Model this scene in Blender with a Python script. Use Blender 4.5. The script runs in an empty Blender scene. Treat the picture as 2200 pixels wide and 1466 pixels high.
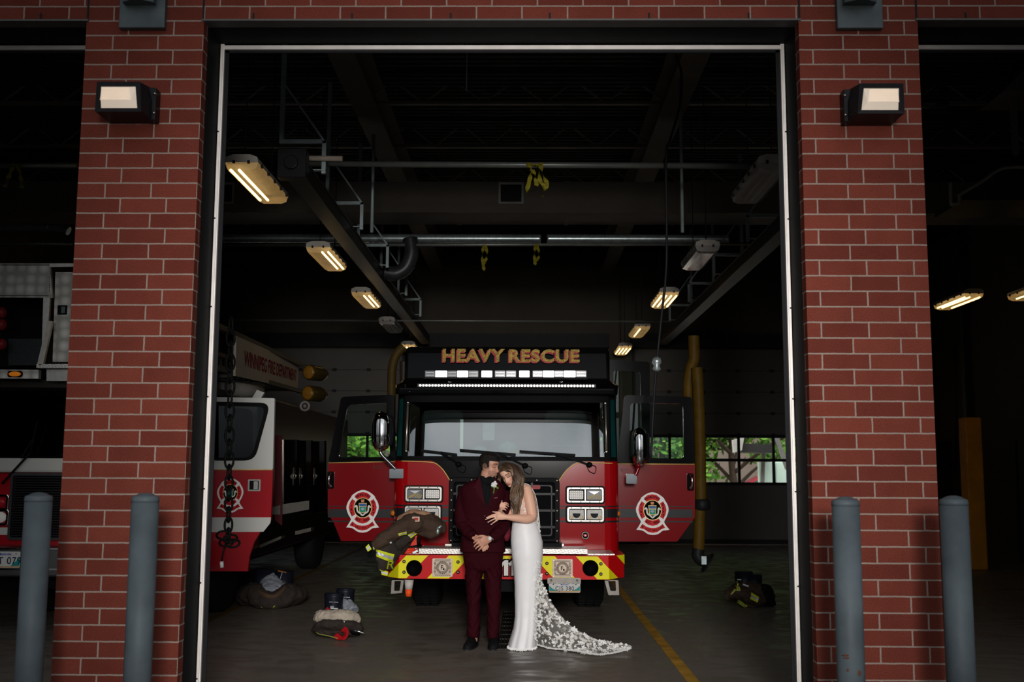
import bpy, bmesh, math, random
from mathutils import Vector, Matrix, noise
rnd = random.Random(11)
SC = bpy.context.scene
COL = SC.collection
V = Vector
# ------------------------------------------------------------------ camera geometry
FPX, W, H = 2300.0, 2200, 1466
CAMH = 1.67
VPX, VPY, ROLL = 1128.0, 1012.0, 0.0045
def _rot():
    d = Matrix.Rotation(ROLL, 3, 'Z') @ V(((VPX-W/2)/FPX, -(VPY-H/2)/FPX, -1))
    ph = math.atan(-d.y); th = math.atan2(d.x, math.hypot(1, d.y))
    return Matrix.Rotation(th, 3, 'Z') @ Matrix.Rotation(math.pi/2+ph, 3, 'X') @ Matrix.Rotation(ROLL, 3, 'Z')
CAMR = _rot()
CAMP = V((0, 0, CAMH))
def P(px, py, Y):
    "point seen at a photo coordinate, at depth Y in the place"
    d = CAMR @ V(((px-W/2)/FPX, -(py-H/2)/FPX, -1))
    return CAMP + d*(Y/d.y)
def G(px, py, z=0.0):
    d = CAMR @ V(((px-W/2)/FPX, -(py-H/2)/FPX, -1))
    return CAMP + d*((z-CAMH)/d.z)
def PP(pts, Y): return [P(a, b, Y) for a, b in pts]
def lerp(a, b, t): return a+(b-a)*t
def interp(tab, x):
    if x <= tab[0][0]: return tab[0][1]
    for (x0, y0), (x1, y1) in zip(tab, tab[1:]):
        if x <= x1:
            t = (x-x0)/(x1-x0); t = t*t*(3-2*t)*0.5 + t*0.5
            return lerp(y0, y1, t)
    return tab[-1][1]
def sstep(a, b, x):
    t = max(0, min(1, (x-a)/(b-a))); return t*t*(3-2*t)
def spline(pts, n):
    "Catmull-Rom through points (Vectors or tuples of floats), n samples"
    pts = [V(p) if not isinstance(p, Vector) else p for p in pts]
    out = []; m = len(pts)-1
    for i in range(n):
        u = i/(n-1)*m; k = min(int(u), m-1); t = u-k
        p0 = pts[max(k-1, 0)]; p1 = pts[k]; p2 = pts[k+1]; p3 = pts[min(k+2, m)]
        out.append(0.5*((2*p1)+(p2-p0)*t+(2*p0-5*p1+4*p2-p3)*t*t+(3*p1-p0-3*p2+p3)*t*t*t))
    return out
# ------------------------------------------------------------------ materials
def lin(r, g, b):
    f = lambda c: (c/255/12.92) if c/255 <= .04045 else ((c/255+.055)/1.055)**2.4
    return (f(r), f(g), f(b))
_m = {}
def M(name, rgb=(.5, .5, .5), rough=.5, metal=0, var=.12, scale=12, bump=0, bscale=60, emit=None, es=1, coat=0, spec=.16, trans=0, sheen=0, alpha=1):
    if name in _m: return _m[name]
    m = bpy.data.materials.new(name); m.use_nodes = True
    nt = m.node_tree; N = nt.nodes; L = nt.links
    b = N['Principled BSDF']
    tc = N.new('ShaderNodeTexCoord'); nz = N.new('ShaderNodeTexNoise'); nz.inputs['Scale'].default_value = scale; nz.inputs['Detail'].default_value = 4
    L.new(tc.outputs['Object'], nz.inputs['Vector'])
    cr = N.new('ShaderNodeValToRGB'); e = cr.color_ramp.elements
    e[0].position = .25; e[1].position = .75
    e[0].color = tuple(c*(1-var) for c in rgb)+(1,); e[1].color = tuple(min(1, c*(1+var)) for c in rgb)+(1,)
    L.new(nz.outputs['Fac'], cr.inputs['Fac']); L.new(cr.outputs['Color'], b.inputs['Base Color'])
    b.inputs['Roughness'].default_value = rough; b.inputs['Metallic'].default_value = metal
    b.inputs['Specular IOR Level'].default_value = spec
    b.inputs['Coat Weight'].default_value = coat; b.inputs['Coat Roughness'].default_value = .06
    b.inputs['Transmission Weight'].default_value = trans
    b.inputs['Sheen Weight'].default_value = sheen
    b.inputs['Alpha'].default_value = alpha
    if bump:
        n2 = N.new('ShaderNodeTexNoise'); n2.inputs['Scale'].default_value = bscale; n2.inputs['Detail'].default_value = 6
        bp = N.new('ShaderNodeBump'); bp.inputs['Strength'].default_value = bump; bp.inputs['Distance'].default_value = .01
        L.new(tc.outputs['Object'], n2.inputs['Vector']); L.new(n2.outputs['Fac'], bp.inputs['Height']); L.new(bp.outputs['Normal'], b.inputs['Normal'])
    if emit:
        b.inputs['Emission Color'].default_value = tuple(emit)+(1,); b.inputs['Emission Strength'].default_value = es
    _m[name] = m
    return m
def nodes(name):
    m = bpy.data.materials.new(name); m.use_nodes = True
    _m[name] = m
    return m, m.node_tree.nodes, m.node_tree.links, m.node_tree.nodes['Principled BSDF']
def glass_mat(name, tint=(.9, .95, .95), refl=.12, rough=.01):
    "thin glazing: reflects with the angle, otherwise lets light straight through"
    if name in _m: return _m[name]
    m, N, L, b = nodes(name)
    tr = N.new('ShaderNodeBsdfTransparent'); tr.inputs[0].default_value = tuple(tint)+(1,)
    gl = N.new('ShaderNodeBsdfGlossy'); gl.inputs['Roughness'].default_value = rough
    lw = N.new('ShaderNodeLayerWeight'); lw.inputs['Blend'].default_value = .35
    ma = N.new('ShaderNodeMath'); ma.operation = 'MULTIPLY_ADD'; ma.inputs[1].default_value = .6; ma.inputs[2].default_value = refl
    nz = N.new('ShaderNodeTexNoise'); nz.inputs['Scale'].default_value = 3
    cr = N.new('ShaderNodeValToRGB'); cr.color_ramp.elements[0].color = (.85, .9, .9, 1); cr.color_ramp.elements[1].color = (1, 1, 1, 1)
    mx = N.new('ShaderNodeMixShader')
    L.new(nz.outputs['Fac'], cr.inputs['Fac']); L.new(cr.outputs['Color'], gl.inputs['Color'])
    L.new(lw.outputs['Facing'], ma.inputs[0]); L.new(ma.outputs[0], mx.inputs[0])
    L.new(tr.outputs[0], mx.inputs[1]); L.new(gl.outputs[0], mx.inputs[2])
    L.new(mx.outputs[0], N['Material Output'].inputs[0])
    return m
# ------------------------------------------------------------------ mesh builder
class MB:
    def __init__(s): s.v = []; s.f = []; s.mi = []; s.sm = []; s.uv = None
    def add(s, vs, fs, mi=0, smooth=False):
        o = len(s.v); s.v += [V(p) for p in vs]
        for f in fs:
            s.f.append([i+o for i in f]); s.mi.append(mi); s.sm.append(smooth)
        return s
    def join(s, o, mi=None):
        k = len(s.v); s.v += o.v
        for f, m, sm in zip(o.f, o.mi, o.sm):
            s.f.append([i+k for i in f]); s.mi.append(m if mi is None else mi); s.sm.append(sm)
        return s
    def box(s, c, d, mi=0, rot=None):
        x, y, z = [a/2 for a in d]
        vs = [V(p) for p in ((-x,-y,-z),(x,-y,-z),(x,y,-z),(-x,y,-z),(-x,-y,z),(x,-y,z),(x,y,z),(-x,y,z))]
        if rot is not None: vs = [rot @ p for p in vs]
        return s.add([p+V(c) for p in vs], [(0,3,2,1),(4,5,6,7),(0,1,5,4),(1,2,6,5),(2,3,7,6),(3,0,4,7)], mi)
    def bx(s, x0, x1, y0, y1, z0, z1, mi=0):
        return s.box(((x0+x1)/2, (y0+y1)/2, (z0+z1)/2), (abs(x1-x0), abs(y1-y0), abs(z1-z0)), mi)
    def bar(s, p, q, w, h, mi=0, up=(0, 0, 1)):
        p, q = V(p), V(q); d = (q-p); l = d.length; d.normalize(); u = V(up)
        if abs(d.dot(u)) > .95: u = V((0, 1, 0))
        a = d.cross(u).normalized(); b = a.cross(d)
        R = Matrix((a, d, b)).transposed()
        return s.box((p+q)/2, (w, l, h), mi, R)
    def tube(s, pts, r, seg=12, mi=0, caps=True, smooth=True, closed=False, up=None):
        pts = [V(p) for p in pts]; n = len(pts)
        if not isinstance(r, (list, tuple)): r = [r]*n
        rings = []; prev = None
        for i in range(n):
            if closed: d = pts[(i+1) % n]-pts[i-1]
            else: d = pts[min(i+1, n-1)]-pts[max(i-1, 0)]
            d.normalize()
            if prev is None:
                u = V(up) if up else (V((0, 0, 1)) if abs(d.z) < .9 else V((0, 1, 0)))
                a = d.cross(u).normalized()
            else:
                a = prev - d*prev.dot(d); a.normalize()
            prev = a; b = a.cross(d)
            ra, rb = r[i] if isinstance(r[i], (tuple, list)) else (r[i], r[i])
            rings.append([pts[i]+a*(ra*math.cos(t))+b*(rb*math.sin(t)) for t in [2*math.pi*k/seg for k in range(seg)]])
        return s.loft(rings, mi, caps and not closed, smooth, closed)
    def loft(s, rings, mi=0, caps=True, smooth=True, closed=False):
        n = len(rings); m = len(rings[0]); vs = [p for r in rings for p in r]; fs = []
        for i in range(n if closed else n-1):
            j = (i+1) % n
            for k in range(m):
                l = (k+1) % m; fs.append((i*m+k, i*m+l, j*m+l, j*m+k))
        s.add(vs, fs, mi, smooth)
        if caps:
            o = len(s.v)-len(vs)
            s.f.append([o+k for k in range(m)][::-1]); s.mi.append(mi); s.sm.append(False)
            s.f.append([o+(n-1)*m+k for k in range(m)]); s.mi.append(mi); s.sm.append(False)
        return s
    def cyl(s, p, q, r, seg=20, mi=0, r2=None):
        return s.tube([p, q], [r, r if r2 is None else r2], seg, mi)
    def grid(s, fn, nu, nv, mi=0, smooth=True):
        vs = [fn(i/(nu-1), j/(nv-1)) for i in range(nu) for j in range(nv)]
        return s.add(vs, [(i*nv+j, (i+1)*nv+j, (i+1)*nv+j+1, i*nv+j+1) for i in range(nu-1) for j in range(nv-1)], mi, smooth)
    def ell(s, c, r, mi=0, seg=20, rings=12, rot=None):
        c = V(c); rs = []
        if not isinstance(r, (tuple, list)): r = (r, r, r)
        for i in range(rings+1):
            t = -math.pi/2+math.pi*(i/rings)*.998+.001
            ring = []
            for k in range(seg):
                a = 2*math.pi*k/seg; p = V((r[0]*math.cos(t)*math.cos(a), r[1]*math.cos(t)*math.sin(a), r[2]*math.sin(t)))
                ring.append(c+(rot @ p if rot is not None else p))
            rs.append(ring)
        return s.loft(rs, mi)
    def prism(s, pts, ext, mi=0, mside=None, smooth=False):
        pts = [V(p) for p in pts]; e = V(ext); n = len(pts)
        s.add(pts+[p+e for p in pts], [list(range(n)), list(range(2*n-1, n-1, -1))], mi)
        s.add(pts+[p+e for p in pts], [(i, i+n, (i+1) % n+n, (i+1) % n) for i in range(n)], mi if mside is None else mside, smooth)
        return s
    def frame(s, outer, inner, ext, mi=0):
        outer = [V(p) for p in outer]; inner = [V(p) for p in inner]; e = V(ext); n = len(outer)
        vs = outer+inner+[p+e for p in outer]+[p+e for p in inner]; fs = []
        for i in range(n):
            j = (i+1) % n
            fs += [(i, j, n+j, n+i), (2*n+i, 3*n+i, 3*n+j, 2*n+j), (i, 2*n+i, 2*n+j, j), (n+i, n+j, 3*n+j, 3*n+i)]
        return s.add(vs, fs, mi)
    def ring(s, c, ax, R, r, mi=0, seg=32, sg=8):
        c = V(c); ax = V(ax).normalized(); u = ax.orthogonal().normalized(); w = ax.cross(u)
        return s.tube([c+u*(R*math.cos(t))+w*(R*math.sin(t)) for t in [2*math.pi*k/seg for k in range(seg)]], r, sg, mi, closed=True)
    def lathe(s, c, ax, prof, mi=0, seg=28, caps=True):
        c = V(c); ax = V(ax).normalized(); u = ax.orthogonal().normalized(); w = ax.cross(u)
        return s.loft([[c+ax*h+u*(r*math.cos(t))+w*(r*math.sin(t)) for t in [2*math.pi*k/seg for k in range(seg)]] for r, h in prof], mi, caps)
    def mesh(s, name='m'):
        me = bpy.data.meshes.new(name); me.from_pydata([tuple(p) for p in s.v], [], s.f); 
        me.polygons.foreach_set('material_index', s.mi); me.polygons.foreach_set('use_smooth', s.sm)
        me.update(); return me
    def pieces(s):
        "split into connected pieces"
        par = list(range(len(s.v)))
        def find(a):
            while par[a] != a: par[a] = par[par[a]]; a = par[a]
            return a
        for f in s.f:
            r = find(f[0])
            for i in f[1:]: par[find(i)] = r
        key = {}
        for p, i in ((p, i) for i, p in enumerate(s.v)):     # prism caps and sides share places, not vertices
            k = (round(p.x, 5), round(p.y, 5), round(p.z, 5))
            if k in key: par[find(i)] = find(key[k])
            else: key[k] = i
        out = {}
        for n, f in enumerate(s.f): out.setdefault(find(f[0]), []).append(n)
        res = []
        for fl in out.values():
            m = MB(); mp = {}
            for n in fl:
                for i in s.f[n]:
                    if i not in mp: mp[i] = len(m.v); m.v.append(s.v[i])
                m.f.append([mp[i] for i in s.f[n]]); m.mi.append(s.mi[n]); m.sm.append(s.sm[n])
            res.append(m)
        return res
    def build_each(s, name, mats, parent=None, bevel=0, fix=True, **tags):
        return [m.build(name, mats, parent, bevel, fix, **tags) for m in s.pieces()]
    def build(s, name, mats, parent=None, bevel=0, fix=True, **tags):
        me = s.mesh(name)
        if fix:
            bm = bmesh.new(); bm.from_mesh(me); bmesh.ops.recalc_face_normals(bm, faces=bm.faces[:]); bm.to_mesh(me); bm.free()
        return finish(me, name, mats, parent, bevel, **tags)
def finish(me, name, mats, parent=None, bevel=0, **tags):
    for m in (mats if isinstance(mats, (list, tuple)) else [mats]): me.materials.append(m)
    o = bpy.data.objects.new(name, me); COL.objects.link(o)
    if parent is not None: attach(o, parent)
    if bevel:
        b = o.modifiers.new('edge', 'BEVEL'); b.width = bevel; b.segments = 2; b.limit_method = 'ANGLE'
    for k, v in tags.items(): o[k] = v
    return o
def attach(o, parent):
    o.parent = parent
    o.matrix_parent_inverse = Matrix.Translation(root_loc(parent)).inverted()
def root_loc(p):
    t = V(p.location)
    # parts built in place keep location zero, so only the thing's own base counts
    while p.parent is not None:
        p = p.parent; 
        if p.parent is None: t = V((0, 0, 0))
    return t if p.type == 'EMPTY' and p.parent is None and t.length else t
def thing(name, loc, label, category, group=None, kind=None):
    o = bpy.data.objects.new(name, None); COL.objects.link(o); o.location = V(loc); o.empty_display_size = .1
    o['label'] = label; o['category'] = category
    if group: o['group'] = group
    if kind: o['kind'] = kind
    return o
def copy_tree(root, loc, label=None, rotz=0):
    r = root.copy(); COL.objects.link(r); r.location = V(loc); r.rotation_euler[2] = rotz
    if label: r['label'] = label
    mp = {root.name: r}
    def rec(a, b):
        for ch in [c for c in bpy.data.objects if c.parent == a]:
            c = ch.copy(); COL.objects.link(c); c.parent = b; c.matrix_parent_inverse = ch.matrix_parent_inverse.copy(); rec(ch, c)
    rec(root, r); return r
ST = dict(kind='structure')
_gl = {}
def glyphs(s, bold, align, spacing):
    k = (s, bold, align, spacing)
    if k not in _gl:
        cu = bpy.data.curves.new('t', 'FONT'); cu.body = s; cu.size = 1; cu.align_x = align; cu.align_y = 'CENTER'
        cu.offset = bold; cu.extrude = .5; cu.space_character = spacing; cu.resolution_u = 4
        o = bpy.data.objects.new('t', cu); COL.objects.link(o)
        dg = bpy.context.evaluated_depsgraph_get(); dg.update()
        me = bpy.data.meshes.new_from_object(o.evaluated_get(dg))
        _gl[k] = ([V(v.co) for v in me.vertices], [list(p.vertices) for p in me.polygons])
        bpy.data.objects.remove(o); bpy.data.curves.remove(cu); bpy.data.meshes.remove(me)
    return _gl[k]
for _c in 'WINPEGST.182HOLDFARB':
    glyphs(_c, .02, 'CENTER', 1.0)
def text_mb(mb, s, size, origin, xd=(1, 0, 0), yd=(0, 0, 1), mi=0, bold=0, align='CENTER', depth=.002, sx=1.0, spacing=1.0):
    vs, fs = glyphs(s, bold, align, spacing)
    xd = V(xd).normalized(); yd = V(yd).normalized(); zd = xd.cross(yd); org = V(origin)
    mb.add([org+xd*(v.x*sx*size)+yd*(v.y*size)+zd*(v.z*depth) for v in vs], fs, mi)
    return mb
def rpoly(pts, r, seg=5):
    "round the corners of a polygon of 3-D points lying in a plane"
    pts = [V(p) for p in pts]; n = len(pts); out = []
    rs = r if isinstance(r, (list, tuple)) else [r]*n
    for i in range(n):
        a, b, c = pts[i-1], pts[i], pts[(i+1) % n]; k = min(rs[i], (a-b).length*.45, (c-b).length*.45)
        p, q = b+(a-b).normalized()*k, b+(c-b).normalized()*k
        for j in range(seg+1):
            t = j/seg; out.append(p*(1-t)**2+b*2*t*(1-t)+q*t*t)
    return out
def rrect(c, w, h, r, seg=5, n=(0, -1, 0)):
    c = V(c); return rpoly([c+V((-w/2, 0, -h/2)), c+V((w/2, 0, -h/2)), c+V((w/2, 0, h/2)), c+V((-w/2, 0, h/2))], r, seg)
def remesh(mb, vox, smooth=2, name='r'):
    me = mb.mesh(name); o = bpy.data.objects.new(name, me); ts = bpy.data.scenes.new('work'); ts.collection.objects.link(o)
    md = o.modifiers.new('r', 'REMESH'); md.mode = 'VOXEL'; md.voxel_size = vox; md.use_smooth_shade = True
    if smooth:
        sm = o.modifiers.new('s', 'SMOOTH'); sm.iterations = smooth; sm.factor = .5
    vl = ts.view_layers[0]; vl.update()
    out = bpy.data.meshes.new_from_object(o.evaluated_get(vl.depsgraph)); out.materials.clear()
    bpy.data.objects.remove(o); bpy.data.scenes.remove(ts); bpy.data.meshes.remove(me)
    for p in out.polygons: p.use_smooth = True; p.material_index = 0
    return out
from mathutils.bvhtree import BVHTree
def bvh_of(meshes):
    vs, fs = [], []
    for me in meshes:
        k = len(vs); vs += [V(v.co) for v in me.vertices]; fs += [[i+k for i in p.vertices] for p in me.polygons]
    return BVHTree.FromPolygons(vs, fs)
def drape(bv, p, off=.006):
    "lay a point on the cloth in front of it"
    h = bv.ray_cast(V((p.x, p.y-1.2, p.z)), V((0, 1, 0)), 2.4)[0]
    return V((p.x, h.y-off, p.z)) if h is not None else p
def cut(me, fn):
    "delete faces whose centre satisfies fn"
    bm = bmesh.new(); bm.from_mesh(me)
    dead = [f for f in bm.faces if fn(f.calc_center_median())]
    bmesh.ops.delete(bm, geom=dead, context='FACES'); bm.to_mesh(me); bm.free(); return me
# ================================================================== setting
YW = 6.85                      # front face of the brick
YB = YW+.10                    # back of the brick return
YI = YW+.40                    # inner face of the steel jamb
def avx(a, b): return (P(a[0], a[1], YW).x+P(b[0], b[1], YW).x)/2
XLL = avx((188, 45), (107, 1466)); XLR = avx((437, 50), (382, 1460))
XRL = avx((1716, 50), (1756, 1460)); XRR = avx((1970.6, 50), (2032.7, 1460))
ZL = P(1078, 43.5, YW).z
BW, BH = .3048, .1016
# brick ------------------------------------------------------------
def brick_mat():
    m, N, L, b = nodes('red_brick')
    uv = N.new('ShaderNodeUVMap')
    mp = N.new('ShaderNodeMapping'); 
    mp.inputs['Location'].default_value = (BRU, BRV, 0)
    br = N.new('ShaderNodeTexBrick'); br.offset = .34; br.offset_frequency = 2; br.squash = 1
    br.inputs['Scale'].default_value = 1; br.inputs['Brick Width'].default_value = BW; br.inputs['Row Height'].default_value = BH
    br.inputs['Mortar Size'].default_value = .0056; br.inputs['Mortar Smooth'].default_value = .15; br.inputs['Bias'].default_value = 0
    br.inputs['Color1'].default_value = (.172, .042, .028, 1); br.inputs['Color2'].default_value = (.122, .029, .020, 1); br.inputs['Mortar'].default_value = (.29, .225, .19, 1)
    L.new(uv.outputs[0], mp.inputs['Vector'])
    nw = N.new('ShaderNodeTexNoise'); nw.inputs['Scale'].default_value = 25; 
    wob = N.new('ShaderNodeVectorMath'); wob.operation = 'MULTIPLY_ADD'; wob.inputs[1].default_value = (.004, .004, 0)
    L.new(mp.outputs[0], nw.inputs['Vector']); L.new(nw.outputs['Color'], wob.inputs[0]); L.new(mp.outputs[0], wob.inputs[2])
    L.new(wob.outputs[0], br.inputs['Vector'])
    nz = N.new('ShaderNodeTexNoise'); nz.inputs['Scale'].default_value = 160; nz.inputs['Detail'].default_value = 5; L.new(uv.outputs[0], nz.inputs['Vector'])
    n3 = N.new('ShaderNodeTexNoise'); n3.inputs['Scale'].default_value = 6; n3.inputs['Detail'].default_value = 4; L.new(uv.outputs[0], n3.inputs['Vector'])
    cr = N.new('ShaderNodeValToRGB'); cr.color_ramp.elements[0].position = .3; cr.color_ramp.elements[0].color = (.55, .5, .5, 1); cr.color_ramp.elements[1].position = .55; cr.color_ramp.elements[1].color = (1.05, 1.05, 1.05, 1)
    L.new(nz.outputs['Fac'], cr.inputs['Fac'])
    c3 = N.new('ShaderNodeValToRGB'); c3.color_ramp.elements[0].color = (.75, .72, .72, 1); c3.color_ramp.elements[1].color = (1.2, 1.2, 1.2, 1); L.new(n3.outputs['Fac'], c3.inputs['Fac'])
    mu = N.new('ShaderNodeMix'); mu.data_type = 'RGBA'; mu.blend_type = 'MULTIPLY'; mu.inputs[0].default_value = .8
    L.new(br.outputs['Color'], mu.inputs[6]); L.new(cr.outputs['Color'], mu.inputs[7])
    m2 = N.new('ShaderNodeMix'); m2.data_type = 'RGBA'; m2.blend_type = 'MULTIPLY'; m2.inputs[0].default_value = .8
    L.new(mu.outputs[2], m2.inputs[6]); L.new(c3.outputs['Color'], m2.inputs[7]); L.new(m2.outputs[2], b.inputs['Base Color'])
    b.inputs['Roughness'].default_value = .9; b.inputs['Specular IOR Level'].default_value = .05
    bp = N.new('ShaderNodeBump'); bp.inputs['Strength'].default_value = .7; bp.inputs['Distance'].default_value = .006; bp.invert = True
    ad = N.new('ShaderNodeMath'); ad.operation = 'MULTIPLY_ADD'; ad.inputs[1].default_value = -.25
    L.new(nz.outputs['Fac'], ad.inputs[0]); L.new(br.outputs['Fac'], ad.inputs[2]); L.new(ad.outputs[0], bp.inputs['Height']); L.new(bp.outputs['Normal'], b.inputs['Normal'])
    return m
# bed joint seen under the scupper plate and a head joint in the course below it set the bond
BRV = -(P(1800, 74.7, YW).z) % BH
_row = math.floor((P(1800, 90, YW).z+BRV)/BH)
BRU = -(P(1780, 90, YW).x) % BW
if _row % 2 == 0: BRU += .34*BW     # that course carries the shift
BRICK = brick_mat()
STEEL = M('charcoal_steel', (.0075, .009, .0105), .6, 0, .3, 7, .1, 40, None, 1, 0, .05)
STRIP = M("weather_strip", (.85, .80, .76), .4, .2, .1, 9)
def uvmesh(mb):
    me = mb.mesh('b'); bm = bmesh.new(); bm.from_mesh(me); bmesh.ops.recalc_face_normals(bm, faces=bm.faces[:])
    ul = bm.loops.layers.uv.new('UVMap')
    for f in bm.faces:
        n = f.normal
        for l in f.loops:
            c = l.vert.co
            l[ul].uv = (c.y-YW, c.z) if abs(n.x) > .7 else ((c.x, c.z) if abs(n.y) > .7 else (c.x, c.y))
    bm.to_mesh(me); bm.free(); return me
ZTOP = 7.0
piers = [(-9.6, -6.7), (XLL, XLR), (XRL, XRR), (6.45, 9.4)]
for i, (a, b) in enumerate(piers):
    mb = MB(); mb.bx(a, b, YW, YB, 0, ZL)
    finish(uvmesh(mb), 'wall_front_pier', BRICK, label='red brick pier of the front wall', **ST)
    mb = MB(); mb.bx(a+.004, b-.004, YB, YI, 0, ZL); mb.build('wall_front_core', STEEL, **ST)
mb = MB(); mb.bx(-9.6, 9.4, YW, YB, ZL, ZTOP); finish(uvmesh(mb), 'wall_front_lintel', BRICK, **ST)
mb = MB(); mb.bx(-9.6, 9.4, YB, YI, ZL, ZTOP); mb.build('wall_front_header', STEEL, **ST)
JNT = M('dark_sealant', (.012, .012, .014), .7)
FLASH = M('lintel_flashing', (.10, .095, .09), .5, .4)
for k, (a, b) in enumerate([(-6.7, XLL), (XLR, XRL), (XRR, 6.45)]):
    mb = MB(); mb.bx(a-.015, b+.015, YW-.012, YB, ZL-.006, ZL+.006); mb.build('trim_lintel_flashing', FLASH, **ST)
    mb = MB()
    for x in (a-.006, b+.006): mb.bx(x-.006, x+.006, YW-.004, YW+.01, ZL+.006, ZTOP)
    n = 6
    for i in range(n):
        x = lerp(a, b, (i+.5)/n); mb.bx(x-.006, x+.006, YW-.004, YW+.01, ZL+.008, ZL+.05)
    mb.build('trim_control_joint', JNT, **ST)
    # white weather strip round the inside of the opening, with a dark seal lip
    w = .026
    mb = MB()
    mb.bx(a, a+w, YI, YI+.03, 0, ZL); mb.bx(b-w, b, YI, YI+.03, 0, ZL); mb.bx(a+w, b-w, YI, YI+.03, ZL-w-.012, ZL-.01)
    mb.bx(a+w*.2, a+w*.75, YI-.012, YI, 0, ZL-.02); mb.bx(b-w*.75, b-w*.2, YI-.012, YI, 0, ZL-.02)
    for z in [i*.62+.3 for i in range(7)]:
        for x in (a+w*.3, b-w*.3): mb.cyl((x, YI-.014, z), (x, YI-.01, z), .006, 8, 1)
    mb.build('trim_weather_strip', [STRIP, JNT], **ST)
    mb = MB(); mb.bx(a+w, a+w+.03, YI+.02, YI+.03, 0, ZL-w); mb.bx(b-w-.03, b-w, YI+.02, YI+.03, 0, ZL-w); mb.bx(a+w, b-w, YI+.02, YI+.03, ZL-w-.03, ZL-w-.012)
    mb.build('trim_seal_lip', JNT, **ST)
# floor --------------------------------------------------------------
def floor_mat():
    m, N, L, b = nodes('station_concrete')
    tc = N.new('ShaderNodeTexCoord')
    def nz(s, d=5, dist=0, vec=None):
        n = N.new('ShaderNodeTexNoise'); n.inputs['Scale'].default_value = s; n.inputs['Detail'].default_value = d; n.inputs['Distortion'].default_value = dist
        L.new(vec or tc.outputs['Object'], n.inputs['Vector']); return n
    mp = N.new('ShaderNodeMapping'); mp.inputs['Scale'].default_value = (1, 1.5, 1); L.new(tc.outputs['Object'], mp.inputs['Vector'])
    a = nz(.9, 6, .4); s = nz(3.0, 6, .8, mp.outputs[0]); f = nz(40, 5)
    cr = N.new('ShaderNodeValToRGB'); e = cr.color_ramp.elements; e[0].position = .36; e[0].color = (.040, .034, .029, 1); e[1].position = .66; e[1].color = (.165, .14, .118, 1)
    ad = N.new('ShaderNodeMath'); ad.operation = 'MULTIPLY_ADD'; ad.inputs[1].default_value = .35; L.new(s.outputs['Fac'], ad.inputs[0])
    a2 = N.new('ShaderNodeMath'); a2.operation = 'MULTIPLY_ADD'; a2.inputs[1].default_value = .5; L.new(a.outputs['Fac'], a2.inputs[0]); L.new(ad.outputs[0], a2.inputs[2])
    a3 = N.new('ShaderNodeMath'); a3.operation = 'MULTIPLY_ADD'; a3.inputs[1].default_value = .18; L.new(f.outputs['Fac'], a3.inputs[0]); L.new(a2.outputs[0], a3.inputs[2])
    L.new(a3.outputs[0], cr.inputs['Fac']); L.new(cr.outputs['Color'], b.inputs['Base Color'])
    rr = N.new('ShaderNodeValToRGB'); rr.color_ramp.elements[0].position = .38; rr.color_ramp.elements[0].color = (.28,)*3+(1,); rr.color_ramp.elements[1].position = .6; rr.color_ramp.elements[1].color = (.62,)*3+(1,)
    L.new(s.outputs['Fac'], rr.inputs['Fac']); L.new(rr.outputs['Color'], b.inputs['Roughness'])
    b.inputs['Specular IOR Level'].default_value = .35
    bp = N.new('ShaderNodeBump'); bp.inputs['Strength'].default_value = .25; bp.inputs['Distance'].default_value = .01; L.new(a3.outputs[0], bp.inputs['Height']); L.new(bp.outputs['Normal'], b.inputs['Normal'])
    return m
YR = 25.6                                   # rear wall
mb = MB(); mb.bx(-9.6, 9.4, YW, YR+.3, -.2, 0); mb.build('floor', floor_mat(), **ST)
mb = MB(); mb.bx(-30, 30, -30, YW, -.2, -.004); mb.build('ground_apron', M('apron_concrete', (.26, .25, .24), .8, 0, .2, 3), **ST)
YEL = M('worn_yellow_paint', (.42, .22, .03), .6, 0, .45, 5)
for pts in [((1345, 1283), (1488, 1466))]:
    a, b = G(*pts[0]), G(*pts[1]); x = (a.x+b.x)/2
    mb = MB(); mb.bx(x-.05, x+.05, YI, YR-1, 0, .003); mb.build('floor_marking', YEL, **ST)
xl = G(465, 1326).x
mb = MB(); mb.bx(xl-.05, xl+.05, YI, YR-1, 0, .003); mb.build('floor_marking', M('faded_yellow_paint', (.14, .085, .02), .6, 0, .4, 5), **ST)
# shell ----------------------------------------------------------------
WALLM = M('painted_block_wall', (.075, .066, .052), .8, 0, .08, 2)
CEIL = M('dark_metal_deck', (.035, .03, .026), .7, .2, .2, 3)
mb = MB(); mb.bx(-9.9, -9.6, YW, YR+.3, 0, ZTOP); mb.build('wall_left', WALLM, **ST)
mb = MB(); mb.bx(9.4, 9.7, YW, YR+.3, 0, ZTOP); mb.build('wall_right', WALLM, **ST)
mb = MB(); mb.bx(-9.9, 9.7, YW, YR+.3, ZTOP, ZTOP+.25)
for i in range(0, 120):                                  # ribs of the roof deck
    y = 7.4+i*.152; mb.bx(-9.6, 9.4, y, y+.07, ZTOP-.05, ZTOP)
mb.build('ceiling', CEIL, **ST)
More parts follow.
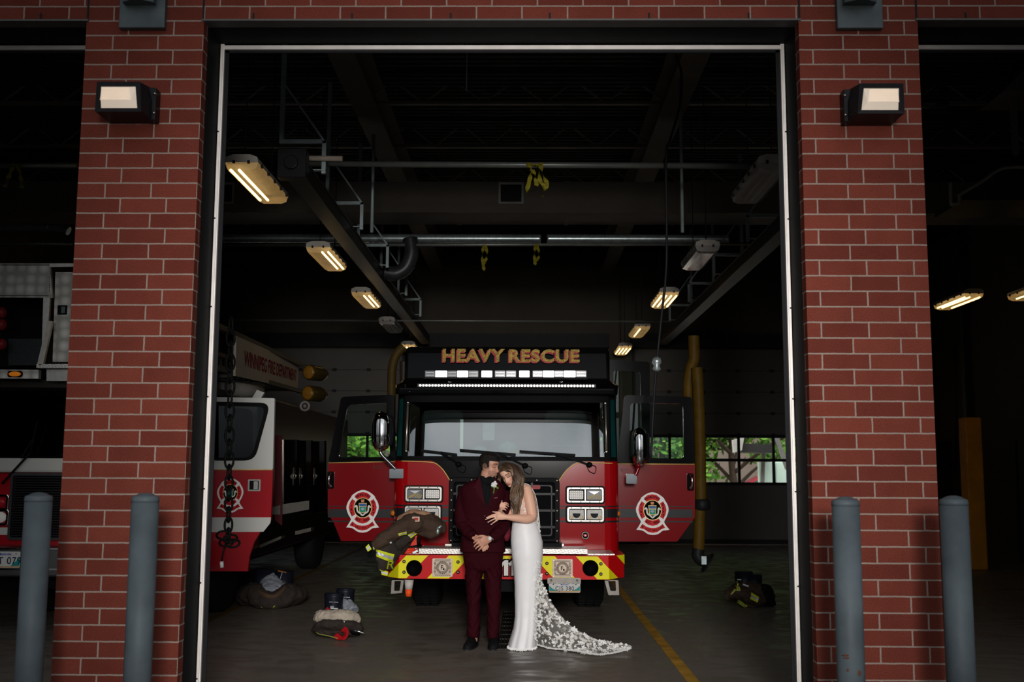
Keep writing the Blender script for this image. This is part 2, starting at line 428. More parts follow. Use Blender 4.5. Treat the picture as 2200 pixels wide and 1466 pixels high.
# rear wall with three overhead doors
bays = [(-7.05, -2.95), (-2.2, 1.9), (2.62, 6.72)]
DT = P(1500, 752, YR).z
mb = MB(); xs = [-9.6]+[x for b in bays for x in b]+[9.4]
for a, b in zip(xs[0::2], xs[1::2]): mb.bx(a, b, YR, YR+.25, 0, DT)
mb.bx(-9.6, 9.4, YR, YR+.25, DT, ZTOP); mb.build('wall_rear', WALLM, **ST)
PANEL = M('overhead_door_panel', (.105, .10, .092), .55, 0, .06, 2)
RAIL = M('door_rail_black', (.012, .012, .013), .5)
WZ0, WZ1, WZ2 = P(1600, 1040, YR).z, P(1600, 989, YR).z, P(1600, 938, YR).z
pane = glass_mat('window_glass', (.97, .98, .98), .03)
for k, (a, b) in enumerate(bays):
    mb = MB()
    zs = [.02]
    mb.bx(a, b, YR+.03, YR+.08, .06, WZ0-.03); mb.bx(a, b, YR+.02, YR+.09, 0, .09, 1)
    z = WZ2+.03; step = (DT-z)/4
    for i in range(4):
        mb.bx(a, b, YR+.03, YR+.08, z+i*step+.012, z+(i+1)*step)
        mb.bx(a, b, YR+.05, YR+.08, z+i*step, z+i*step+.012, 1)
        for j in range(1, 6):                               # shallow ribs pressed in each section
            zz = z+i*step+j*step/6; mb.bx(a, b, YR+.026, YR+.03, zz-.006, zz+.006)
        for j in range(1, 5):                               # hinges
            x = a+(b-a)*j/5; mb.bx(x-.05, x+.05, YR+.005, YR+.03, z+i*step-.03, z+i*step+.04, 1)
    for j in range(1, 12):
        zz = .09+j*(WZ0-.12)/12; mb.bx(a, b, YR+.026, YR+.03, zz-.005, zz+.005)
    for zz in (WZ0, WZ1, WZ2): mb.bx(a, b, YR+.02, YR+.09, zz-.035, zz+.035, 1)
    nb = 5
    for j in range(nb+1):
        x = lerp(a, b, j/nb); x = min(max(x, a+.03), b-.03); mb.bx(x-.03, x+.03, YR+.02, YR+.09, WZ0, WZ2, 1)
    d = mb.build('door_%d' % (k+1), [PANEL, RAIL], **ST)
    g = MB(); g.bx(a, b, YR+.055, YR+.06, WZ0, WZ2); g.build('window_pane', pane, d)
    mb = MB()
    for x in (a-.03, b+.03): mb.bx(x-.03, x+.03, YR-.12, YR, 0, DT+.1)
    mb.bx(a-.1, b+.1, YR-.3, YR, DT+.02, DT+.35)
    mb.build('trim_door_track_%d' % (k+1), RAIL, **ST)
# side doors on the right wall
DKD = M('dark_door_paint', (.03, .028, .026), .5)
for k, (py0, py1) in enumerate([(19.6, 20.6), (23.9, 24.8)]):
    mb = MB(); mb.bx(9.36, 9.4, py0, py1, 0, 2.3); mb.bx(9.33, 9.40, py0-.06, py0, 0, 2.36, 1); mb.bx(9.33, 9.40, py1, py1+.06, 0, 2.36, 1); mb.bx(9.33, 9.40, py0, py1, 2.3, 2.36, 1)
    d = mb.build('door_%d' % (k+4), [DKD, RAIL], **ST)
    h = MB(); h.cyl((9.36, py0+.1, 1.0), (9.30, py0+.1, 1.0), .014); h.cyl((9.30, py0+.1, 1.0), (9.30, py0+.22, 1.0), .012); h.build('door_handle', M('dull_steel', (.35, .35, .34), .35, 1), d)
# roof steel -------------------------------------------------------------
JOIST = M('primer_grey_steel', (.16, .14, .115), .55, .2, .15, 5)
BEAM = M('beige_painted_beam', (.19, .165, .13), .7, 0, .12, 3)
zc = 6.9
for jj, (pyb, pyt) in enumerate([(222, 173), (315, 268), (400, 360)]):
    Y = (zc-.33-CAMH)*FPX/(VPY-pyb)
    zb, zt = P(1100, pyb, Y).z, P(1100, pyt, Y).z
    mb = MB(); mb.bx(-9.6, 9.4, Y-.04, Y+.04, zb-.02, zb+.025); mb.bx(-9.6, 9.4, Y-.04, Y+.04, zt-.02, zt+.03)
    x = -9.4; p = .42; k = 0
    while x+p < 9.3:
        mb.bar((x, Y, zb if k % 2 else zt), (x+p, Y, zt if k % 2 else zb), .022, .022); x += p; k += 1
    mb.build('ceiling_joist_truss', JOIST, **ST)
for X in (-2.13, 1.95):
    mb = MB(); z0 = 6.42
    mb.bx(X-.16, X+.16, 8.0, YR, z0, z0+.03); mb.bx(X-.012, X+.012, 8.0, YR, z0+.03, z0+.5); mb.bx(X-.16, X+.16, 8.0, YR, z0+.5, z0+.53)
    mb.build('ceiling_girder', BEAM, **ST)
# ================================================================== things on and near the front wall
GREYP = M('bollard_grey_paint', (.065, .082, .094), .55, 0, .28, 4, .15, 30)
RUST = M('rust_spot', (.09, .035, .02), .9)
def bollard(cx, ytop, wpx, label, marks=False):
    Y = 6.15; p = P(cx, ytop, Y); r = wpx/2*Y/FPX
    t = thing('bollard', (p.x, Y, 0), label, 'bollard', 'steel bollards in front of the brick piers')
    mb = MB(); zt = p.z-r*.55
    mb.cyl((p.x, Y, -.2), (p.x, Y, zt), r, 36)
    mb.build('post', GREYP, t)
    mb = MB(); mb.lathe((p.x, Y, zt), (0, 0, 1), [(r*1.02, -.012), (r*1.02, .004), (r*.97, .02), (r*.8, r*.32), (r*.5, r*.48), (r*.2, r*.545), (.001, r*.55)], 0, 36)
    mb.build('cap', GREYP, t)
    if marks:
        mb = MB()
        for (mx, my, a, b) in ((1822, 1409, 11, 2), (1823, 1415, 10, 2), (1823, 1441, 3, 3.5), (1846, 1447, 4, 6)):
            q = P(mx, my, Y-r); dx = max(-.95, min(.95, (q.x-p.x)/r)); yy = Y-r*math.sqrt(1-dx*dx)
            mb.ell((q.x, yy, q.z), (a*.0027, .003, b*.0027), 0, 12, 6)
        mb.build_each('rust_mark', RUST, t)
bollard(84, 1058, 56, 'grey steel bollard in front of the left truck, left of the left brick pier')
bollard(313, 1059, 57, 'grey steel bollard in front of the left brick pier')
bollard(1816, 1067, 57, 'grey steel bollard with small rust marks in front of the right brick pier', True)
bollard(2048, 1065, 58, 'grey steel bollard at the outer right edge of the right brick pier')
BLKM = M('black_cast_metal', (.012, .012, .014), .4, .3, .2, 8)
LENS = M('prismatic_lens', (.75, .66, .56), .25, 0, .05, 8, 0, 60, (1, .80, .62), .28)
def wall_pack(mirror, cx, cy, label):
    # front outline in local units (x to the hinge side, z up), built off the brick face
    c = P(cx, cy, YW); s = YW/FPX; sg = -1 if mirror else 1
    Q = lambda x, y, d: V((c.x+sg*x*s, YW-d, c.z-y*s))
    t = thing('wall_light', (c.x, YW, c.z-.12), label, 'wall light', 'wall pack lights on the brick piers')
    # body: hooded wedge, deeper at the bottom, hinge box on one side
    f = [Q(-58, -40, .17), Q(37, -40, .17), Q(50, 35, .235), Q(-50, 35, .235)]
    bk = [Q(-52, -38, 0), Q(60, -38, 0), Q(60, 36, 0), Q(-48, 36, 0)]
    mb = MB(); mb.loft([bk, f], 0, True, False)
    mb.box(Q(55, 0, .05), (.05, .09, .22))
    mb.build('housing', BLKM, t, .006)
    L = lambda x, y, d: f[0].lerp(f[1], x).lerp(f[3].lerp(f[2], x), y)+V((0, -d, 0))
    o = [L(.10, .16, .0), L(.90, .16, .0), L(.93, .90, 0), L(.13, .90, 0)]
    i = [L(.16, .24, .035), L(.80, .24, .035), L(.84, .70, .05), L(.18, .70, .05)]
    mb = MB(); mb.loft([[p+V((0, .01, 0)) for p in o], o, i], 0, True, False)
    for k in range(12):
        y = .26+.43*k/11; a, b = L(.165, y, .038+.014*k/11), L(.80, y, .038+.014*k/11); mb.bar(a, b, .004, .004)
    mb.build('lens', LENS, t)
    mb = MB(); n = rpoly(f, .004, 1); mb.frame([p+V((0, -.004, 0)) for p in f], [p+V((0, -.012, 0)) for p in o], (0, .008, 0)); mb.build('bezel', BLKM, t)
    mb = MB()
    for yy in (-22, 22): mb.cyl(Q(58, yy, .1), Q(64, yy, .1), .008, 10)
    mb.build_each('hinge_screw', M('dull_steel', (.35, .35, .34), .35, 1), t)
wall_pack(False, 284, 233, 'black wall light with ribbed frosted lens on the left brick pier')
wall_pack(True, 1866, 237, 'black wall light with ribbed frosted lens on the right brick pier')
GALV = M('blue_grey_sheet_metal', (.075, .09, .095), .45, .4, .3, 5)
def scupper(cx, ybot, w, label):
    a = P(cx-w/2, ybot, YW); b = P(cx+w/2, ybot, YW); z = a.z
    t = thing('rain_leader', ((a.x+b.x)/2, YW, z), label, 'drain pipe', 'sheet metal boxes at the top of the piers')
    mb = MB(); mb.bx(a.x, b.x, YW-.05, YW, z, z+.62); mb.build('back_box', GALV, t, .006)
    mb = MB(); m = (a.x+b.x)/2-.01; hw = .105
    q = [(m-hw, YW-.05), (m-hw, YW-.10), (m, YW-.16), (m+hw, YW-.10), (m+hw, YW-.05)]
    mb.prism([(x, y, z+.155) for x, y in q], (0, 0, .47)); mb.build('spout', GALV, t, .004)
scupper(309, 66, 98, 'blue grey metal box with angled spout at the top of the left pier')
scupper(1844, 67, 98, 'blue grey metal box with angled spout at the top of the right pier')
# ================================================================== under the roof
STRUT = M('galvanised_strut', (.27, .33, .335), .5, .3, .15, 8)
DKRAIL = M('dark_exhaust_rail', (.022, .02, .017), .45, .4, .2, 4)
HR = 2.72
ZR = CAMH+2.93
for sx, X, y0, y1 in (('left', -2.27, 10.15, 24.2), ('right', 3.12, 10.8, 24.2)):
    t = thing('exhaust_rail', (X, (y0+y1)/2, ZR-.1), 'long dark exhaust rail hung above the %s side of the rescue truck' % sx, 'exhaust rail', 'exhaust rails running back under the roof')
    mb = MB(); mb.bx(X-.085, X+.085, y0, y1, ZR-.06, ZR+.10); mb.bx(X-.10, X+.10, y0, y1, ZR+.10, ZR+.115); mb.bx(X-.10, X+.10, y0, y1, ZR-.075, ZR-.06)
    mb.build('rail_profile', DKRAIL, t, .006)
    mb = MB(); mb.bx(X-.14, X+.14, y0-.10, y0+.06, ZR-.12, ZR+.17); mb.cyl((X, y0-.11, ZR+.02), (X, y0-.14, ZR+.02), .07, 16); mb.build('end_cap', BLKM, t, .01)
    for i in range(5):
        y = y0+.5+i*2.55
        if y > y1: continue
        sgn = 1 if sx == 'left' else -1
        # each hanger: strut down from the roof, brace, short arm and drop to the rail
        xs = X-.13*sgn if i == 0 else X-.0
        arm = .44
        h = thing('rail_hanger', (X, y, ZR+.12), 'galvanised strut hanger holding the %s exhaust rail, %s from the doorway' % (sx, ['first', 'second', 'third', 'fourth', 'fifth'][i]), 'hanger', 'strut hangers of the exhaust rails')
        xv = X-sgn*arm*.55; xd = X+sgn*.0
        mb = MB(); mb.bx(xv-.021, xv+.021, y-.021, y+.021, ZR+.42, 6.6); mb.build('upright', STRUT, h)
        mb = MB(); mb.bar((xv-sgn*.02, y, ZR+.42), (X+sgn*.22, y, ZR+.42), .041, .041); mb.build('arm', STRUT, h)
        mb = MB(); mb.bar((xv, y-.03, ZR+1.05), (X+sgn*.2, y-.03, ZR+.42), .035, .02); mb.build('brace', STRUT, h)
        mb = MB(); mb.bar((X+sgn*.2, y, ZR+.44), (X+sgn*.2, y, ZR+.08), .041, .041, up=(0, 1, 0)); mb.bar((X+sgn*.22, y, ZR+.115), (X, y, ZR+.115), .06, .01); mb.build('drop', STRUT, h)
# fluorescent fixtures ------------------------------------------------------
FBODY = M('fixture_grey_body', (.30, .28, .25), .5, 0, .1, 9)
FLENS_ON = M('warm_diffuser_lit', (.55, .42, .22), .3, 0, .25, 6, 0, 60, (1, .60, .20), .16, 0, .3, 0, 0, .55)
FLENS_OFF = M('clear_diffuser_unlit', (.34, .31, .29), .15, 0, .1, 6, 0, 60, None, 1, .5, .3, 0, 0, .7)
TUBE_ON = M('warm_lamp_tube', (1, .8, .5), .4, 0, .02, 5, 0, 60, (1, .70, .30), 7)
TUBE_OFF = M('unlit_lamp_tube', (.5, .48, .44), .3)
ZF = CAMH+HR
def fixture(px, py, label, lit=(1, 1, 1, 1), h=HR, grp=True):
    Y = h*FPX/(VPY-py); q = P(px, py, Y); X, z = q.x, q.z; on = any(lit)
    t = thing('fluorescent_light', (X, Y, z), label, 'ceiling light', 'fluorescent fixtures hung in rows')
    w, l = .31, 1.27
    mb = MB(); prof = [(-w/2, 0), (-w/2+.01, .05), (-w/4, .075), (w/4, .075), (w/2-.01, .05), (w/2, 0)]
    mb.prism([(X+a, Y-l/2, z+.03+b) for a, b in prof], (0, l, 0)); mb.build('housing', FBODY, t, .008)
    mb = MB()                                                   # shallow tray lens under the housing
    o = [(-w/2+.004, .03), (-w/2+.02, -.03), (-w/2+.07, -.055), (w/2-.07, -.055), (w/2-.02, -.03), (w/2-.004, .03)]
    rings = []
    for yy, k in ((-l/2+.01, .75), (-l/2+.07, 1), (l/2-.07, 1), (l/2-.01, .75)):
        rings.append([V((X+a, Y+yy, z+(b*k if b < 0 else b))) for a, b in o])
    mb.loft(rings, 0, True, False); mb.build('diffuser', FLENS_ON if on else FLENS_OFF, t)
    for i in range(4):
        xx = X-w/2+w*(i+.5)/4
        b = MB(); b.tube([(xx, Y-l/2+.08, z-.022), (xx, Y+l/2-.08, z-.022)], .013, 8)
        if lit[i]: b.build('lamp_tube', TUBE_ON, t)
        elif not on: b.build('lamp_tube', TUBE_OFF, t)
    mb = MB()
    for k in range(5):
        for sx in (-1, 1): mb.box((X+sx*(w/2+.005), Y-l/2+.12+k*(l-.24)/4, z+.025), (.016, .03, .035))
    for sx in (-.22, .22): mb.box((X+sx*w, Y-l/2-.004, z+.03), (.022, .016, .03))
    mb.build_each('latch', BLKM, t)
    mb = MB(); mb.cyl((X, Y-l/2+.12, z+.1), (X, Y-l/2+.12, 6.5), .006, 8); mb.cyl((X, Y+l/2-.12, z+.1), (X, Y+l/2-.12, 6.5), .006, 8); mb.build_each('hanging_rod', BLKM, t)
fixture(555, 395, 'lit warm fluorescent fixture nearest the doorway in the left row', (1, 1, 0, 0))
fixture(703, 557, 'lit warm fluorescent fixture, second in the left row', (0, 0, 1, 1))
fixture(788, 645, 'lit warm fluorescent fixture, third in the left row', (0, 0, 1, 1))
fixture(840, 702, 'unlit fluorescent fixture, fourth in the left row', (0, 0, 0, 0))
fixture(883, 750, 'lit warm fluorescent fixture farthest back in the left row, beside the truck roof', (1, 1, 1, 1))
fixture(1632, 395, 'unlit grey fluorescent fixture nearest the doorway in the right row', (0, 0, 0, 0))
fixture(1503, 555, 'unlit fluorescent fixture, second in the right row', (0, 0, 0, 0))
fixture(1427, 645, 'lit four-tube fluorescent fixture, third in the right row', (1, 1, 1, 1))
fixture(1373, 713, 'dimly lit fluorescent fixture, fourth in the right row', (0, 1, 0, 0))
fixture(1338, 753, 'lit fluorescent fixture farthest back in the right row', (1, 1, 1, 1))
fixture(2058, 648, 'lit warm fluorescent fixture in the right bay beyond the right pier', (1, 1, 0, 1))
fixture(2225, 627, 'lit fluorescent fixture at the far right edge of the right bay', (0, 1, 0, 0))
# ducts and pipes -------------------------------------------------------------
DUCT = M('beige_painted_duct', (.15, .13, .105), .65, 0, .1, 2)
Y = 15.0
t = thing('air_duct', (0, Y, P(1100, 457, Y).z), 'wide beige rectangular air duct crossing under the roof', 'air duct')
z1, z0 = P(1100, 391, Y).z, P(1100, 457, Y).z
mb = MB(); mb.bx(-9.6, 9.4, Y, Y+.75, z0, z1)
for i in range(12):
    x = -9+i*1.6; mb.bx(x-.03, x+.03, Y-.012, Y+.76, z0-.012, z1+.012)
    mb.bar((x+.05, Y-.002, z0), (x+.8, Y-.002, (z0+z1)/2), .006, .008); mb.bar((x+.8, Y-.002, (z0+z1)/2), (x+1.55, Y-.002, z1), .006, .008)
mb.build('duct_body', DUCT, t)
for gx in (1098, 478):
    a, b = P(gx-27, 439, Y), P(gx+27, 393, Y)
    mb = MB(); mb.frame(rrect(((a.x+b.x)/2, Y-.03, (a.z+b.z)/2), b.x-a.x, b.z-a.z, .005, 1), rrect(((a.x+b.x)/2, Y-.03, (a.z+b.z)/2), b.x-a.x-.06, b.z-a.z-.06, .005, 1), (0, .03, 0)); 
    g = mb.build('grille_frame', M('grille_white', (.36, .34, .3), .5), t)
    mb = MB(); mb.bx(a.x+.03, b.x-.03, Y-.006, Y-.001, a.z+.03, b.z-.03)
    for i in range(7): zz = lerp(a.z+.05, b.z-.05, i/6); mb.bx(a.x+.03, b.x-.03, Y-.016, Y-.006, zz-.008, zz+.004)
    mb.build('grille_louvre', RAIL, g)
SPIR = M('spiral_galvanised', (.46, .54, .54), .32, .7, .25, 14)
Y = 16.5
def spiral(x0, x1, py, r, label, name='spiral_duct'):
    z = P(1100, py, Y).z; n = int((x1-x0)/.028); mb = MB()
    pts = [(lerp(x0, x1, i/n), Y, z) for i in range(n+1)]
    mb.tube(pts, [r*(1.06 if i % 2 else .97) for i in range(n+1)], 14)
    mb.build(name, SPIR, None, label=label, category='air duct')
spiral(P(476, 513, Y).x, P(1162, 513, Y).x, 513, .068, 'ribbed spiral metal duct spanning the bay, left length')
spiral(P(1175, 513, Y).x, P(1566, 513, Y).x, 513, .068, 'ribbed spiral metal duct spanning the bay, right length')
PIPE = M('grey_conduit_pipe', (.20, .21, .20), .4, .5, .15, 6)
def pipe(pts, r, label, mat=PIPE, cat='pipe', name='pipe'):
    mb = MB(); mb.tube(pts, r, 10); return mb.build(name, mat, None, label=label, category=cat)
a, b = P(470, 527, Y-.25), P(1610, 525, Y-.25)
pipe([a, b], .024, 'thin grey pipe running just under the spiral duct')
a, b = P(640, 352, 11.2), P(1665, 357, 11.2)
pipe([a, b], .032, 'long grey horizontal pipe with yellow tape tied to it')
a, b = P(470, 688, 20), P(1440, 691, 20)
pipe([a, b], .018, 'thin grey pipe crossing far back above the rescue truck')
a, b = P(640, 340, 10.6), P(736, 341, 10.6)
pipe([a, b], .028, 'short beige pipe stub beside the left exhaust rail end', M('beige_stub', (.35, .3, .25), .5))
for (x0, y0, x1, y1, Yd, nm) in ((1461, 150, 1468, 500, 12.6, 'right'), (803, 290, 797, 500, 12.6, 'left')):
    a = P(x0, y0, Yd); b = P(x1, y1, Yd)
    pipe([a, (a.x, a.y, b.z)], .02, 'slim vertical hanger rod on the %s side under the roof' % nm, STRUT)
a = P(1003, 132, 12); b = P(1003, 196, 12); pipe([(a.x, 12, 6.9), (a.x, 12, b.z)], .007, 'short thin wire hanging from the roof at mid bay', STRUT, 'wire', 'wire')
a = P(1433, 130, 11); pts = [P(x, y, 11) for x, y in ((1452, 118), (1464, 160), (1460, 230), (1440, 300), (1431, 340), (1432, 560), (1420, 690), (1411, 780), (1405, 860), (1398, 990))]
pipe(spline(pts, 60), .013, 'black cable looping down from the roof to the right of the rescue truck', RAIL, 'cable', 'cable')
a = P(1411, 786, 11)
mb = MB(); mb.lathe((a.x, 11-.0, a.z-.06), (0, 0, 1), [(.02, 0), (.045, .02), (.03, .06), (.05, .09), (.045, .13), (.02, .15)]); mb.build('cable_coupling', SPIR, None, label='small silver coupling on the black cable right of the truck', category='coupling')
# big flexible elbow hanging from the spiral duct
pts = [P(x, y, 16.3) for x, y in ((881, 512), (884, 545), (872, 575), (850, 588), (828, 585))]
mb = MB(); n = 40; mb.tube(spline(pts, n), [.115*(1.05 if i % 2 else .95) for i in range(n)], 16); mb.build('duct_elbow', M('dull_flex_duct', (.05, .055, .055), .4, .5, .2, 6), None, label='short fat flexible duct elbow below the spiral duct left of centre', category='air duct')
TAPE = M('yellow_caution_tape', (.20, .17, .01), .5, 0, .35, 40)
def tape(pts, Yd, w, label):
    t = MB()
    for strip in pts:
        c = spline([P(x, y, Yd) for x, y in strip], 18); n = len(c)
        vs = []
        for i, p in enumerate(c):
            a = .5+1.1*math.sin(i*.6+len(strip)); d = V((math.cos(a), math.sin(a), .12*math.sin(i*.9)))*w/2
            vs += [p-d, p+d]
        t.add(vs, [(2*i, 2*i+1, 2*i+3, 2*i+2) for i in range(n-1)], 0, True)
    t.build('caution_tape', TAPE, None, fix=False, label=label, category='tape', group='yellow tape ends tied to the overhead pipes')
tape([[(1134, 352), (1141, 366), (1137, 390), (1130, 417)], [(1150, 352), (1158, 362), (1160, 388), (1168, 400), (1166, 424)], [(1162, 350), (1164, 370), (1175, 395), (1168, 412)], [(1136, 350), (1150, 358), (1166, 350)], [(1143, 364), (1150, 380), (1153, 400)]], 11.15, .05, 'yellow caution tape tied round the front pipe above the truck')
tape([[(1040, 526), (1036, 548), (1040, 582)], [(1043, 526), (1046, 550), (1038, 570)]], 16.2, .05, 'yellow tape end hanging from the rear pipe left of centre')
tape([[(1151, 524), (1148, 545), (1150, 570)], [(1153, 524), (1158, 548), (1152, 562)]], 16.2, .05, 'yellow tape end hanging from the rear pipe right of centre')
tape([[(30, 352), (22, 372), (10, 402)], [(34, 352), (44, 376), (46, 405)]], 11.15, .05, 'yellow tape tied to the pipe in the left bay')
pipe([P(-60, 356, 11.2), P(166, 355, 11.2)], .03, 'grey horizontal pipe in the left bay')
Y = 16.5; spiral(-8.6, P(108, 489, Y).x, 489, .07, 'ribbed spiral metal duct in the left bay')
pts = [P(x, y, Y) for x, y in ((108, 488), (128, 489), (148, 497))]
mb = MB(); mb.tube(spline(pts, 10), .07, 12); mb.build('duct_elbow', SPIR, None, label='shiny duct elbow at the end of the spiral duct in the left bay', category='air duct')
pipe([P(-60, 524, Y), P(156, 524, Y)], .02, 'pale pipe under the spiral duct in the left bay', SPIR)
# ================================================================== right bay beyond the pier
YPOST = M('ochre_safety_yellow', (.75, .30, .015), .55, 0, .2, 4)
g = G(2098, 1224); 
t = thing('column_guard', (g.x, g.y, 0), 'black steel column with a yellow painted guard in the right bay', 'column')
mb = MB(); zt = P(2085, 898, g.y).z; mb.bx(g.x-.15, g.x+.15, g.y-.15, g.y+.15, 0, zt); mb.build('guard', YPOST, t, .03)
mb = MB(); mb.bx(g.x-.075, g.x+.075, g.y-.075, g.y+.075, zt, 6.45); mb.build('column_shaft', RAIL, t)
Y = 12.2
t = thing('unit_heater', P(2190, 335, Y), 'pale sheet metal hood hanging in the right bay', 'heater')
pts = [P(x, y, Y) for x, y in ((2157, 195), (2200, 150), (2290, 150), (2330, 195))]
mb = MB(); mb.prism(pts, (0, .7, 0)); mb.build('hood', M('dull_hood_metal', (.16, .15, .14), .5, .3), t)
mb = MB(); p = P(2175, 196, Y+.2); mb.bx(p.x-.03, p.x+.03, p.y-.03, p.y+.03, P(2175, 322, Y).z, p.z); mb.build('drop_rod', M('dull_hood_metal'), t)
pts = [P(x, y, Y+.3) for x, y in ((2070, 418), (2160, 360), (2300, 362), (2300, 430), (2070, 430))]
mb = MB(); mb.prism(pts, (0, .9, 0)); mb.build('heater_body', M('dark_heater_body', (.028, .027, .026), .5), t)
pipe(spline([P(x, y, Y+.25) for x, y in ((2042, 392), (2043, 436), (2050, 438), (2060, 436), (2061, 422), (2064, 417), (2110, 390), (2158, 361), (2240, 362))], 50), .022, 'pale gas pipe with a U bend under the heater in the right bay', M('cream_pipe', (.3, .27, .22), .5))
pipe([P(1978, 222, 11.5), P(2035, 222, 11.5)], .05, 'short dark pipe with fittings beside the right pier', M('dark_iron_pipe', (.05, .05, .05), .35, .6))
g = G(2175, 1192)
t = thing('waste_bin', (g.x, g.y, 0), 'dark blue waste bin against the wall in the right bay', 'bin')
mb = MB(); mb.lathe((g.x, g.y, 0), (0, 0, 1), [(.22, 0), (.27, .55)], 0, 20); mb.build('bin_body', M('dark_blue_plastic', (.02, .035, .06), .5), t)
mb = MB(); mb.ring((g.x, g.y, .55), (0, 0, 1), .27, .02); mb.build('bin_rim', M('dark_blue_plastic'), t)
pipe([P(2052, 740, 19), P(2054, 1010, 19)], .03, 'dark vertical conduit on the far wall of the right bay', DKRAIL)
# ================================================================== hoses and chain
HOSE = M('mustard_exhaust_hose', (.095, .052, .003), .55, 0, .2, 8)
def hose(pts, Yd, r, label, name='exhaust_hose', mat=HOSE, nozzle=None):
    t = thing(name, P(pts[0][0], pts[0][1], Yd), label, 'hose', 'yellow exhaust hoses hanging from the rails')
    c = spline([P(x, y, Yd) for x, y in pts], int(len(pts)*26)); mb = MB()
    mb.tube(c, [r*(1.05 if i % 2 else .95) for i in range(len(c))], 14); mb.build('hose_body', mat, t)
    if nozzle:
        c = spline([P(x, y, Yd) for x, y in nozzle], 20); mb = MB(); mb.tube(c, [.075+.05*sstep(12, 19, i) for i in range(20)], 16); mb.build('nozzle', RAIL, t)
        mb = MB(); mb.ring(c[-1], c[-1]-c[-3], .125, .012); mb.build('nozzle_rim', RAIL, t)
        q = P(nozzle[2][0], nozzle[2][1], Yd); mb = MB(); mb.box(q+V((.02, -.1, .0)), (.06, .02, .1)); mb.build('clamp', SPIR, t)
    return t
t = hose([(1497, 790), (1501, 860), (1504, 960), (1505, 1060), (1503, 1110), (1501, 1181)], 13.6, .072, 'yellow exhaust hose hanging straight to a black nozzle near the floor', nozzle=[(1501, 1180), (1499, 1194), (1506, 1203), (1515, 1207), (1520, 1210)])
q = P(1508, 1085, 13.6); mb = MB(); mb.lathe((q.x, 13.6, q.z-.07), (0, 0, 1), [(.08, 0), (.10, .02), (.10, .12), (.08, .14)]); mb.build('strap_saddle', RAIL, t)
hose([(1490, 722), (1491, 770), (1485, 790), (1479, 830), (1482, 900), (1486, 1000)], 13.75, .072, 'yellow exhaust hose looping behind the right truck door')
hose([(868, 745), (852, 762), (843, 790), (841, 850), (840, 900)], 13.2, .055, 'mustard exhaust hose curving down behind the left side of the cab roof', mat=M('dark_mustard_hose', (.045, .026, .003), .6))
CHN = M('black_chain_links', (.003, .003, .003), .6, 0, .2, 9, 0, 60, None, 1, 0, .05)
t = thing('hoist_chain', P(490, 1150, 7.9), 'black chain hanging inside the doorway in front of the white and red truck door', 'chain')
mb = MB(); y = 700; k = 0
while y < 1165:
    sz = 15 if y < 1000 else 13
    c = P(496-(y-700)*.012, y, 7.9); hh = sz*1.25*7.9/FPX; wd = sz*.62*7.9/FPX
    a = .5 if k % 2 else -.9
    mb.tube([c+V((wd*math.cos(u)*math.cos(a), wd*math.cos(u)*math.sin(a), hh*math.sin(u))) for u in [2*math.pi*i/16 for i in range(16)]], .0085, 6, 0, closed=True)
    y += sz*1.75; k += 1
for dx, dz in ((-8, 1150), (7, 1158), (-2, 1166), (12, 1168)):
    c = P(488+dx, dz, 7.9); mb.tube([c+V((.05*math.cos(u), .02*math.sin(u), .028*math.sin(u))) for u in [2*math.pi*i/16 for i in range(16)]], .0085, 6, 0, closed=True)
mb.build('links', CHN, t)
mb = MB(); mb.tube([P(485, 1168, 7.9), P(479, 1190, 7.9), P(476, 1207, 7.9)], .007, 8); mb.build('pull_cord', CHN, t)
mb = MB(); mb.cyl(P(476, 1207, 7.9), P(477, 1220, 7.9), .014, 10); mb.build('cord_tip', M('grey_plastic', (.3, .3, .3), .4), t)
# trench drain
a, b = G(1085, 1398), G(1088, 1306)
t = thing('drain_grate', (a.x, (a.y+b.y)/2, 0), 'dark slotted floor drain grate between the couple', 'drain')
mb = MB(); mb.frame([(a.x-.075, a.y, .004), (a.x+.075, a.y, .004), (a.x+.075, 13, .004), (a.x-.075, 13, .004)], [(a.x-.06, a.y+.02, .004), (a.x+.06, a.y+.02, .004), (a.x+.06, 12.98, .004), (a.x-.06, 12.98, .004)], (0, 0, .006)); mb.build('rim', M('worn_iron', (.06, .052, .045), .5, .4, .3, 20), t)
mb = MB(); mb.bx(a.x-.06, a.x+.06, a.y+.02, 12.98, .001, .003, 1)
for i in range(4): x = a.x-.045+i*.03; mb.bx(x-.007, x+.007, a.y+.02, 12.98, .003, .009)
for i in range(9): y = a.y+.05+i*.3; mb.bx(a.x-.06, a.x+.06, y-.01, y+.01, .003, .0095)
mb.build('slot_bar', [M('worn_iron'), RAIL], t)
# ================================================================== heavy rescue truck
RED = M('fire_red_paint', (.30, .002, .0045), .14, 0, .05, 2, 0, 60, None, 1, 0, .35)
DRED = M('deep_red_paint_and_reflection', (.165, .0012, .0035), .16, 0, .05, 2, 0, 60, None, 1, 0, .35)
GLB = M('gloss_black_paint', (.003, .003, .0035), .12, 0, .1, 2, 0, 60, None, 1, 0, .14)
MBK = M('matte_black_trim', (.005, .005, .0055), .5, 0, .2, 6, 0, 60, None, 1, 0, .05)
CHROME = M('chrome', (.80, .80, .80), .07, 1, .03, 4)
BEZEL = M('bright_bezel', (.50, .48, .45), .24, .6, .04, 6)
ALU = M('bright_aluminium', (.40, .38, .35), .3, .9, .12, 30)
GOLD = M('gold_pinstripe', (.62, .42, .12), .4, .3, .1, 20)
STRP = M('charcoal_stripe', (.012, .013, .015), .35, 0, .1, 4)
WHT = M('white_vinyl', (.72, .71, .68), .4, 0, .03, 6)
CYEL = M('chevron_yellow', (.80, .74, .01), .45, 0, .05, 6)
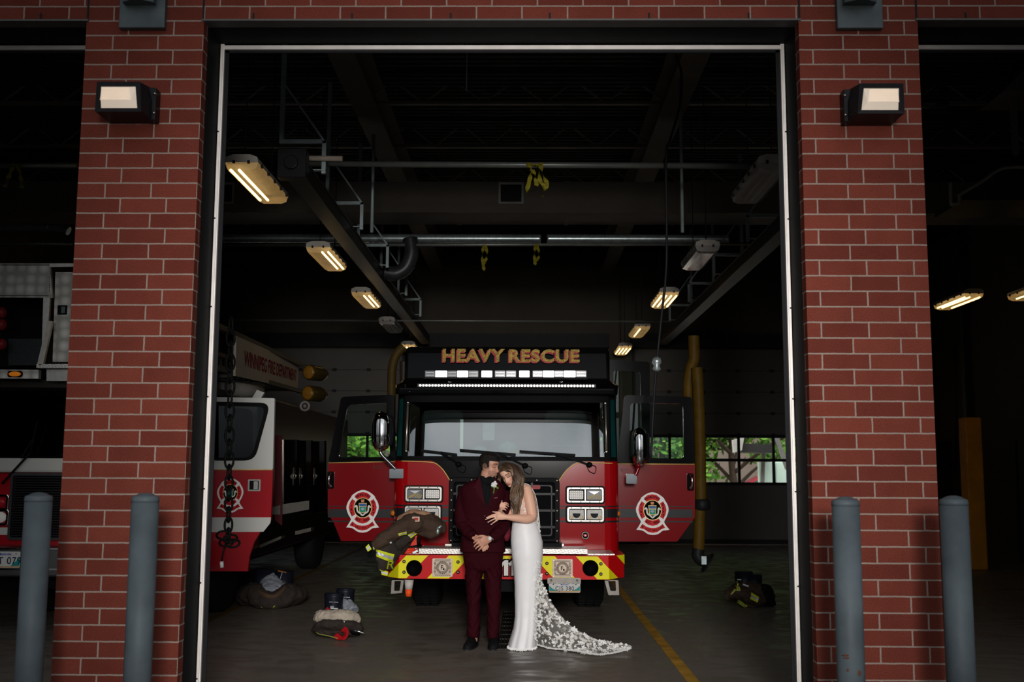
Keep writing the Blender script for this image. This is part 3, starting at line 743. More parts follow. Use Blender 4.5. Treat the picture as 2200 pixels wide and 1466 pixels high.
CRED = M('chevron_red', (.55, .004, .006), .45, 0, .05, 6)
TEAL = M('dark_green_glass', (.004, .045, .042), .12, 0, .2, 4, 0, 60, None, 1, .6)
AMB = M('amber_lens', (.55, .14, .01), .2, 0, .1, 9, 0, 60, None, 1, .3)
RUB = M('tyre_rubber', (.012, .012, .012), .8, 0, .2, 8, .3, 80)
def diamond_mat():
    m, N, L, b = nodes('diamond_plate')
    tc = N.new('ShaderNodeTexCoord'); mp = N.new('ShaderNodeMapping'); mp.inputs['Rotation'].default_value = (.785, .785, .785); L.new(tc.outputs['Object'], mp.inputs['Vector'])
    ck = N.new('ShaderNodeTexChecker'); ck.inputs['Scale'].default_value = 90; ck.inputs['Color1'].default_value = (.75, .72, .68, 1); ck.inputs['Color2'].default_value = (.32, .30, .28, 1); L.new(mp.outputs[0], ck.inputs['Vector'])
    L.new(ck.outputs['Color'], b.inputs['Base Color']); b.inputs['Metallic'].default_value = .6; b.inputs['Roughness'].default_value = .38
    bp = N.new('ShaderNodeBump'); bp.inputs['Strength'].default_value = .5; bp.inputs['Distance'].default_value = .004; L.new(ck.outputs['Fac'], bp.inputs['Height']); L.new(bp.outputs['Normal'], b.inputs['Normal'])
    return m
DIAM = diamond_mat()
YBM, YC, YD = 10.95, 11.65, 11.95
cL, cR = P(850, 1080, YD).x, P(1326, 1080, YD).x; cx = (cL+cR)/2; hw = (cR-cL)/2
truck = thing('fire_truck', (cx, 13.5, 0), 'red and black heavy rescue fire truck parked nose out, both front doors open', 'fire truck')
zlo, zbelt = P(1080, 1186, YC).z, P(1080, 991, YC).z
def plan(y0, y1, h, r, z, seg=8):
    o = [V((cx-h, y1, z))]
    for k in range(seg+1):
        a = math.pi+k/seg*math.pi/2; o.append(V((cx-h+r+r*math.cos(a), y0+r+r*math.sin(a), z)))
    for k in range(seg+1):
        a = 1.5*math.pi+k/seg*math.pi/2; o.append(V((cx+h-r+r*math.cos(a), y0+r+r*math.sin(a), z)))
    o.append(V((cx+h, y1, z))); return o
mb = MB(); mb.loft([plan(YC, 14.4, hw, .16, z) for z in (zlo-.12, zlo, (zlo+zbelt)/2, zbelt)]); 
for f in range(len(mb.sm)): mb.sm[f] = False
cab = mb.build('cab_body', RED, truck)
# stripes wrapping the nose
bands = [(1086, 1089), (1093, 1112), (1118, 1122)]
mb = MB()
for a, b in bands:
    z1, z0 = P(1080, a, YC).z, P(1080, b, YC).z
    r0 = plan(YC-.003, 12.2, hw+.003, .163, z0); r1 = plan(YC-.003, 12.2, hw+.003, .163, z1)
    mb.add(r0[1:-1]+r1[1:-1], [(i, i+1, i+1+len(r0)-2, i+len(r0)-2) for i in range(len(r0)-3)])
mb.build('side_stripe', STRP, cab)
# black nose panel and gold pinstripes
cf = lambda px, py, d=0: P(px, py, YC-d)
npn = [cf(927, 990), cf(938, 995), cf(950, 1006), cf(959, 1019), cf(966, 1036), cf(966, 1178), cf(1200, 1178), cf(1200, 1036), cf(1208, 1020), cf(1218, 1008), cf(1230, 998), cf(1245, 991)]
mb = MB(); mb.prism([p+V((0, -.008, 0)) for p in npn], (0, .006, 0)); mb.build('nose_panel', GLB, cab)
mb = MB()
for pts in ([(862, 991), (900, 992), (927, 994), (939, 998), (951, 1009), (960, 1022), (967, 1034)], [(1316, 996), (1275, 995), (1245, 995), (1230, 1001), (1218, 1011), (1208, 1023), (1199, 1036)]):
    mb.tube(spline([cf(a, b, .012) for a, b in pts], 30), .006, 6)
mb.build_each('pinstripe', GOLD, cab)
# grille
gc = cf(1083, 1097, .05); gw, gh = 1.19, .70
mb = MB(); mb.frame(rrect(gc, gw, gh, .06), rrect(gc, gw-.11, gh-.11, .03), (0, .07, 0))
g = mb.build('grille', MBK, truck, .008)
mb = MB(); mb.bx(gc.x-gw/2+.05, gc.x+gw/2-.05, YC-.012, YC-.006, gc.z-gh/2+.05, gc.z+gh/2-.05); mb.build('grille_mesh', M('radiator_black', (.003, .003, .004), .7, 0, .3, 40, 0, 60, None, 1, 0, .05), g)
mb = MB()
for k in range(1, 4): z = gc.z-gh/2+gh*k/4; mb.bx(gc.x-gw/2+.05, gc.x+gw/2-.05, YC-.05, YC-.012, z-.012, z+.012)
for k in range(1, 4): x = gc.x-gw/2+gw*k/4; mb.bx(x-.012, x+.012, YC-.04, YC-.012, gc.z-gh/2+.05, gc.z+gh/2-.05)
mb.frame(rrect(gc+V((0, .0, 0)), gw-.16, gh-.16, .03), rrect(gc, gw-.185, gh-.185, .03), (0, .04, 0))
mb.build('grille_bar', M('satin_black_bar', (.012, .012, .013), .35, 0, .2, 6, 0, 60, None, 1, 0, .15), g)
mb = MB()
for k in range(7):
    for sx in (-1, 1): z = gc.z-gh/2+.03+(gh-.06)*k/6; mb.cyl((gc.x+sx*(gw/2-.028), YC-.06, z), (gc.x+sx*(gw/2-.028), YC-.052, z), .007, 8)
for sx in (-.35, 0, .35):
    for sz in (-1, 1): mb.cyl((gc.x+sx, YC-.06, gc.z+sz*(gh/2-.028)), (gc.x+sx, YC-.052, gc.z+sz*(gh/2-.028)), .007, 8)
mb.build_each('grille_bolt', M('dull_aluminium', (.20, .185, .165), .4, .4, .15, 20), g)
mb = MB(); mb.prism(rrect(cf(1152, 1047, .062), .09, .045, .02), (0, .015, 0)); mb.build('grille_badge', M('badge_red', (.30, .02, .03), .4), g)
# lamps ------------------------------------------------------------------
LEDW = M('clear_led_lens', (.42, .41, .39), .15, 0, .2, 60, .3, 120, (1, .97, .92), .08)
LEDG = M('grey_lens', (.22, .22, .23), .15, .3, .2, 20)
def lampbox(cxp, cyp, wp, hp, kind, out):
    c = cf(cxp, cyp, .045); s = YC/FPX; w, h = wp*s, hp*s
    t = MB(); t.frame(rrect(c, w, h, .03), rrect(c, w-.05, h-.05, .02), (0, .05, 0)); t.bx(c.x-.012, c.x+.012, YC-.04, YC-.01, c.z-h/2+.02, c.z+h/2-.02)
    f = t.build('headlamp_bezel', BEZEL, truck, .006)
    t = MB(); t.frame(rrect(c+V((0, .03, 0)), w+.025, h+.025, .035), rrect(c+V((0, .03, 0)), w-.02, h-.02, .03), (0, .02, 0)); t.build('bezel_gasket', MBK, f)
    t = MB(); t.bx(c.x-w/2+.02, c.x+w/2-.02, YC-.022, YC-.015, c.z-h/2+.02, c.z+h/2-.02); t.build('lamp_back', MBK, f)
    lw = w/2-.045
    for sx in (-1, 1):
        q = c+V((sx*w/4*.96, .008, 0))
        if kind == 'up':
            if sx == out:      # turn signal with amber chevrons
                t = MB(); t.prism(rrect(q, lw, h-.065, .012), (0, .012, 0)); a = t.build('turn_lamp', LEDG, f)
                t = MB()
                for k in range(7):
                    x = q.x-lw/2+.02+k*(lw-.04)/6; t.bar((x-.016, q.y-.003, q.z-.025-.008*abs(3-k)), (x+.02, q.y-.003, q.z+.012-.008*abs(3-k)), .004, .007)
                t.build('amber_element', M('dull_amber', (.45, .32, .06), .4), a)
                t = MB(); t.prism([q+V((-lw/2+.02, -.004, h/2-.045)), q+V((0, -.004, .005)), q+V((lw/2-.02, -.004, h/2-.045))], (0, .003, 0)); t.build('reflector', M('pale_reflector', (.55, .55, .56), .2, .5), a)
            else:
                t = MB(); t.prism(rrect(q, lw*.96, h-.075, .014), (0, .012, 0)); a = t.build('warning_lamp', LEDW, f)
                t = MB(); 
                for r in range(4):
                    for k in range(7): t.bx(q.x-lw*.42+k*lw*.84/6-.006, q.x-lw*.42+k*lw*.84/6+.006, q.y-.005, q.y, q.z-h*.22+r*h*.44/3-.007, q.z-h*.22+r*h*.44/3+.007)
                t.build('led_cell', M('led_cell_white', (.7, .68, .64), .3, 0, .05, 8, 0, 60, (1, .96, .9), .15), a)
        else:
            t = MB(); t.prism(rrect(q, lw, h-.062, .012), (0, .012, 0)); a = t.build('headlight', LEDW, f)
            t = MB(); n = 14
            t.prism([q+V((.042*math.cos(math.pi+math.pi*i/n), -.004, .012+.05*math.sin(math.pi+math.pi*i/n))) for i in range(n+1)], (0, .003, 0)); t.build('projector_lens', M('dark_projector', (.04, .045, .05), .08, .5, .4, 40), a)
            t = MB()
            for s2 in (-1, 1): t.ring(q+V((s2*lw*.33, -.003, -.028)), (0, 1, 0), .014, .004, 0, 16, 6)
            t.build_each('lamp_ring', GOLD, a)
    t = MB()
    for k in (-.38, -.12, .12, .38):
        for sz in (-1, 1): t.cyl(c+V((k*w, -.002, sz*(h/2-.011))), c+V((k*w, .004, sz*(h/2-.011))), .006, 8)
    t.build_each('bezel_screw', MBK, f)
lampbox(910, 1062, 78, 32, 'up', -1); lampbox(1257.5, 1064, 79, 33, 'up', 1)
lampbox(908, 1103, 77, 31, 'low', -1); lampbox(1258, 1106, 79, 32, 'low', 1)
# small round maker's emblem
c = cf(1257.5, 1151, .01)
mb = MB(); mb.lathe(c, (0, 1, 0), [(.038, 0), (.042, .004), (.042, .012)], 0); mb.ring(c, (0, 1, 0), .035, .003, 1, 28, 6); mb.box(c+V((0, -.002, 0)), (.026, .004, .026), 2); mb.prism([c+V((-.026, -.003, .012)), c+V((.026, -.003, .012)), c+V((.016, -.003, -.006)), c+V((-.016, -.003, -.006))], (0, .002, 0), 3); mb.box(c+V((0, -.005, 0)), (.016, .003, .016), 1)
mb.build('round_emblem', [GLB, WHT, CRED, CRED], cab)
# marker lights at the front corners
for px, py in ((845, 1103), (1327, 1104)):
    q = P(px, py, YC+.12); mb = MB(); sg = -1 if px < 1000 else 1
    mb.lathe(q, (sg*.6, -1, 0), [(.03, -.02), (.03, .01), (.022, .022), (.001, .028)]); mb.build('marker_light', AMB, truck)
# upper cab ---------------------------------------------------------------
YW0 = YC+.03; TILT = math.tan(math.radians(12.0))
zg0, zg1 = P(1080, 990, YC).z+.0, P(1080, 846, YC+.2).z
def wy(x, z): 
    u = abs(x-cx); return YW0+.004*u*u+.012*u**10+(z-zg0)*TILT
ghw = 1.10
mb = MB(); mb.grid(lambda a, b: V((cx+(2*a-1)*ghw, wy(cx+(2*a-1)*ghw, lerp(zg0+.03, zg1-.02, b)), lerp(zg0+.03, zg1-.02, b))), 61, 12)
def wind_mat():
    m, N, L, b = nodes('windshield_glass')
    tr = N.new('ShaderNodeBsdfTransparent'); tr.inputs[0].default_value = (.55, .68, .66, 1)
    gl = N.new('ShaderNodeBsdfGlossy'); gl.inputs['Roughness'].default_value = .005; gl.inputs['Color'].default_value = (.93, .98, 1, 1)
    nz = N.new('ShaderNodeTexNoise'); nz.inputs['Scale'].default_value = 1.6
    ma = N.new('ShaderNodeMath'); ma.operation = 'MULTIPLY_ADD'; ma.inputs[1].default_value = .06; ma.inputs[2].default_value = .35
    mx = N.new('ShaderNodeMixShader'); L.new(nz.outputs['Fac'], ma.inputs[0]); L.new(ma.outputs[0], mx.inputs[0])
    L.new(tr.outputs[0], mx.inputs[1]); L.new(gl.outputs[0], mx.inputs[2]); L.new(mx.outputs[0], N['Material Output'].inputs[0]); return m
mb.build('windshield', wind_mat(), truck, fix=False)
mb = MB()
def strip(za, zb, x0, x1, n, d):
    o = len(mb.v)
    mb.grid(lambda a, b: V((lerp(x0, x1, a), wy(lerp(x0, x1, a), lerp(za, zb, b))-d, lerp(za, zb, b))), n, 3)
strip(zg0-.03, zg0+.045, cx-ghw-.02, cx+ghw+.02, 40, .012); strip(zg1-.10, zg1+.02, cx-ghw-.02, cx+ghw+.02, 40, .012)
for sg in (-1, 1): strip(zg0-.02, zg1+.01, cx+sg*(ghw-.02), cx+sg*(ghw+.03), 5, .014)
mb.build('windshield_seal', MBK, truck, fix=False)
# corner posts: dark green glass with black surrounds
for sg in (-1, 1):
    mb = MB(); r = []
    for z in (zbelt, zg1+.02):
        y0 = wy(cx+sg*ghw, z); r.append([V((cx+sg*(ghw+.02), y0+.0, z)), V((cx+sg*(hw-.005), y0+.12, z)), V((cx+sg*(hw-.005), y0+.24, z)), V((cx+sg*(ghw-.02), y0+.2, z))])
    mb.loft(r, 0, True, False); a = mb.build('corner_post', MBK, truck)
    mb = MB(); z0, z1 = zbelt+.05, zg1-.06
    q = [V((cx+sg*(ghw+.045), wy(cx+sg*ghw, z0)+.022, z0)), V((cx+sg*(hw-.025), wy(cx+sg*ghw, z0)+.094, z0)), V((cx+sg*(hw-.03), wy(cx+sg*ghw, z1)+.094, z1)), V((cx+sg*(ghw+.05), wy(cx+sg*ghw, z1)+.022, z1))]
    mb.prism(q, (sg*.004, -.006, 0)); mb.build('corner_glass', TEAL, a)
    mb = MB(); x = cx+sg*(ghw-.01); mb.tube([(x, wy(x, z0)-.03, z0+.06), (x, wy(x, z1)-.05, z1-.05)], .012, 8)
    for z in (z0+.06, z1-.05): mb.cyl((x, wy(x, z)-.03, z), (x, wy(x, z), z), .01, 8)
    mb.build('grab_rail', M('dull_rail', (.35, .33, .28), .3, .8), a)
# raised roof, brow and sign face
ztop = P(1083, 742, 11.95).z; zbrow = zg1
rx0, rx1 = P(872, 745, 11.95).x, P(1306, 745, 11.95).x
f0 = YW0+(zbrow-zg0)*TILT
mb = MB()
sec = [(f0-.10, zbrow-.02), (f0-.12, zbrow+.05), (f0+.0, zbrow+.10), (f0+.10, zbrow+.16), (f0+.13, ztop-.09), (f0+.17, ztop-.02), (f0+.30, ztop), (14.4, ztop), (14.4, zbrow-.02)]
xs = [(cx-hw, .0), (cx-hw+.03, 1), (cx+hw-.03, 1), (cx+hw, 0)]
rings = []
for x, k in xs:
    ring = []
    for y, z in sec:
        yy, zz = y, z
        if not k: yy = y+(.06 if y < 14 else 0); zz = z-(.05 if z > zbrow+.2 else 0)
        ring.append(V((x if z < zbrow+.12 else lerp(x, cx, .055), yy, zz)))
    rings.append(ring)
mb.loft(rings, 0, True, False); roof = mb.build('cab_roof', GLB, truck, .02)
LETG = M('engraved_gold_leaf', (.20, .125, .022), .5, .3, .75, 70)
LETR = M('letter_red_edge', (.34, .008, .012), .45)
yS = f0+.10
for dx, dz, mt, dp, nm, bo in ((-.012, -.012, LETR, .002, 'letter_shadow', .05), (0, 0, LETG, .006, 'letter_face', .035)):
    mb = MB()
    a = P(1018, 764, yS); b = P(1169.5, 765, yS)
    for c0, s, wpx in ((a, 'HEAVY', 134), (b, 'RESCUE', 152)):
        t = MB(); text_mb(t, s, .19, (0, 0, 0), mi=0, bold=bo, depth=dp, spacing=1.1)
        w = max(p.x for p in t.v)-min(p.x for p in t.v); h = max(p.z for p in t.v)-min(p.z for p in t.v); mxx = (max(p.x for p in t.v)+min(p.x for p in t.v))/2; mz = (max(p.z for p in t.v)+min(p.z for p in t.v))/2
        kx = wpx*yS/FPX/w; kz = 28*yS/FPX/h
        # wider strokes from the shear of the roof face
        t.v = [V((c0.x+(p.x-mxx)*kx+dx, yS-.008-dp+p.y, c0.z+(p.z-mz)*kz+dz)) for p in t.v]; mb.join(t)
    mb.build('roof_'+nm, mt, roof, fix=False)
# light bar and LED strip
LBON = M('lit_white_lamp', (.9, .9, .9), .3, 0, .03, 8, 0, 60, (1, 1, 1), 2.2)
LBOFF = M('grey_led_module', (.10, .10, .105), .25, .2, .3, 50)
yl = f0-.02; a, b = P(913, 796, yl), P(1260, 812, yl)
mb = MB(); mb.bx(a.x, b.x, yl, yl+.12, b.z, a.z); mb.bx(a.x-.01, b.x+.01, yl-.01, yl+.12, b.z-.02, b.z); lb = mb.build('light_bar', MBK, truck)
segs = [(913, 935, 0), (935, 961, 1), (961, 982, 0), (982, 1006, 1), (1006, 1028, 0), (1034, 1058, 1), (1063, 1086, 0), (1087, 1109, 0), (1115, 1138, 1), (1144, 1166, 0), (1166, 1191, 1), (1191, 1211, 0), (1211, 1237, 1), (1237, 1260, 0)]
for x0, x1, on in segs:
    p, q = P(x0+.5, 797, yl), P(x1-.5, 811, yl)
    mb = MB(); mb.prism(rrect(((p.x+q.x)/2, yl-.014, (p.z+q.z)/2), q.x-p.x, p.z-q.z, .006, 2), (0, .016, 0)); lm = mb.build('lamp_module', LBON if on else LBOFF, lb)
    if not on:
        mb = MB()
        for zz in (.3, .7): mb.bx(p.x+.01, q.x-.01, yl-.017, yl-.013, lerp(q.z, p.z, zz)-.004, lerp(q.z, p.z, zz)+.004)
        mb.build('module_bar', CHROME, lm)
yl = f0-.125; a, b = P(900, 826, yl), P(1277, 832, yl)
mb = MB(); mb.bx(a.x-.02, b.x+.02, yl, yl+.06, b.z-.012, a.z+.012); ls = mb.build('scene_light_bar', MBK, truck)
LEDD = M('led_dot', (.9, .9, .85), .3, 0, .03, 8, 0, 60, (1, .97, .88), 2.6)
n = 57
mb = MB()
for k in range(n):
    x = lerp(a.x+.015, b.x-.015, k/(n-1)); mb.lathe((x, yl+.002, (a.z+b.z)/2), (0, -1, 0), [(.0145, 0), (.0125, .006), (.006, .010), (.001, .011)], 0, 8)
mb.build('led_row', LEDD, ls, kind='stuff')
mb = MB(); mb.bx(a.x-.015, b.x+.015, yl-.001, yl, b.z-.004, a.z+.004); mb.build('led_backing', M('led_backing_dark', (.03, .03, .03), .4), ls)
for px in (966, 1206):
    q = P(px, 822, f0-.1); mb = MB(); mb.ell(q, (.02, .02, .012)); mb.build('roof_bolt', CHROME, roof)
for px in (880, 1294):
    q = P(px, 842, f0-.09); mb = MB(); mb.ell(q, (.022, .02, .008)); mb.build('roof_bolt', CHROME, roof)
# wipers -------------------------------------------------------------------
for (x0, y0, x1, y1, mx, my, bx_, by_) in ((905, 968, 982, 977, 948, 972, 985, 998), (988, 967, 1108, 977, 1070, 974, 1128, 1001), (1116, 970, 1236, 978, 1194, 975, 1266, 999)):
    w = lambda px, py, d: (lambda q: V((q.x, wy(q.x, q.z)-d, q.z)))(P(px, py, YC+.05))
    mb = MB(); mb.bar(w(x0, y0, .03), w(x1, y1, .03), .012, .022); bl = mb.build('wiper_blade', MBK, truck)
    mb = MB(); mb.bar(w(mx, my, .045), cf(bx_, by_, .05), .016, .02); mb.ell(cf(bx_, by_, .04), (.035, .04, .03)); mb.build('wiper_arm', MBK, bl)
    mb = MB(); q = cf(bx_+8, by_+8, .02); mb.tube(spline([cf(bx_, by_, .03), cf(bx_+14, by_+4, .04), cf(bx_+12, by_+18, .03), cf(bx_, by_+14, .02), cf(bx_-4, by_+4, .02)], 24), .004, 6); mb.build('washer_hose', MBK, bl)
# cab interior seen faintly through the glass
INT = M('cab_interior_grey', (.025, .03, .03), .7, 0, .2, 4)
mb = MB(); mb.bx(cx-1.12, cx+1.12, YC+.25, YC+.75, zbelt-.12, zbelt+.05); mb.build('dashboard', INT, truck, .04)
for px in (950, 1215):
    q = P(px, 975, YC+1.0); s = MB()
    s.loft([rrect((q.x, q.y+.1, q.z+.28), w, .62, .1) if False else [p+V((0, dy, 0)) for p in rrect((q.x, q.y, q.z+.15), .5, .75, .12)] for dy in (0, .14)], 0, True, False)
    st = s.build('seat_back', M('seat_grey_cloth', (.055, .065, .065), .8), truck, .03)
    s = MB(); s.prism(rrect((q.x, q.y, q.z+.64), .28, .2, .07), (0, .1, 0)); s.build('headrest', M('seat_grey_cloth'), st, .02)
q = P(1226, 958, YC+.62); mb = MB(); mb.ring(q, (0, -1, .7), .24, .016, 0, 36, 8); mb.bar(q+V((-.23, 0, 0)), q+V((.23, 0, 0)), .03, .02); mb.build('steering_wheel', M('wheel_grey', (.12, .13, .13), .5), truck)
PAPR = M('paper_white', (.7, .72, .68), .7)
q = P(1050, 928, YC+.9); mb = MB(); mb.box(q, (.14, .005, .20)); mb.build('paper_sheet', PAPR, truck)
q = P(992, 935, YC+.85); mb = MB(); mb.box(q, (.035, .03, .36)); mb.build('cab_light_strip', M('pale_strip', (.7, .75, .66), .5, 0, .05, 5, 0, 60, (.9, 1, .85), .25), truck)
HELM = M('pale_cloth', (.42, .55, .52), .7, 0, .25, 18, .4, 30)
for px, py, rx, rz, lab in ((1091, 962, .12, .085, 'pale folded cloth bundle on the dashboard behind the windshield, centre'), (1030, 966, .09, .05, 'smaller pale bundle on the dashboard left of centre')):
    q = P(px, py, YC+.5); mb = MB(); mb.ell(q, (rx, .1, rz)); o = mb.build('dashboard_bundle', HELM, None, label=lab, category='bundle')
q = P(1104, 972, YC+.4); mb = MB(); mb.box(q, (.17, .06, .045)); mb.build('wooden_box', M('tan_box', (.62, .42, .26), .7), None, .004, label='small tan box on the dashboard behind the middle wiper', category='box')
# doors ----------------------------------------------------------------------
def emblem(mb, cxp, cyp, Y, sc=1.0):
    K = lambda x, y, d: V((P(cxp, cyp, Y).x+(x-522)/12.22*sc*Y/FPX, Y-d, P(cxp, cyp, Y).z-(y-780)/12.22*sc*Y/FPX))
    def poly(pts, d, mi): mb.prism([K(a, b, d) for a, b in pts], (0, .0012, 0), mi)
    def sm(pts, n=3):
        c = spline([(a, b, 0) for a, b in pts], len(pts)*n); return [(p.x, p.y) for p in c]
    top = sm([(95, 1195), (150, 1120), (215, 1000), (200, 950), (140, 850), (92, 690), (130, 545), (210, 420), (240, 365), (380, 270), (520, 232), (660, 270), (805, 370), (840, 430), (910, 550), (937, 690), (890, 850), (830, 960), (825, 1010), (880, 1100), (955, 1190)])
    bot = sm([(955, 1190), (870, 1205), (780, 1215), (660, 1300), (520, 1325), (390, 1300), (270, 1220), (170, 1200), (95, 1195)])
    poly(top[:-1]+bot[:-1], .0035, 0)
    R = [[(300, 385), (400, 305), (520, 283), (630, 305), (725, 385), (662, 478), (600, 440), (520, 430), (440, 442), (372, 480)],
         [(240, 462), (320, 520), (290, 600), (285, 700), (300, 790), (325, 860), (240, 920), (180, 790), (155, 680), (180, 570)],
         [(795, 462), (715, 520), (745, 600), (752, 700), (740, 790), (712, 860), (798, 920), (860, 790), (882, 680), (856, 570)],
         [(365, 905), (440, 945), (520, 955), (600, 945), (675, 905), (728, 985), (640, 1065), (520, 1095), (400, 1065), (305, 990)],
         [(258, 1040), (350, 1110), (440, 1142), (520, 1150), (610, 1142), (700, 1105), (780, 1042), (845, 1140), (740, 1180), (640, 1250), (520, 1272), (400, 1250), (300, 1180), (180, 1150)]]
    for r in R: poly(r, .005, 1)
    el = lambda cx_, cy_, a, b, n=30: [(cx_+a*math.cos(2*math.pi*i/n), cy_+b*math.sin(2*math.pi*i/n)) for i in range(n)]
    poly(el(520, 690, 238, 262), .0055, 2); poly(el(520, 690, 224, 248), .0065, 3)
    poly([(415, 570), (622, 570), (605, 800), (520, 825), (432, 800)], .0075, 2)
    poly([(425, 580), (612, 580), (606, 655), (434, 655)], .0085, 4); poly([(434, 668), (604, 668), (596, 793), (520, 812), (442, 793)], .0085, 5)
    poly([(470, 478), (560, 478), (552, 548), (480, 548)], .0075, 6)
    for fx, fy in ((520, 700), (495, 722), (545, 722), (520, 742)): poly(el(fx, fy, 22, 20, 8), .0095, 7)
    rib = spline([K(a, b, .009) for a, b in ((310, 680), (345, 640), (370, 660), (375, 730), (395, 790), (460, 835), (520, 885), (580, 835), (650, 790), (668, 730), (670, 655), (692, 645), (730, 685))], 50)
    mb.tube(rib, 24/12.22*sc*Y/FPX, 6, 0)
    u = 12.22
    def word(s, pts, size):
        c = spline([(a, b, 0) for a, b in pts], 41); n = len(s)
        for i, ch in enumerate(s):
            if ch == ' ': continue
            k = int((i+.5)/n*40); p = c[k]; q = c[min(k+1, 40)]-c[max(k-1, 0)]; L = q.length
            text_mb(mb, ch, size/u*sc*Y/FPX, K(p.x, p.y, .0065), (q.x/L, 0, -q.y/L), (q.y/L, 0, q.x/L), 3, .02, depth=.001)
    word('WINNIPEG', [(345, 420), (420, 372), (520, 358), (620, 372), (700, 420)], 85)
    word('EST. 1882', [(355, 985), (440, 1010), (520, 1015), (600, 1010), (690, 975)], 85)
    word('WE HOLD THEE SAFE', [(235, 1105), (380, 1185), (520, 1210), (660, 1185), (800, 1095)], 62)
    for i, ch in enumerate('FIRE'): text_mb(mb, ch, 85/u*sc*Y/FPX, K(228, 550+i*95, .0065), mi=3, bold=.02, depth=.001)
    for i, ch in enumerate('DEPT'): text_mb(mb, ch, 85/u*sc*Y/FPX, K(800, 550+i*95, .0065), mi=3, bold=.02, depth=.001)
EMB = [WHT, M('emblem_red', (.48, .006, .012), .5), GOLD, GLB, M('emblem_blue', (.03, .10, .30), .4), M('emblem_green', (.0, .24, .14), .4), M('emblem_peach', (.55, .22, .10), .4), M('emblem_lilac', (.38, .40, .62), .4)]
door_glass = glass_mat('door_glass', (.80, .88, .86), .05)
def cabdoor(pan, frm, win, Y, embc, handle, strx, sideways):
    th = .055
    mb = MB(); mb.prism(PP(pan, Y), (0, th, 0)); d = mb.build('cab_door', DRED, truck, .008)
    mb = MB(); mb.frame(rpoly(PP(frm, Y), .04), rpoly(PP(win, Y), .05), (0, th, 0)); mb.build('window_frame', GLB, d)
    mb = MB(); mb.prism(rpoly(PP(win, Y+.03), .05), (0, .005, 0)); mb.build('window_pane', door_glass, d)
    mb = MB(); mb.tube([P(pan[0][0]+1, pan[0][1]+1, Y-.003), P(pan[1][0]-1, pan[1][1]+1, Y-.003)], .006, 6); mb.build_each('pinstripe', GOLD, d)
    mb = MB()
    for a, b in bands:
        p, q = P(strx[0], a+1, Y), P(strx[1], b+1, Y); mb.bx(p.x, q.x, Y-.003, Y-.0005, q.z, p.z)
    mb.build('door_stripe', STRP, d)
    mb = MB(); emblem(mb, embc[0], embc[1], Y-.002); mb.build('door_emblem', EMB, d)
    q = P(handle[0], handle[1], Y); mb = MB(); mb.prism(rrect(q+V((0, -.012, 0)), .075, .19, .02), (0, .012, 0)); hd = mb.build('handle_plate', GLB, d)
    mb = MB(); mb.tube(spline([q+V((.0, -.02, .075)), q+V((-.012*sideways, -.05, .045)), q+V((-.012*sideways, -.05, -.045)), q+V((0, -.02, -.075))], 14), .013, 8); mb.build('door_handle', CHROME, hd)
    return d
YDR = 11.98
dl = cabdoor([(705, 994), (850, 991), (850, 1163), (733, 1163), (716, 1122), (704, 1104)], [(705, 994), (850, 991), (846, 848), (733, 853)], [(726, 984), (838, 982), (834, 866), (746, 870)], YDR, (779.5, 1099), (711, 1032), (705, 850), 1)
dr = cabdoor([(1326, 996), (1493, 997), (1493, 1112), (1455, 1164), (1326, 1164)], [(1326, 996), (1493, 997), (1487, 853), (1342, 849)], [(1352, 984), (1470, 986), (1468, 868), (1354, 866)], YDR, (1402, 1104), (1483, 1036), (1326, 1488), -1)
# unit number on the doors
for (px, py, d) in ((812, 1005, dl), (1345, 1012, dr)):
    mb = MB(); text_mb(mb, 'R221', .055, P(px, py, YDR-.004), mi=0); mb.build('unit_number', M('dark_red_number', (.06, .004, .006), .4), d)
# crew door open behind the right front door
Y = 13.7
mb = MB(); mb.frame(rpoly(PP([(1300, 1170), (1396, 1170), (1396, 778), (1300, 772)], Y), .04), rpoly(PP([(1318, 985), (1378, 985), (1376, 800), (1318, 796)], Y), .04), (0, .05, 0)); d = mb.build('crew_door', GLB, truck)
mb = MB(); mb.prism(PP([(1318, 985), (1378, 985), (1376, 800), (1318, 796)], Y+.02), (0, .005, 0)); mb.build('crew_window_pane', door_glass, d)
# body behind the cab
mb = MB(); mb.bx(cx-hw+.01, cx+hw-.01, 14.4, 20.6, .55, ztop-.1); mb.build('rescue_body', M('dark_red_body', (.10, .004, .005), .3), truck, .02)
# mirrors
def mirror(px, py, wpx, hpx, arm, base, right):
    Y = 11.62; q = P(px, py, Y); s = Y/FPX; w, h = wpx*s, hpx*s
    mb = MB(); rings = []
    for i in range(15):
        t = -1+2*i/14; k = max(.02, (1-abs(t)**3.2)**.45); rings.append([V((q.x+w/2*k*math.cos(a), q.y+.085*k*math.sin(a)*(1 if math.sin(a) < 0 else .4), q.z+h/2*t)) for a in [2*math.pi*j/24 for j in range(24)]])
    mb.loft(rings); m_ = mb.build('mirror', CHROME, truck)
    sg = 1 if not right else 1
    mb = MB(); mb.loft([[V((p.x+sg*.026, p.y+.03, p.z)) for p in r] for r in rings[2:-2]]); mb.build('mirror_shell', M('mirror_shell_black', (.012, .012, .016), .25), m_)
    mb = MB(); mb.tube(spline([P(a, b, Y+.02) for a, b in arm], 16), .02, 10); mb.ell(P(arm[0][0], arm[0][1], Y), (.028, .028, .03)); mb.build('mirror_arm', CHROME if not right else DRED, m_)  # right arm coloured red to imitate a reflection in its chrome
    c = P(base[0], base[1], YC+.04); mb = MB(); mb.prism(rrect(c+V((0, -.06, 0)), base[2]*s, base[3]*s, .012), (0, .07, 0)); b_ = mb.build('mirror_bracket', CHROME, m_, .005)
    return m_
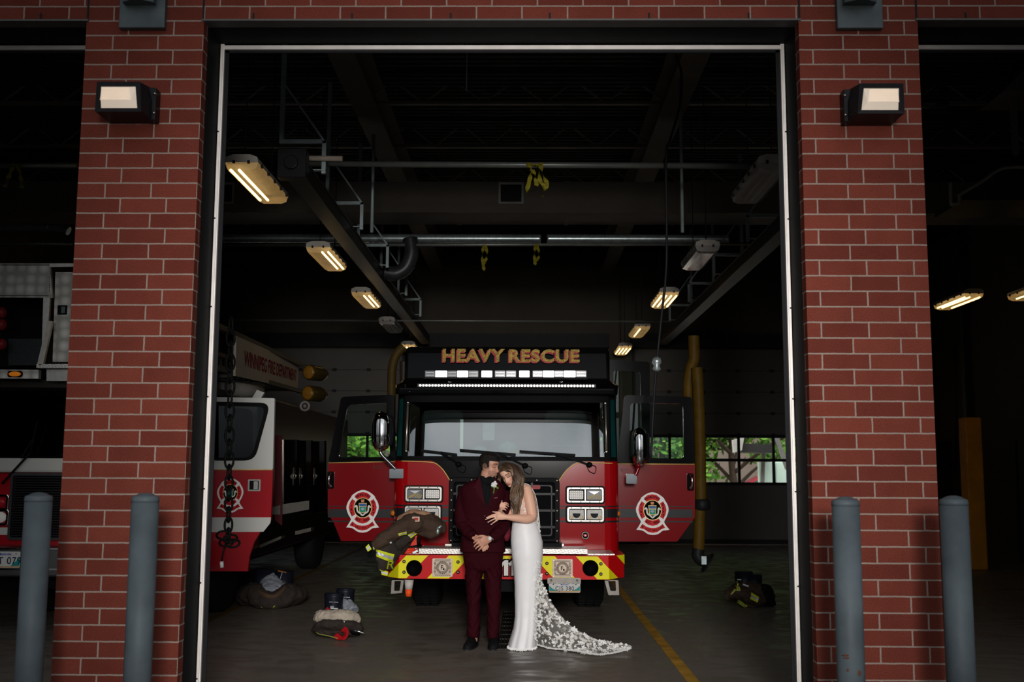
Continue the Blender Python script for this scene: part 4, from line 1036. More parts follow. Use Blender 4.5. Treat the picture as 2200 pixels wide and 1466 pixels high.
mirror(819, 927, 42, 87, [(818, 966), (819, 976), (838, 996), (850, 1008)], (853, 1018, 30, 20), False)
mirror(1374, 960, 34, 84, [(1371, 1000), (1371, 1008), (1365, 1022)], (1356, 1029, 22, 21), True)
# ribbed intake on the left of the cab
q0, q1 = P(868, 843, 12.3), P(868, 776, 12.3)
mb = MB(); n = 22; mb.tube([q0.lerp(q1, i/n) for i in range(n+1)], [.05*(1.06 if i % 2 else .92) for i in range(n+1)], 14); mb.build('intake_stack', M('rusty_black_stack', (.03, .022, .016), .5, .3), truck)
# bumper ----------------------------------------------------------------------
bz1, bz0 = P(1083, 1194, YBM).z, P(1083, 1245, YBM).z
fx0, fx1 = P(857, 1220, YBM).x, P(1308, 1220, YBM).x
ex0, ex1 = P(821, 1220, YBM+.28).x, P(1341, 1220, YBM+.28).x
pl = [(fx0, YBM), (fx1, YBM), (ex1, YBM+.28), (ex1, YC+.1), (ex0, YC+.1), (ex0, YBM+.28)]
mb = MB(); mb.prism([(x, y, bz0) for x, y in pl], (0, 0, bz1-bz0)); bump = mb.build('bumper', CRED, truck, .006)
def front_pt(x, z, d=.006):
    if x < fx0: t = (fx0-x)/(fx0-ex0); return V((x-d*.6, YBM+.28*t-d, z))
    if x > fx1: t = (x-fx1)/(ex1-fx1); return V((x+d*.6, YBM+.28*t-d, z))
    return V((x, YBM-d, z))
mb = MB(); s = YBM/FPX; wd = 46*s; sl = 45*s
def chev(xt, sgn):
    xs_ = sorted(set([xt, xt+wd]))
    n = 90; rows = []
    for i in range(n+1):
        z = lerp(bz1-.004, bz0+.004, i/n); off = sgn*sl*i/n; a, b = xt+off, xt+wd+off
        r = []
        for k in range(61):
            x = lerp(a, b, k/60); r.append(front_pt(max(ex0, min(ex1, x)), z))
        rows.append(r)
    mb.add([p for r in rows for p in r], [(i*61+k, i*61+k+1, (i+1)*61+k+1, (i+1)*61+k) for i in range(n) for k in range(60)])
mid = P(1083, 1220, YBM).x
for px in (873, 964): chev(P(px, 1196, YBM).x, -1)
for px in (1055,): chev(P(px, 1196, YBM).x, -1)
for px in (1146, 1238, 1327): chev(P(px-1, 1196, YBM).x, 1)
mb.build('chevron_stripe', CYEL, bump, fix=False)
mb = MB(); q = P(1085.5, 1221, YBM-.009); q2 = P(1101.5, 1221, YBM-.009)
for c0 in (q, q2):
    for mi, k, d in ((1, 1.0, .002), (0, .72, .004)):
        t = MB(); pts = [(-.045, .045), (-.005, .078), (.03, .078), (.03, -.075), (-.012, -.075), (-.012, .03), (-.03, .02)]
        g_ = .012 if mi else 0
        ctr = V((0, 0, 0)); pp_ = []
        for a, b in pts: pp_.append(c0+V((a+(g_ if a > .0 else -g_), -d, b+(g_ if b > 0.0 else -g_ if b < -.05 else g_*.2))))
        mb.prism(pp_, (0, .002, 0), mi)
mb.build('unit_number', [WHT, GLB], bump)
for px in (890, 1268.5):
    q = P(px, 1221, YBM); mb = MB(); mb.lathe(q+V((0, -.010, 0)), (0, -1, 0), [(.080, -.005), (.080, .006), (.072, .009), (.068, .003), (.001, .0015)], 0, 32, False); mb.build('bumper_port', [M('port_black', (.0015, .0015, .002), .6, 0, .2, 9, 0, 60, None, 1, 0, .02)], bump, fix=False)
BOLT = M('domed_bolt', (.5, .48, .46), .25, .8)
for px, py in ((868, 1207), (868, 1230), (984, 1208), (984, 1230), (1175, 1211), (1175, 1233), (1291, 1212), (1291, 1234)):
    q = P(px, py, YBM-.007); mb = MB(); mb.lathe(q, (0, -1, 0), [(.017, -.004), (.017, .004), (.012, .006)], 0, 14); b_ = mb.build('bolt_washer', MBK, bump); mb = MB(); mb.ell(q+V((0, -.008, 0)), (.010, .008, .010), 0, 10, 8); mb.build('bolt_head', BOLT, b_)
TANP = M('tan_speaker_plate', (.62, .50, .40), .5, .1, .15, 30)
for px, py in ((950.5, 1220), (1208.5, 1221.5)):
    q = P(px, py, YBM-.016); mb = MB(); mb.prism(rrect(q, .205, .18, .012), (0, .014, 0)); pt = mb.build('siren_speaker_plate', TANP, bump)
    mb = MB(); r0 = q+V((0, -.001, 0))
    for i in range(36):
        a = 2*math.pi*i/36; 
        for rr, ln in ((.055, .010),): c0 = r0+V((rr*math.cos(a), 0, rr*math.sin(a))); mb.bar(c0-V((math.cos(a), 0, math.sin(a)))*ln, c0+V((math.cos(a), 0, math.sin(a)))*ln, .0055, .002, 0, (0, 1, 0))
    for sz in (-1, 1):
        for r_ in range(2):
            for i in range(8): x = -.07+i*.02+(r_*.01-.005); mb.box(r0+V((x, 0, sz*(.064+r_*.011))), (.014, .002, .005))
    for sx in (-1, 1):
        for i in range(9): mb.box(r0+V((sx*.074, 0, -.05+i*.0125)), (.022, .002, .005))
    mb.ring(r0, (0, 1, 0), .040, .002, 0, 28, 5)
    text_mb(mb, 'F', .06, r0+V((-.006, 0, .0)), bold=.01)
    mb.box(r0+V((.013, 0, -.016)), (.016, .002, .018)); mb.build('plate_slot', MBK, pt)
    mb = MB()
    for sx in (-1, 1):
        for sz in (-1, 1): mb.cyl(q+V((sx*.09, -.003, sz*.078)), q+V((sx*.09, 0, sz*.078)), .005, 8)
    mb.build_each('plate_screw', BOLT, pt)
# tread plate deck on the bumper
for a, b in ((900, 1000), (1040, 1262)):
    p, q = P(a, 1178, YBM+.05), P(b, 1191, YBM+.05)
    mb = MB(); mb.prism([(p.x, YBM+.05, q.z), (q.x, YBM+.05, q.z), (q.x, YBM+.05, p.z-.006), (p.x, YBM+.05, p.z-.006)], (0, .45, 0)); mb.build('tread_plate', DIAM, truck, .008)
p, q = P(1262, 1188, YBM+.15), P(1320, 1191, YBM+.15)
mb = MB(); mb.bx(p.x, q.x, YBM+.12, YC-.05, bz1, bz1+.012); mb.bx(ex0+.05, P(900, 1188, YBM).x, YBM+.12, YC-.05, bz1, bz1+.012); mb.build_each('deck_edge', DIAM, truck)
mb = MB(); mb.bx(P(975, 1172, YC).x, P(1205, 1172, YC).x, YC-.35, YC-.02, bz1+.06, bz1+.10); mb.build('deck_hatch', MBK, truck)
for px in (968, 1200, 1083):
    q = P(px, 1172, YC-.12); mb = MB(); mb.bx(q.x-.06, q.x+.06, q.y-.05, q.y+.05, q.z-.02, q.z+.02); mb.build('hatch_hinge', ALU, truck, .006)
# licence plate and bracket
def plate_mesh(px, py, wpx, hpx, Y, txt, name_parent, full=True, sh=0):
    q = P(px, py, Y); w, h = wpx*Y/FPX, hpx*Y/FPX
    mb = MB(); mb.prism(rrect(q, w, h, .012, 3), (0, .004, 0)); pl_ = mb.build('licence_plate', M('plate_white', (.50, .50, .48), .4), name_parent)
    mb = MB()
    mb.prism([q+V((-w/2+.004, -.0012, -h/2+.012)), q+V((-w*.18, -.0012, -h/2+.012)), q+V((-w*.38, -.0012, -.01)), q+V((-w/2+.004, -.0012, .02))], (0, .001, 0), 0)
    mb.prism([q+V((w/2-.004, -.0012, -h/2+.012)), q+V((w*.18, -.0012, -h/2+.012)), q+V((w*.38, -.0012, -.01)), q+V((w/2-.004, -.0012, .02))], (0, .001, 0), 0)
    mb.prism([q+V((-w/2+.004, -.0014, -h/2+.003)), q+V((w/2-.004, -.0014, -h/2+.003)), q+V((w/2-.004, -.0014, -h/2+.02)), q+V((-w/2+.004, -.0014, -h/2+.014))], (0, .001, 0), 1)
    text_mb(mb, 'Manitoba', h*.22, q+V((0, -.002, h*.34)), mi=2, bold=.01)
    text_mb(mb, txt, h*.62, q+V((sh, -.003, -h*.08)), mi=3, bold=.005, sx=.9, spacing=1.12)
    for sx in (-1, 1): mb.ell(q+V((sx*w*.36, -.001, h*.36)), (.006, .002, .006), 3, 8, 5)
    mb.build('plate_lettering', [M('plate_teal', (.01, .22, .20), .4), M('plate_tan', (.45, .28, .14), .4), M('plate_blue', (.02, .05, .35), .4), M('plate_navy', (.01, .02, .05), .4)], pl_)
    return pl_
plate_mesh(1213, 1263.5, 66, 20, YBM-.03, 'CJS 380', truck)
q = P(1212, 1249, YBM-.03); mb = MB(); mb.prism(rrect(q+V((0, .002, 0)), 70*s, 13*s, .015), (0, .012, 0)); mb.box(q+V((0, .03, -.01)), (66*s, .05, .01)); br_ = mb.build('plate_bracket', M('dull_aluminium', (.20, .185, .165), .4, .4, .15, 20), truck)
mb = MB()
for sx in (-.13, .13): mb.cyl(q+V((sx, -.004, .008)), q+V((sx, .004, .008)), .012, 10)
for k in range(7): mb.box(q+V((-.14+k*.046, -.0005, -.022)), (.032, .003, .005))
mb.build('bracket_slot', [M('bracket_dark', (.12, .11, .10), .5)], br_)
# tow loops
for o_, i_ in (([(841, 1247), (868, 1247), (864, 1275), (839, 1277)], [(848, 1249), (861, 1249), (858, 1270), (847, 1270)]), ([(1298, 1247), (1329, 1247), (1331, 1280), (1307, 1280)], [(1307, 1249), (1322, 1249), (1323, 1270), (1312, 1270)])):
    mb = MB(); mb.frame(rpoly(PP(o_, YBM+.12), .01), rpoly(PP(i_, YBM+.12), .01), (0, .03, 0)); mb.build('tow_loop', M('dull_aluminium', (.20, .185, .165), .4, .4, .15, 20), truck, .004)
# running gear
g = G(895, 1304); YA = g.y+.2; RT = .53
for sx in (-1, 1):
    X = cx+sx*(hw-.22)
    mb = MB(); mb.lathe((X-.17, YA, RT), (1, 0, 0), [(.30, 0), (RT-.06, 0), (RT-.01, .03), (RT, .06), (RT, .28), (RT-.01, .31), (RT-.06, .34), (.30, .34)], 0, 48, False)
    for k in range(44):
        a = 2*math.pi*k/44
        for w_ in (-.1, 0, .1): mb.box((X+w_, YA+RT*math.cos(a), RT+RT*math.sin(a)), (.07, .05, .015), 0, Matrix.Rotation(a-math.pi/2, 3, 'X'))
    w = mb.build('front_wheel', RUB, truck)
    mb = MB(); mb.lathe((X-.15, YA, RT), (1, 0, 0), [(.001, .05), (.12, .05), (.15, .1), (.28, .12), (.31, .02), (.31, .3), (.28, .2), (.15, .2), (.12, .26), (.001, .27)], 0, 28); mb.build('wheel_hub', ALU, w)
mb = MB(); mb.cyl((cx-hw+.3, YA, RT), (cx+hw-.3, YA, RT), .09, 14); mb.bx(cx-.45, cx-.35, YC, 20, .5, .75); mb.bx(cx+.35, cx+.45, YC, 20, .5, .75); mb.bx(cx-.3, cx+.3, YC+.3, YC+1.5, .42, .8); mb.bx(cx-hw+.05, cx+hw-.05, YC+.05, YA-.6, .62, .8)
for sx in (-.62, .5): mb.cyl((cx+sx, YC-.1, .62), (cx+sx, YC+.6, .62), .04, 10)
mb.bx(cx-.06, cx+.32, YBM+.15, YBM+.3, bz0-.14, bz0); mb.build('chassis', MBK, truck)
for k in (14.6, 18.3):
    for sx in (-1, 1):
        mb = MB(); mb.lathe((cx+sx*(hw-.35)-.25, 18.2, RT), (1, 0, 0), [(.3, 0), (RT, .04), (RT, .46), (.3, .5)], 0, 32, False)
        if k > 15: mb.build('rear_wheel', RUB, truck)
# ================================================================== things on the bumper
# inverted traffic cone stored under the bumper end
a, b = P(879, 1246, YBM+.1), P(877.5, 1282, YBM+.1)
t = thing('traffic_cone', b, 'small white and orange traffic cone hung upside down under the left bumper end', 'cone')
mb = MB(); r1, r0 = 10*s, 6.2*s; m1 = a.lerp(b, .56)
mb.cyl(a, m1, r1, 24, 0, lerp(r1, r0, .56)); mb.build('cone_collar', M('cone_white', (.55, .52, .48), .5), t)
mb = MB(); mb.cyl(m1, b, lerp(r1, r0, .56), 24, 0, r0); mb.build('cone_tip', M('cone_orange', (.85, .09, .015), .5), t)
# ================================================================== ladder truck in the left bay
WPAINT = M('truck_white_paint', (.50, .50, .47), .3, 0, .05, 2, 0, 60, None, 1, .4)
LRED = M('ladder_truck_red', (.30, .005, .010), .3, 0, .05, 2, 0, 60, None, 1, .4)
SILV = None
def swirl_mat():
    m, N, L, b = nodes('engine_turned_aluminium')
    tc = N.new('ShaderNodeTexCoord'); vo = N.new('ShaderNodeTexVoronoi'); vo.inputs['Scale'].default_value = 9; vo.inputs['Randomness'].default_value = .25
    L.new(tc.outputs['Object'], vo.inputs['Vector'])
    cr = N.new('ShaderNodeValToRGB'); cr.color_ramp.elements[0].color = (.75, .72, .66, 1); cr.color_ramp.elements[1].position = .6; cr.color_ramp.elements[1].color = (.30, .29, .26, 1)
    L.new(vo.outputs['Distance'], cr.inputs['Fac']); L.new(cr.outputs['Color'], b.inputs['Base Color']); b.inputs['Metallic'].default_value = .55; b.inputs['Roughness'].default_value = .42; return m
SILV = swirl_mat()
YL = 11.15
lx1 = P(447, 1000, 11.6).x; lx0 = lx1-2.5; lcx = (lx0+lx1)/2
lad = thing('ladder_truck', (lcx, 14, 0), 'white over red ladder truck in the left bay with its cab door open', 'fire truck')
lz = lambda py, Y=YL: P(60, py, Y).z
z_bot, z_red, z_white, z_win, z_roof = lz(1168), lz(1016), lz(985), lz(845), lz(830)
mb = MB(); mb.bx(lx0, lx1, YL, 14.0, z_bot-.25, z_red); lc = mb.build('cab_body', LRED, lad, .05)
mb = MB(); mb.bx(lx0, lx1, YL-.002, 14.0, z_red, z_white+.02); mb.build('cab_band', WPAINT, lc, .03)
def wsq(y0, y1, z0, z1): return [(lx0, y0, z0), (lx1, y0, z0), (lx1, y1, z1), (lx0, y1, z1)]
mb = MB(); o = [(lx0, YL, z_white), (lx1, YL, z_white), (lx1, YL+.12, z_roof+.2), (lx0, YL+.12, z_roof+.2)]
i_ = [(lx0+.12, YL+.01, z_white+.03), (P(138, 985, YL).x, YL+.01, z_white+.03), (P(141, 850, YL).x, YL+.11, z_win), (lx0+.12, YL+.11, z_win)]
mb.frame(rpoly(o, .05), rpoly(i_, .10), (0, .05, 0)); mb.bx(lx0, lx1, YL+.1, 14, z_roof+.15, z_roof+.25); mb.build('cab_front_frame', GLB, lad)
mb = MB(); mb.prism(rpoly(i_, .10), (0, .006, 0)); mb.build('windshield', glass_mat('dark_windshield', (.25, .28, .28), .015), lad)
mb = MB(); mb.bx(lx0+.1, lx1-.1, YL+.6, YL+.7, z_bot, z_roof+.1); mb.build('cab_bulkhead', MBK, lad)
w = lambda px, py, d=.05: P(px, py, YL-d)
mb = MB(); mb.bar(w(70, 945), w(45, 985), .015, .02); mb.bar(w(80, 905), w(66, 970), .012, .016); mb.bar(w(66, 972), w(4, 1040), .012, .02); mb.build('wiper', MBK, lad)
mb = MB(); mb.ell(P(100, 952, YL+.4), (.12, .1, .08)); mb.build('dash_item', MBK, lad)
gx0, gx1 = P(24, 1090, YL).x, P(24, 1090, YL).x+1.25
mb = MB(); mb.frame(rrect(((gx0+gx1)/2, YL-.05, (lz(1017)+lz(1160))/2), gx1-gx0, lz(1017)-lz(1160), .03), rrect(((gx0+gx1)/2, YL-.05, (lz(1017)+lz(1160))/2), gx1-gx0-.05, lz(1017)-lz(1160)-.05, .02), (0, .05, 0)); g = mb.build('grille', M('grille_frame_grey', (.06, .06, .065), .35, .6), lad)
mb = MB(); mb.bx(gx0+.02, gx1-.02, YL-.012, YL-.005, lz(1158), lz(1019)); mb.build('grille_backing', GLB, g)
mb = MB()
for k in range(26): z = lerp(lz(1156), lz(1021), k/25); mb.bx(gx0+.03, gx1-.03, YL-.04, YL-.012, z-.005, z+.004)
mb.build('grille_slat', M('grille_slat_black', (.014, .014, .015), .4), g)
for py, mt in ((1080, M('red_lamp', (.35, .01, .02), .15, 0, .2, 30)), (1112, LEDW)):
    q = P(-2, py, YL-.03); mb = MB(); mb.frame(rrect(q, .19, .165, .03), rrect(q, .14, .115, .02), (0, .04, 0)); f = mb.build('lamp_bezel', CHROME, lad, .005)
    mb = MB(); mb.ell(q+V((0, .02, 0)), (.068, .03, .055)); mb.build('lamp', mt, f)
mb = MB(); mb.bx(lx0, gx0-.01, YL-.008, YL-.001, lz(1150), lz(1134)); mb.build('white_stripe', WPAINT, lc)
mb = MB(); mb.bx(lx0-.02, lx1+.02, YL-.45, YL, lz(1240, YL-.45), lz(1178, YL-.45)); bp = mb.build('bumper', M('dull_chrome_bumper', (.14, .14, .14), .25, .8, .2, 4), lad, .02)
for py in (1178, 1222):
    mb = MB(); mb.bx(lx0-.02, lx1+.02, YL-.462, YL-.45, lz(py+3, YL-.45), lz(py, YL-.45)); mb.build_each('bumper_rib', CHROME, bp)
plate_mesh(10, 1203, 66, 34, YL-.47, 'T 079', bp, sh=.05)
# aerial platform over the cab
YP = 10.6
t_ = lambda px, py, d=0: P(px, py, YP+d)
def panel(name, pts, mat, d=0, th=.04, parent=lad, bev=.004):
    mb = MB(); mb.prism([t_(a, b, d) for a, b in pts], (0, th, 0)); return mb.build(name, mat, parent, bev)
bk = panel('platform_panel', [(-140, 566), (107, 566), (112, 640), (-140, 638)], SILV)
mb = MB()
for k in range(38): mb.cyl(t_(2+k*2.75, 569.5, -.006), t_(2+k*2.75, 569.5), .005, 6); mb.cyl(t_(2+k*2.75-1, 635.5, -.006), t_(2+k*2.75-1, 635.5), .005, 6)
for k in range(8): mb.cyl(t_(106, 596+k*4.3, -.006), t_(106, 596+k*4.3), .005, 6)
mb.build('rivet', MBK, bk)
panel('platform_post', [(93, 640), (107, 640), (104, 690), (108, 690), (84, 790), (78, 790), (90, 740)], ALU, -.01)
panel('platform_brace', [(101, 690), (112, 690), (92, 785), (84, 785)], M('platform_brace_tan', (.42, .38, .33), .4, .5), -.03)
panel('platform_rail', [(107, 566), (165, 566), (165, 573), (107, 574)], ALU, -.01)
p2 = panel('platform_end_panel', [(119, 585), (170, 585), (165, 778), (113, 778)], SILV, .05)
panel('end_panel_latch', [(124, 656), (144, 656), (143, 676), (123, 676)], MBK, .04, .03, p2)
panel('latch_paddle', [(132, 659), (140, 659), (139, 673), (131, 673)], M('latch_grey', (.08, .10, .10), .3, .5), .03, .01, p2)
panel('platform_toe_board', [(-140, 793), (83, 795), (82, 814), (-140, 812)], SILV, -.02, .06)
panel('platform_sill', [(78, 783), (165, 782), (165, 791), (78, 791)], DIAM, -.03, .1)
panel('platform_lower_box', [(100, 794), (160, 794), (160, 819), (100, 819)], ALU, .05, .1)
panel('platform_inside', [(-140, 640), (100, 640), (90, 790), (-140, 790)], MBK, .5, .03)
panel('platform_tread', [(18, 728), (90, 728), (86, 785), (18, 785)], M('dark_tread', (.03, .035, .037), .5, .3, .3, 60), .42, .03)
mb = MB()
for k, y in enumerate((672, 698, 740)): mb.ell(t_(4, y, .3), (.05, .05, .06))
mb.build('red_valve', M('valve_red', (.22, .015, .02), .35), lad)
q = t_(32, 804, -.03); mb = MB(); mb.prism(rrect(q, .15, .065, .03), (0, .02, 0)); f = mb.build('marker_bezel', MBK, lad); mb = MB(); mb.ell(q+V((0, -.004, 0)), (.062, .014, .025)); mb.build('amber_marker', M('amber_orange_lens', (.7, .18, .01), .3, 0, .1, 9, 0, 60, (1, .3, .02), .15), f)
mb = MB(); mb.bx(lx0, lx1, YP+.2, 14, lz(838), lz(822)); mb.build('platform_beam', M('dull_brown_steel', (.03, .027, .022), .5, .4), lad)
# open cab door, seen through the main doorway
Yd = 11.55
pan = [(440, 1011), (586, 1011), (585, 1048), (582, 1118), (560, 1142), (546, 1165), (536, 1195), (532, 1228), (436, 1228)]
mb = MB(); mb.prism(PP(pan, Yd), (0, .055, 0)); d = mb.build('cab_door', LRED, lad, .006)
o = [(440, 1009), (586, 1009), (590, 856), (441, 853)]; i_ = [(441.5, 990), (546, 990), (580, 866), (442.5, 866)]
mb = MB(); mb.frame(rpoly(PP(o, Yd-.004), .012), rpoly(PP([(444, 988), (545, 988), (579, 870), (445, 866)], Yd-.004), .10), (0, .05, 0)); mb.build('door_top', WPAINT, d)
mb = MB(); mb.frame(rpoly(PP([(443, 990), (547, 990), (581, 866), (444, 863)], Yd-.012), .11), rpoly(PP([(449, 984), (540, 984), (571, 874), (450, 871)], Yd-.012), .09), (0, .04, 0)); mb.build('window_seal', MBK, d)
mb = MB(); mb.prism(rpoly(PP([(446, 987), (543, 987), (576, 870), (447, 868)], Yd+.02), .09), (0, .005, 0)); mb.build('window_pane', glass_mat('smoked_door_glass', (.40, .43, .42), .012), d)
mb = MB(); mb.frame(rpoly(PP([(490, 1000), (552, 1000), (552, 868), (490, 862)], 12.95), .03), rpoly(PP([(501, 990), (543, 990), (543, 880), (501, 876)], 12.95), .08), (0, .04, 0)); mb.build('crew_door_frame', M('dim_white_frame', (.30, .30, .28), .5), lad)
mb = MB(); mb.prism(PP([(438, 1112), (582, 1112), (581, 1124), (566, 1143), (437, 1144)], Yd-.004), (0, .003, 0)); mb.build('door_stripe', WPAINT, d)
mb = MB(); mb.tube([P(440, 1010, Yd-.004), P(586, 1010, Yd-.004)], .005, 6); mb.build_each('pinstripe', GOLD, d)
mb = MB(); emblem(mb, 495, 1065, Yd-.003, .82); mb.build('door_emblem', EMB, d)
q = P(546, 1043, Yd-.01); mb = MB(); mb.frame(rrect(q, .135, .125, .01), rrect(q, .10, .095, .006), (0, .02, 0)); mb.bx(q.x-.005, q.x+.04, q.y-.002, q.y+.014, q.z-.042, q.z+.042); mb.build('latch_plate', ALU, d); 
mb = MB(); mb.bx(q.x-.05, q.x+.05, q.y+.004, q.y+.008, q.z-.05, q.z+.05); mb.build('latch_recess', MBK, d)
# ladder with its sign board, running back from the cab roof
YA0, YA1 = 11.9, 17.2
XL_ = P(508, 760, YA0).x+.0
sA, sB = P(508, 722, YA0), P(642, 782, YA1)
bA, bB = P(506, 808, YA0), P(640, 838, YA1)
mb = MB(); mb.prism([bA, bB, sB, sA], (-.03, .0, 0)); sg_ = mb.build('ladder_sign', M('sign_cream', (.42, .38, .31), .5, 0, .06, 3), lad)
mb = MB(); t = MB(); text_mb(t, 'WINNIPEG FIRE DEPARTMENT', 1, (0, 0, 0), bold=.02, depth=.001)
mn, mx_ = min(p.x for p in t.v), max(p.x for p in t.v); zn, zx = min(p.z for p in t.v), max(p.z for p in t.v)
for k, p in enumerate(t.v):
    u = (p.x-mn)/(mx_-mn)*.86+.09; v = (p.z-zn)/(zx-zn)*.42+.30
    lo = bA.lerp(bB, u); hi = sA.lerp(sB, u); t.v[k] = lo.lerp(hi, v)+V((.008, -.004, 0))
t.build_each('sign_letters', M('sign_red', (.40, .008, .010), .5), sg_, fix=False)
mb = MB()
for a, b in ((sA, sB), (bA, bB)): 
    mb.bar(a+V((-.03, -1.2, .02)), b+V((-.03, 1.5, .02)), .06, .06); mb.bar(a+V((-.9, -1.2, .02)), b+V((-.9, 1.5, .02)), .06, .06)
for k in range(16):
    u = k/15; lo = bA.lerp(bB, u)+V((-.9, 0, 0)); hi = sA.lerp(sB, u)+V((-.9, 0, 0)); mb.bar(lo, hi, .03, .03); mb.bar(lo, lo+V((.87, 0, 0)), .04, .04)
mb.build('ladder_section', M('dull_ladder_alloy', (.11, .10, .085), .5, .5), lad)
for px, py in ((662, 800), (660, 845)):
    q = P(px, py, 15.4); mb = MB(); mb.lathe(q, (.45, 1, 0), [(.10, 0), (.115, .04), (.11, .3), (.07, .42), (.02, .46)], 0, 20); f = mb.build('floodlight', M('floodlight_brass', (.07, .048, .012), .3, .5), lad)
    mb = MB(); mb.lathe(q, (.45, 1, 0), [(.001, -.02), (.07, -.012), (.098, 0), (.098, .01)], 0, 20); mb.build('amber_lens', M('dim_amber_lens', (.18, .085, .01), .3, 0, .2, 20), f)
q = P(655, 873, 15.2); mb = MB(); mb.ring(q, (0, -1, 0), .06, .02, 0, 20, 8); mb.ell(q, (.03, .03, .03)); mb.build('hose_coupling', M('dull_hood_metal'), lad)
for px, w_ in ((478, 26), (505, 20)):
    q = P(px, 833, 12.2); mb = MB(); mb.cyl(q+V((-.12, .1, 0)), q+V((.16, .5, -.02)), w_*.0042, 20); mb.build('rolled_sleeve', M('rolled_grey_cover', (.22, .21, .19), .6), lad)
q = P(556, 847, 12.4); mb = MB(); mb.prism(PP([(540, 858), (552, 838), (568, 844), (556, 862)], 12.4), (0, .05, 0)); mb.build('white_bracket', WPAINT, lad)
# body side with glossy compartment doors
bx1 = lx1
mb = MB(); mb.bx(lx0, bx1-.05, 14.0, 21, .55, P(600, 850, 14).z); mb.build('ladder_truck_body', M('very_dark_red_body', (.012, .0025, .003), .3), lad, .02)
Yb = 13.6
mb = MB(); mb.prism(PP([(590, 935), (606, 935), (606, 1130), (590, 1118)], Yb-.05), (0, .05, 0)); mb.build('pump_panel_edge', M('dark_maroon_edge', (.06, .006, .008), .35), lad)
cp = []
for k, (x0, x1) in enumerate(((608, 638), (640, 668), (671, 697))):
    mb = MB(); mb.prism(PP([(x0, 945+k*1.5), (x1, 945+k*1.5), (x1, 1100), (x0, 1105)], Yb+k*.25), (.02, .03, 0)); dd = mb.build('compartment_door', M('glossy_black_door', (.13, .11, .10), .07, 1, .5, 2), lad)
    q = P((x0+x1)/2+8 if k == 0 else x0+4, 1024, Yb+k*.25); mb = MB(); mb.ring(q+V((0, -.02, 0)), (0, -1, 0), .03, .008, 0, 20, 6); mb.tube([q+V((0, -.02, -.11)), q+V((0, -.03, 0)), q+V((0, -.02, .11))], .012, 8); mb.build('door_latch', M('dull_latch', (.12, .11, .09), .3, .7), dd)
mb = MB(); mb.prism(PP([(585, 1090), (602, 1086), (602, 1106), (585, 1106)], Yb-.06), (0, .01, 0)); mb.prism(PP([(606, 1084), (664, 1076), (664, 1095), (606, 1106)], Yb-.02), (0, .01, 0)); mb.build('side_stripe', M('dim_grey_stripe', (.10, .095, .085), .4), lad)
mb = MB(); mb.prism(PP([(556, 1172), (604, 1152), (604, 1158), (558, 1178)], Yb-.3), (0, .2, 0)); mb.prism(PP([(634, 1142), (668, 1134), (668, 1142), (634, 1150)], Yb), (0, .2, 0)); mb.build_each('running_board', M('dull_tread', (.07, .065, .055), .5, .5), lad)
for X, yy in ((lx1-.25, 12.9), (lx0+.25, 12.9), (lx1-.25, 18.5)):
    mb = MB(); mb.lathe((X-.17, yy, .55), (1, 0, 0), [(.3, 0), (.49, 0), (.55, .06), (.55, .28), (.49, .34), (.3, .34)], 0, 40); mb.build('wheel', RUB, lad)
mb = MB(); mb.bx(lx0+.3, lx1-.3, YL, 20, .45, .8); mb.build('chassis', MBK, lad)
q = P(462, 1255, 12.6); mb = MB(); mb.ell(q, (.05, .05, .05)); mb.build('hub_cap', M('dull_latch'), lad)
# ================================================================== beyond the rear doors
mb = MB(); mb.bx(-60, 60, YR+.25, 90, -.25, -.05); mb.build('ground_rear_lot', M('pale_lot_asphalt', (.34, .31, .28), .9, 0, .15, 2), **ST)
mb = MB(); mb.bx(-60, 60, 60, 90, -.05, .02); mb.build('ground_lawn', M('lawn_green', (.10, .17, .03), .9, 0, .3, 2), **ST)
BARK = M('tree_bark', (.035, .025, .018), .9, 0, .3, 12, .4, 20)
LEAFS = [M('leaf_green_%s' % n, c, .6, 0, .4, 5) for n, c in (('deep', (.035, .10, .012)), ('mid', (.07, .17, .02)), ('bright', (.13, .25, .035)))]
def tree(px, pyb, Y, h, r, label, n=2600, seed=3, cen=.62):
    x = P(px, 1000, Y).x; R = random.Random(seed)
    t = thing('tree', (x, Y, 0), label, 'tree', 'trees beyond the rear doors')
    mb = MB(); mb.tube(spline([(x, Y, -.05), (x+.03, Y, h*.2), (x-.05, Y, h*.38), (x, Y, h*.6)], 12), [h*.028*(1-.05*i) for i in range(12)], 10); tr = mb.build('trunk', BARK, t)
    mb = MB(); tips = []
    for k in range(9):
        a = k*2.4+R.random(); z0 = h*(.2+.05*k); L = r*(.55+.4*R.random()); e = V((x+L*math.cos(a), Y+L*math.sin(a)*.8, z0+h*(.16+.1*R.random())))
        mb.tube(spline([(x, Y, z0), V((x, Y, z0)).lerp(e, .5)+V((0, 0, .12)), e], 8), [h*.013*(1-.1*i) for i in range(8)], 7); tips.append(e)
    mb.build('branch', BARK, tr)
    mb = MB()
    cl = [(V((x, Y, h*cen))+V((R.gauss(0, r*.42), R.gauss(0, r*.36), R.gauss(0, h*.17))), r*(.2+.18*R.random())) for _ in range(22)]+[(e, r*.28) for e in tips]
    for i in range(n):
        c, cr_ = cl[R.randrange(len(cl))]; d = V((R.gauss(0, 1), R.gauss(0, 1), R.gauss(0, 1))).normalized(); p = c+d*cr_*(.5+.6*R.random())
        s = .10+.09*R.random(); u = V((R.gauss(0, 1), R.gauss(0, 1), R.gauss(0, 1))).normalized(); w = u.orthogonal().normalized()
        mb.add([p-u*s, p+w*s*.5, p+u*s, p-w*s*.5], [(0, 1, 2, 3)], R.choice((0, 0, 1, 1, 2)))
    mb.build('foliage', LEAFS, t, fix=False)
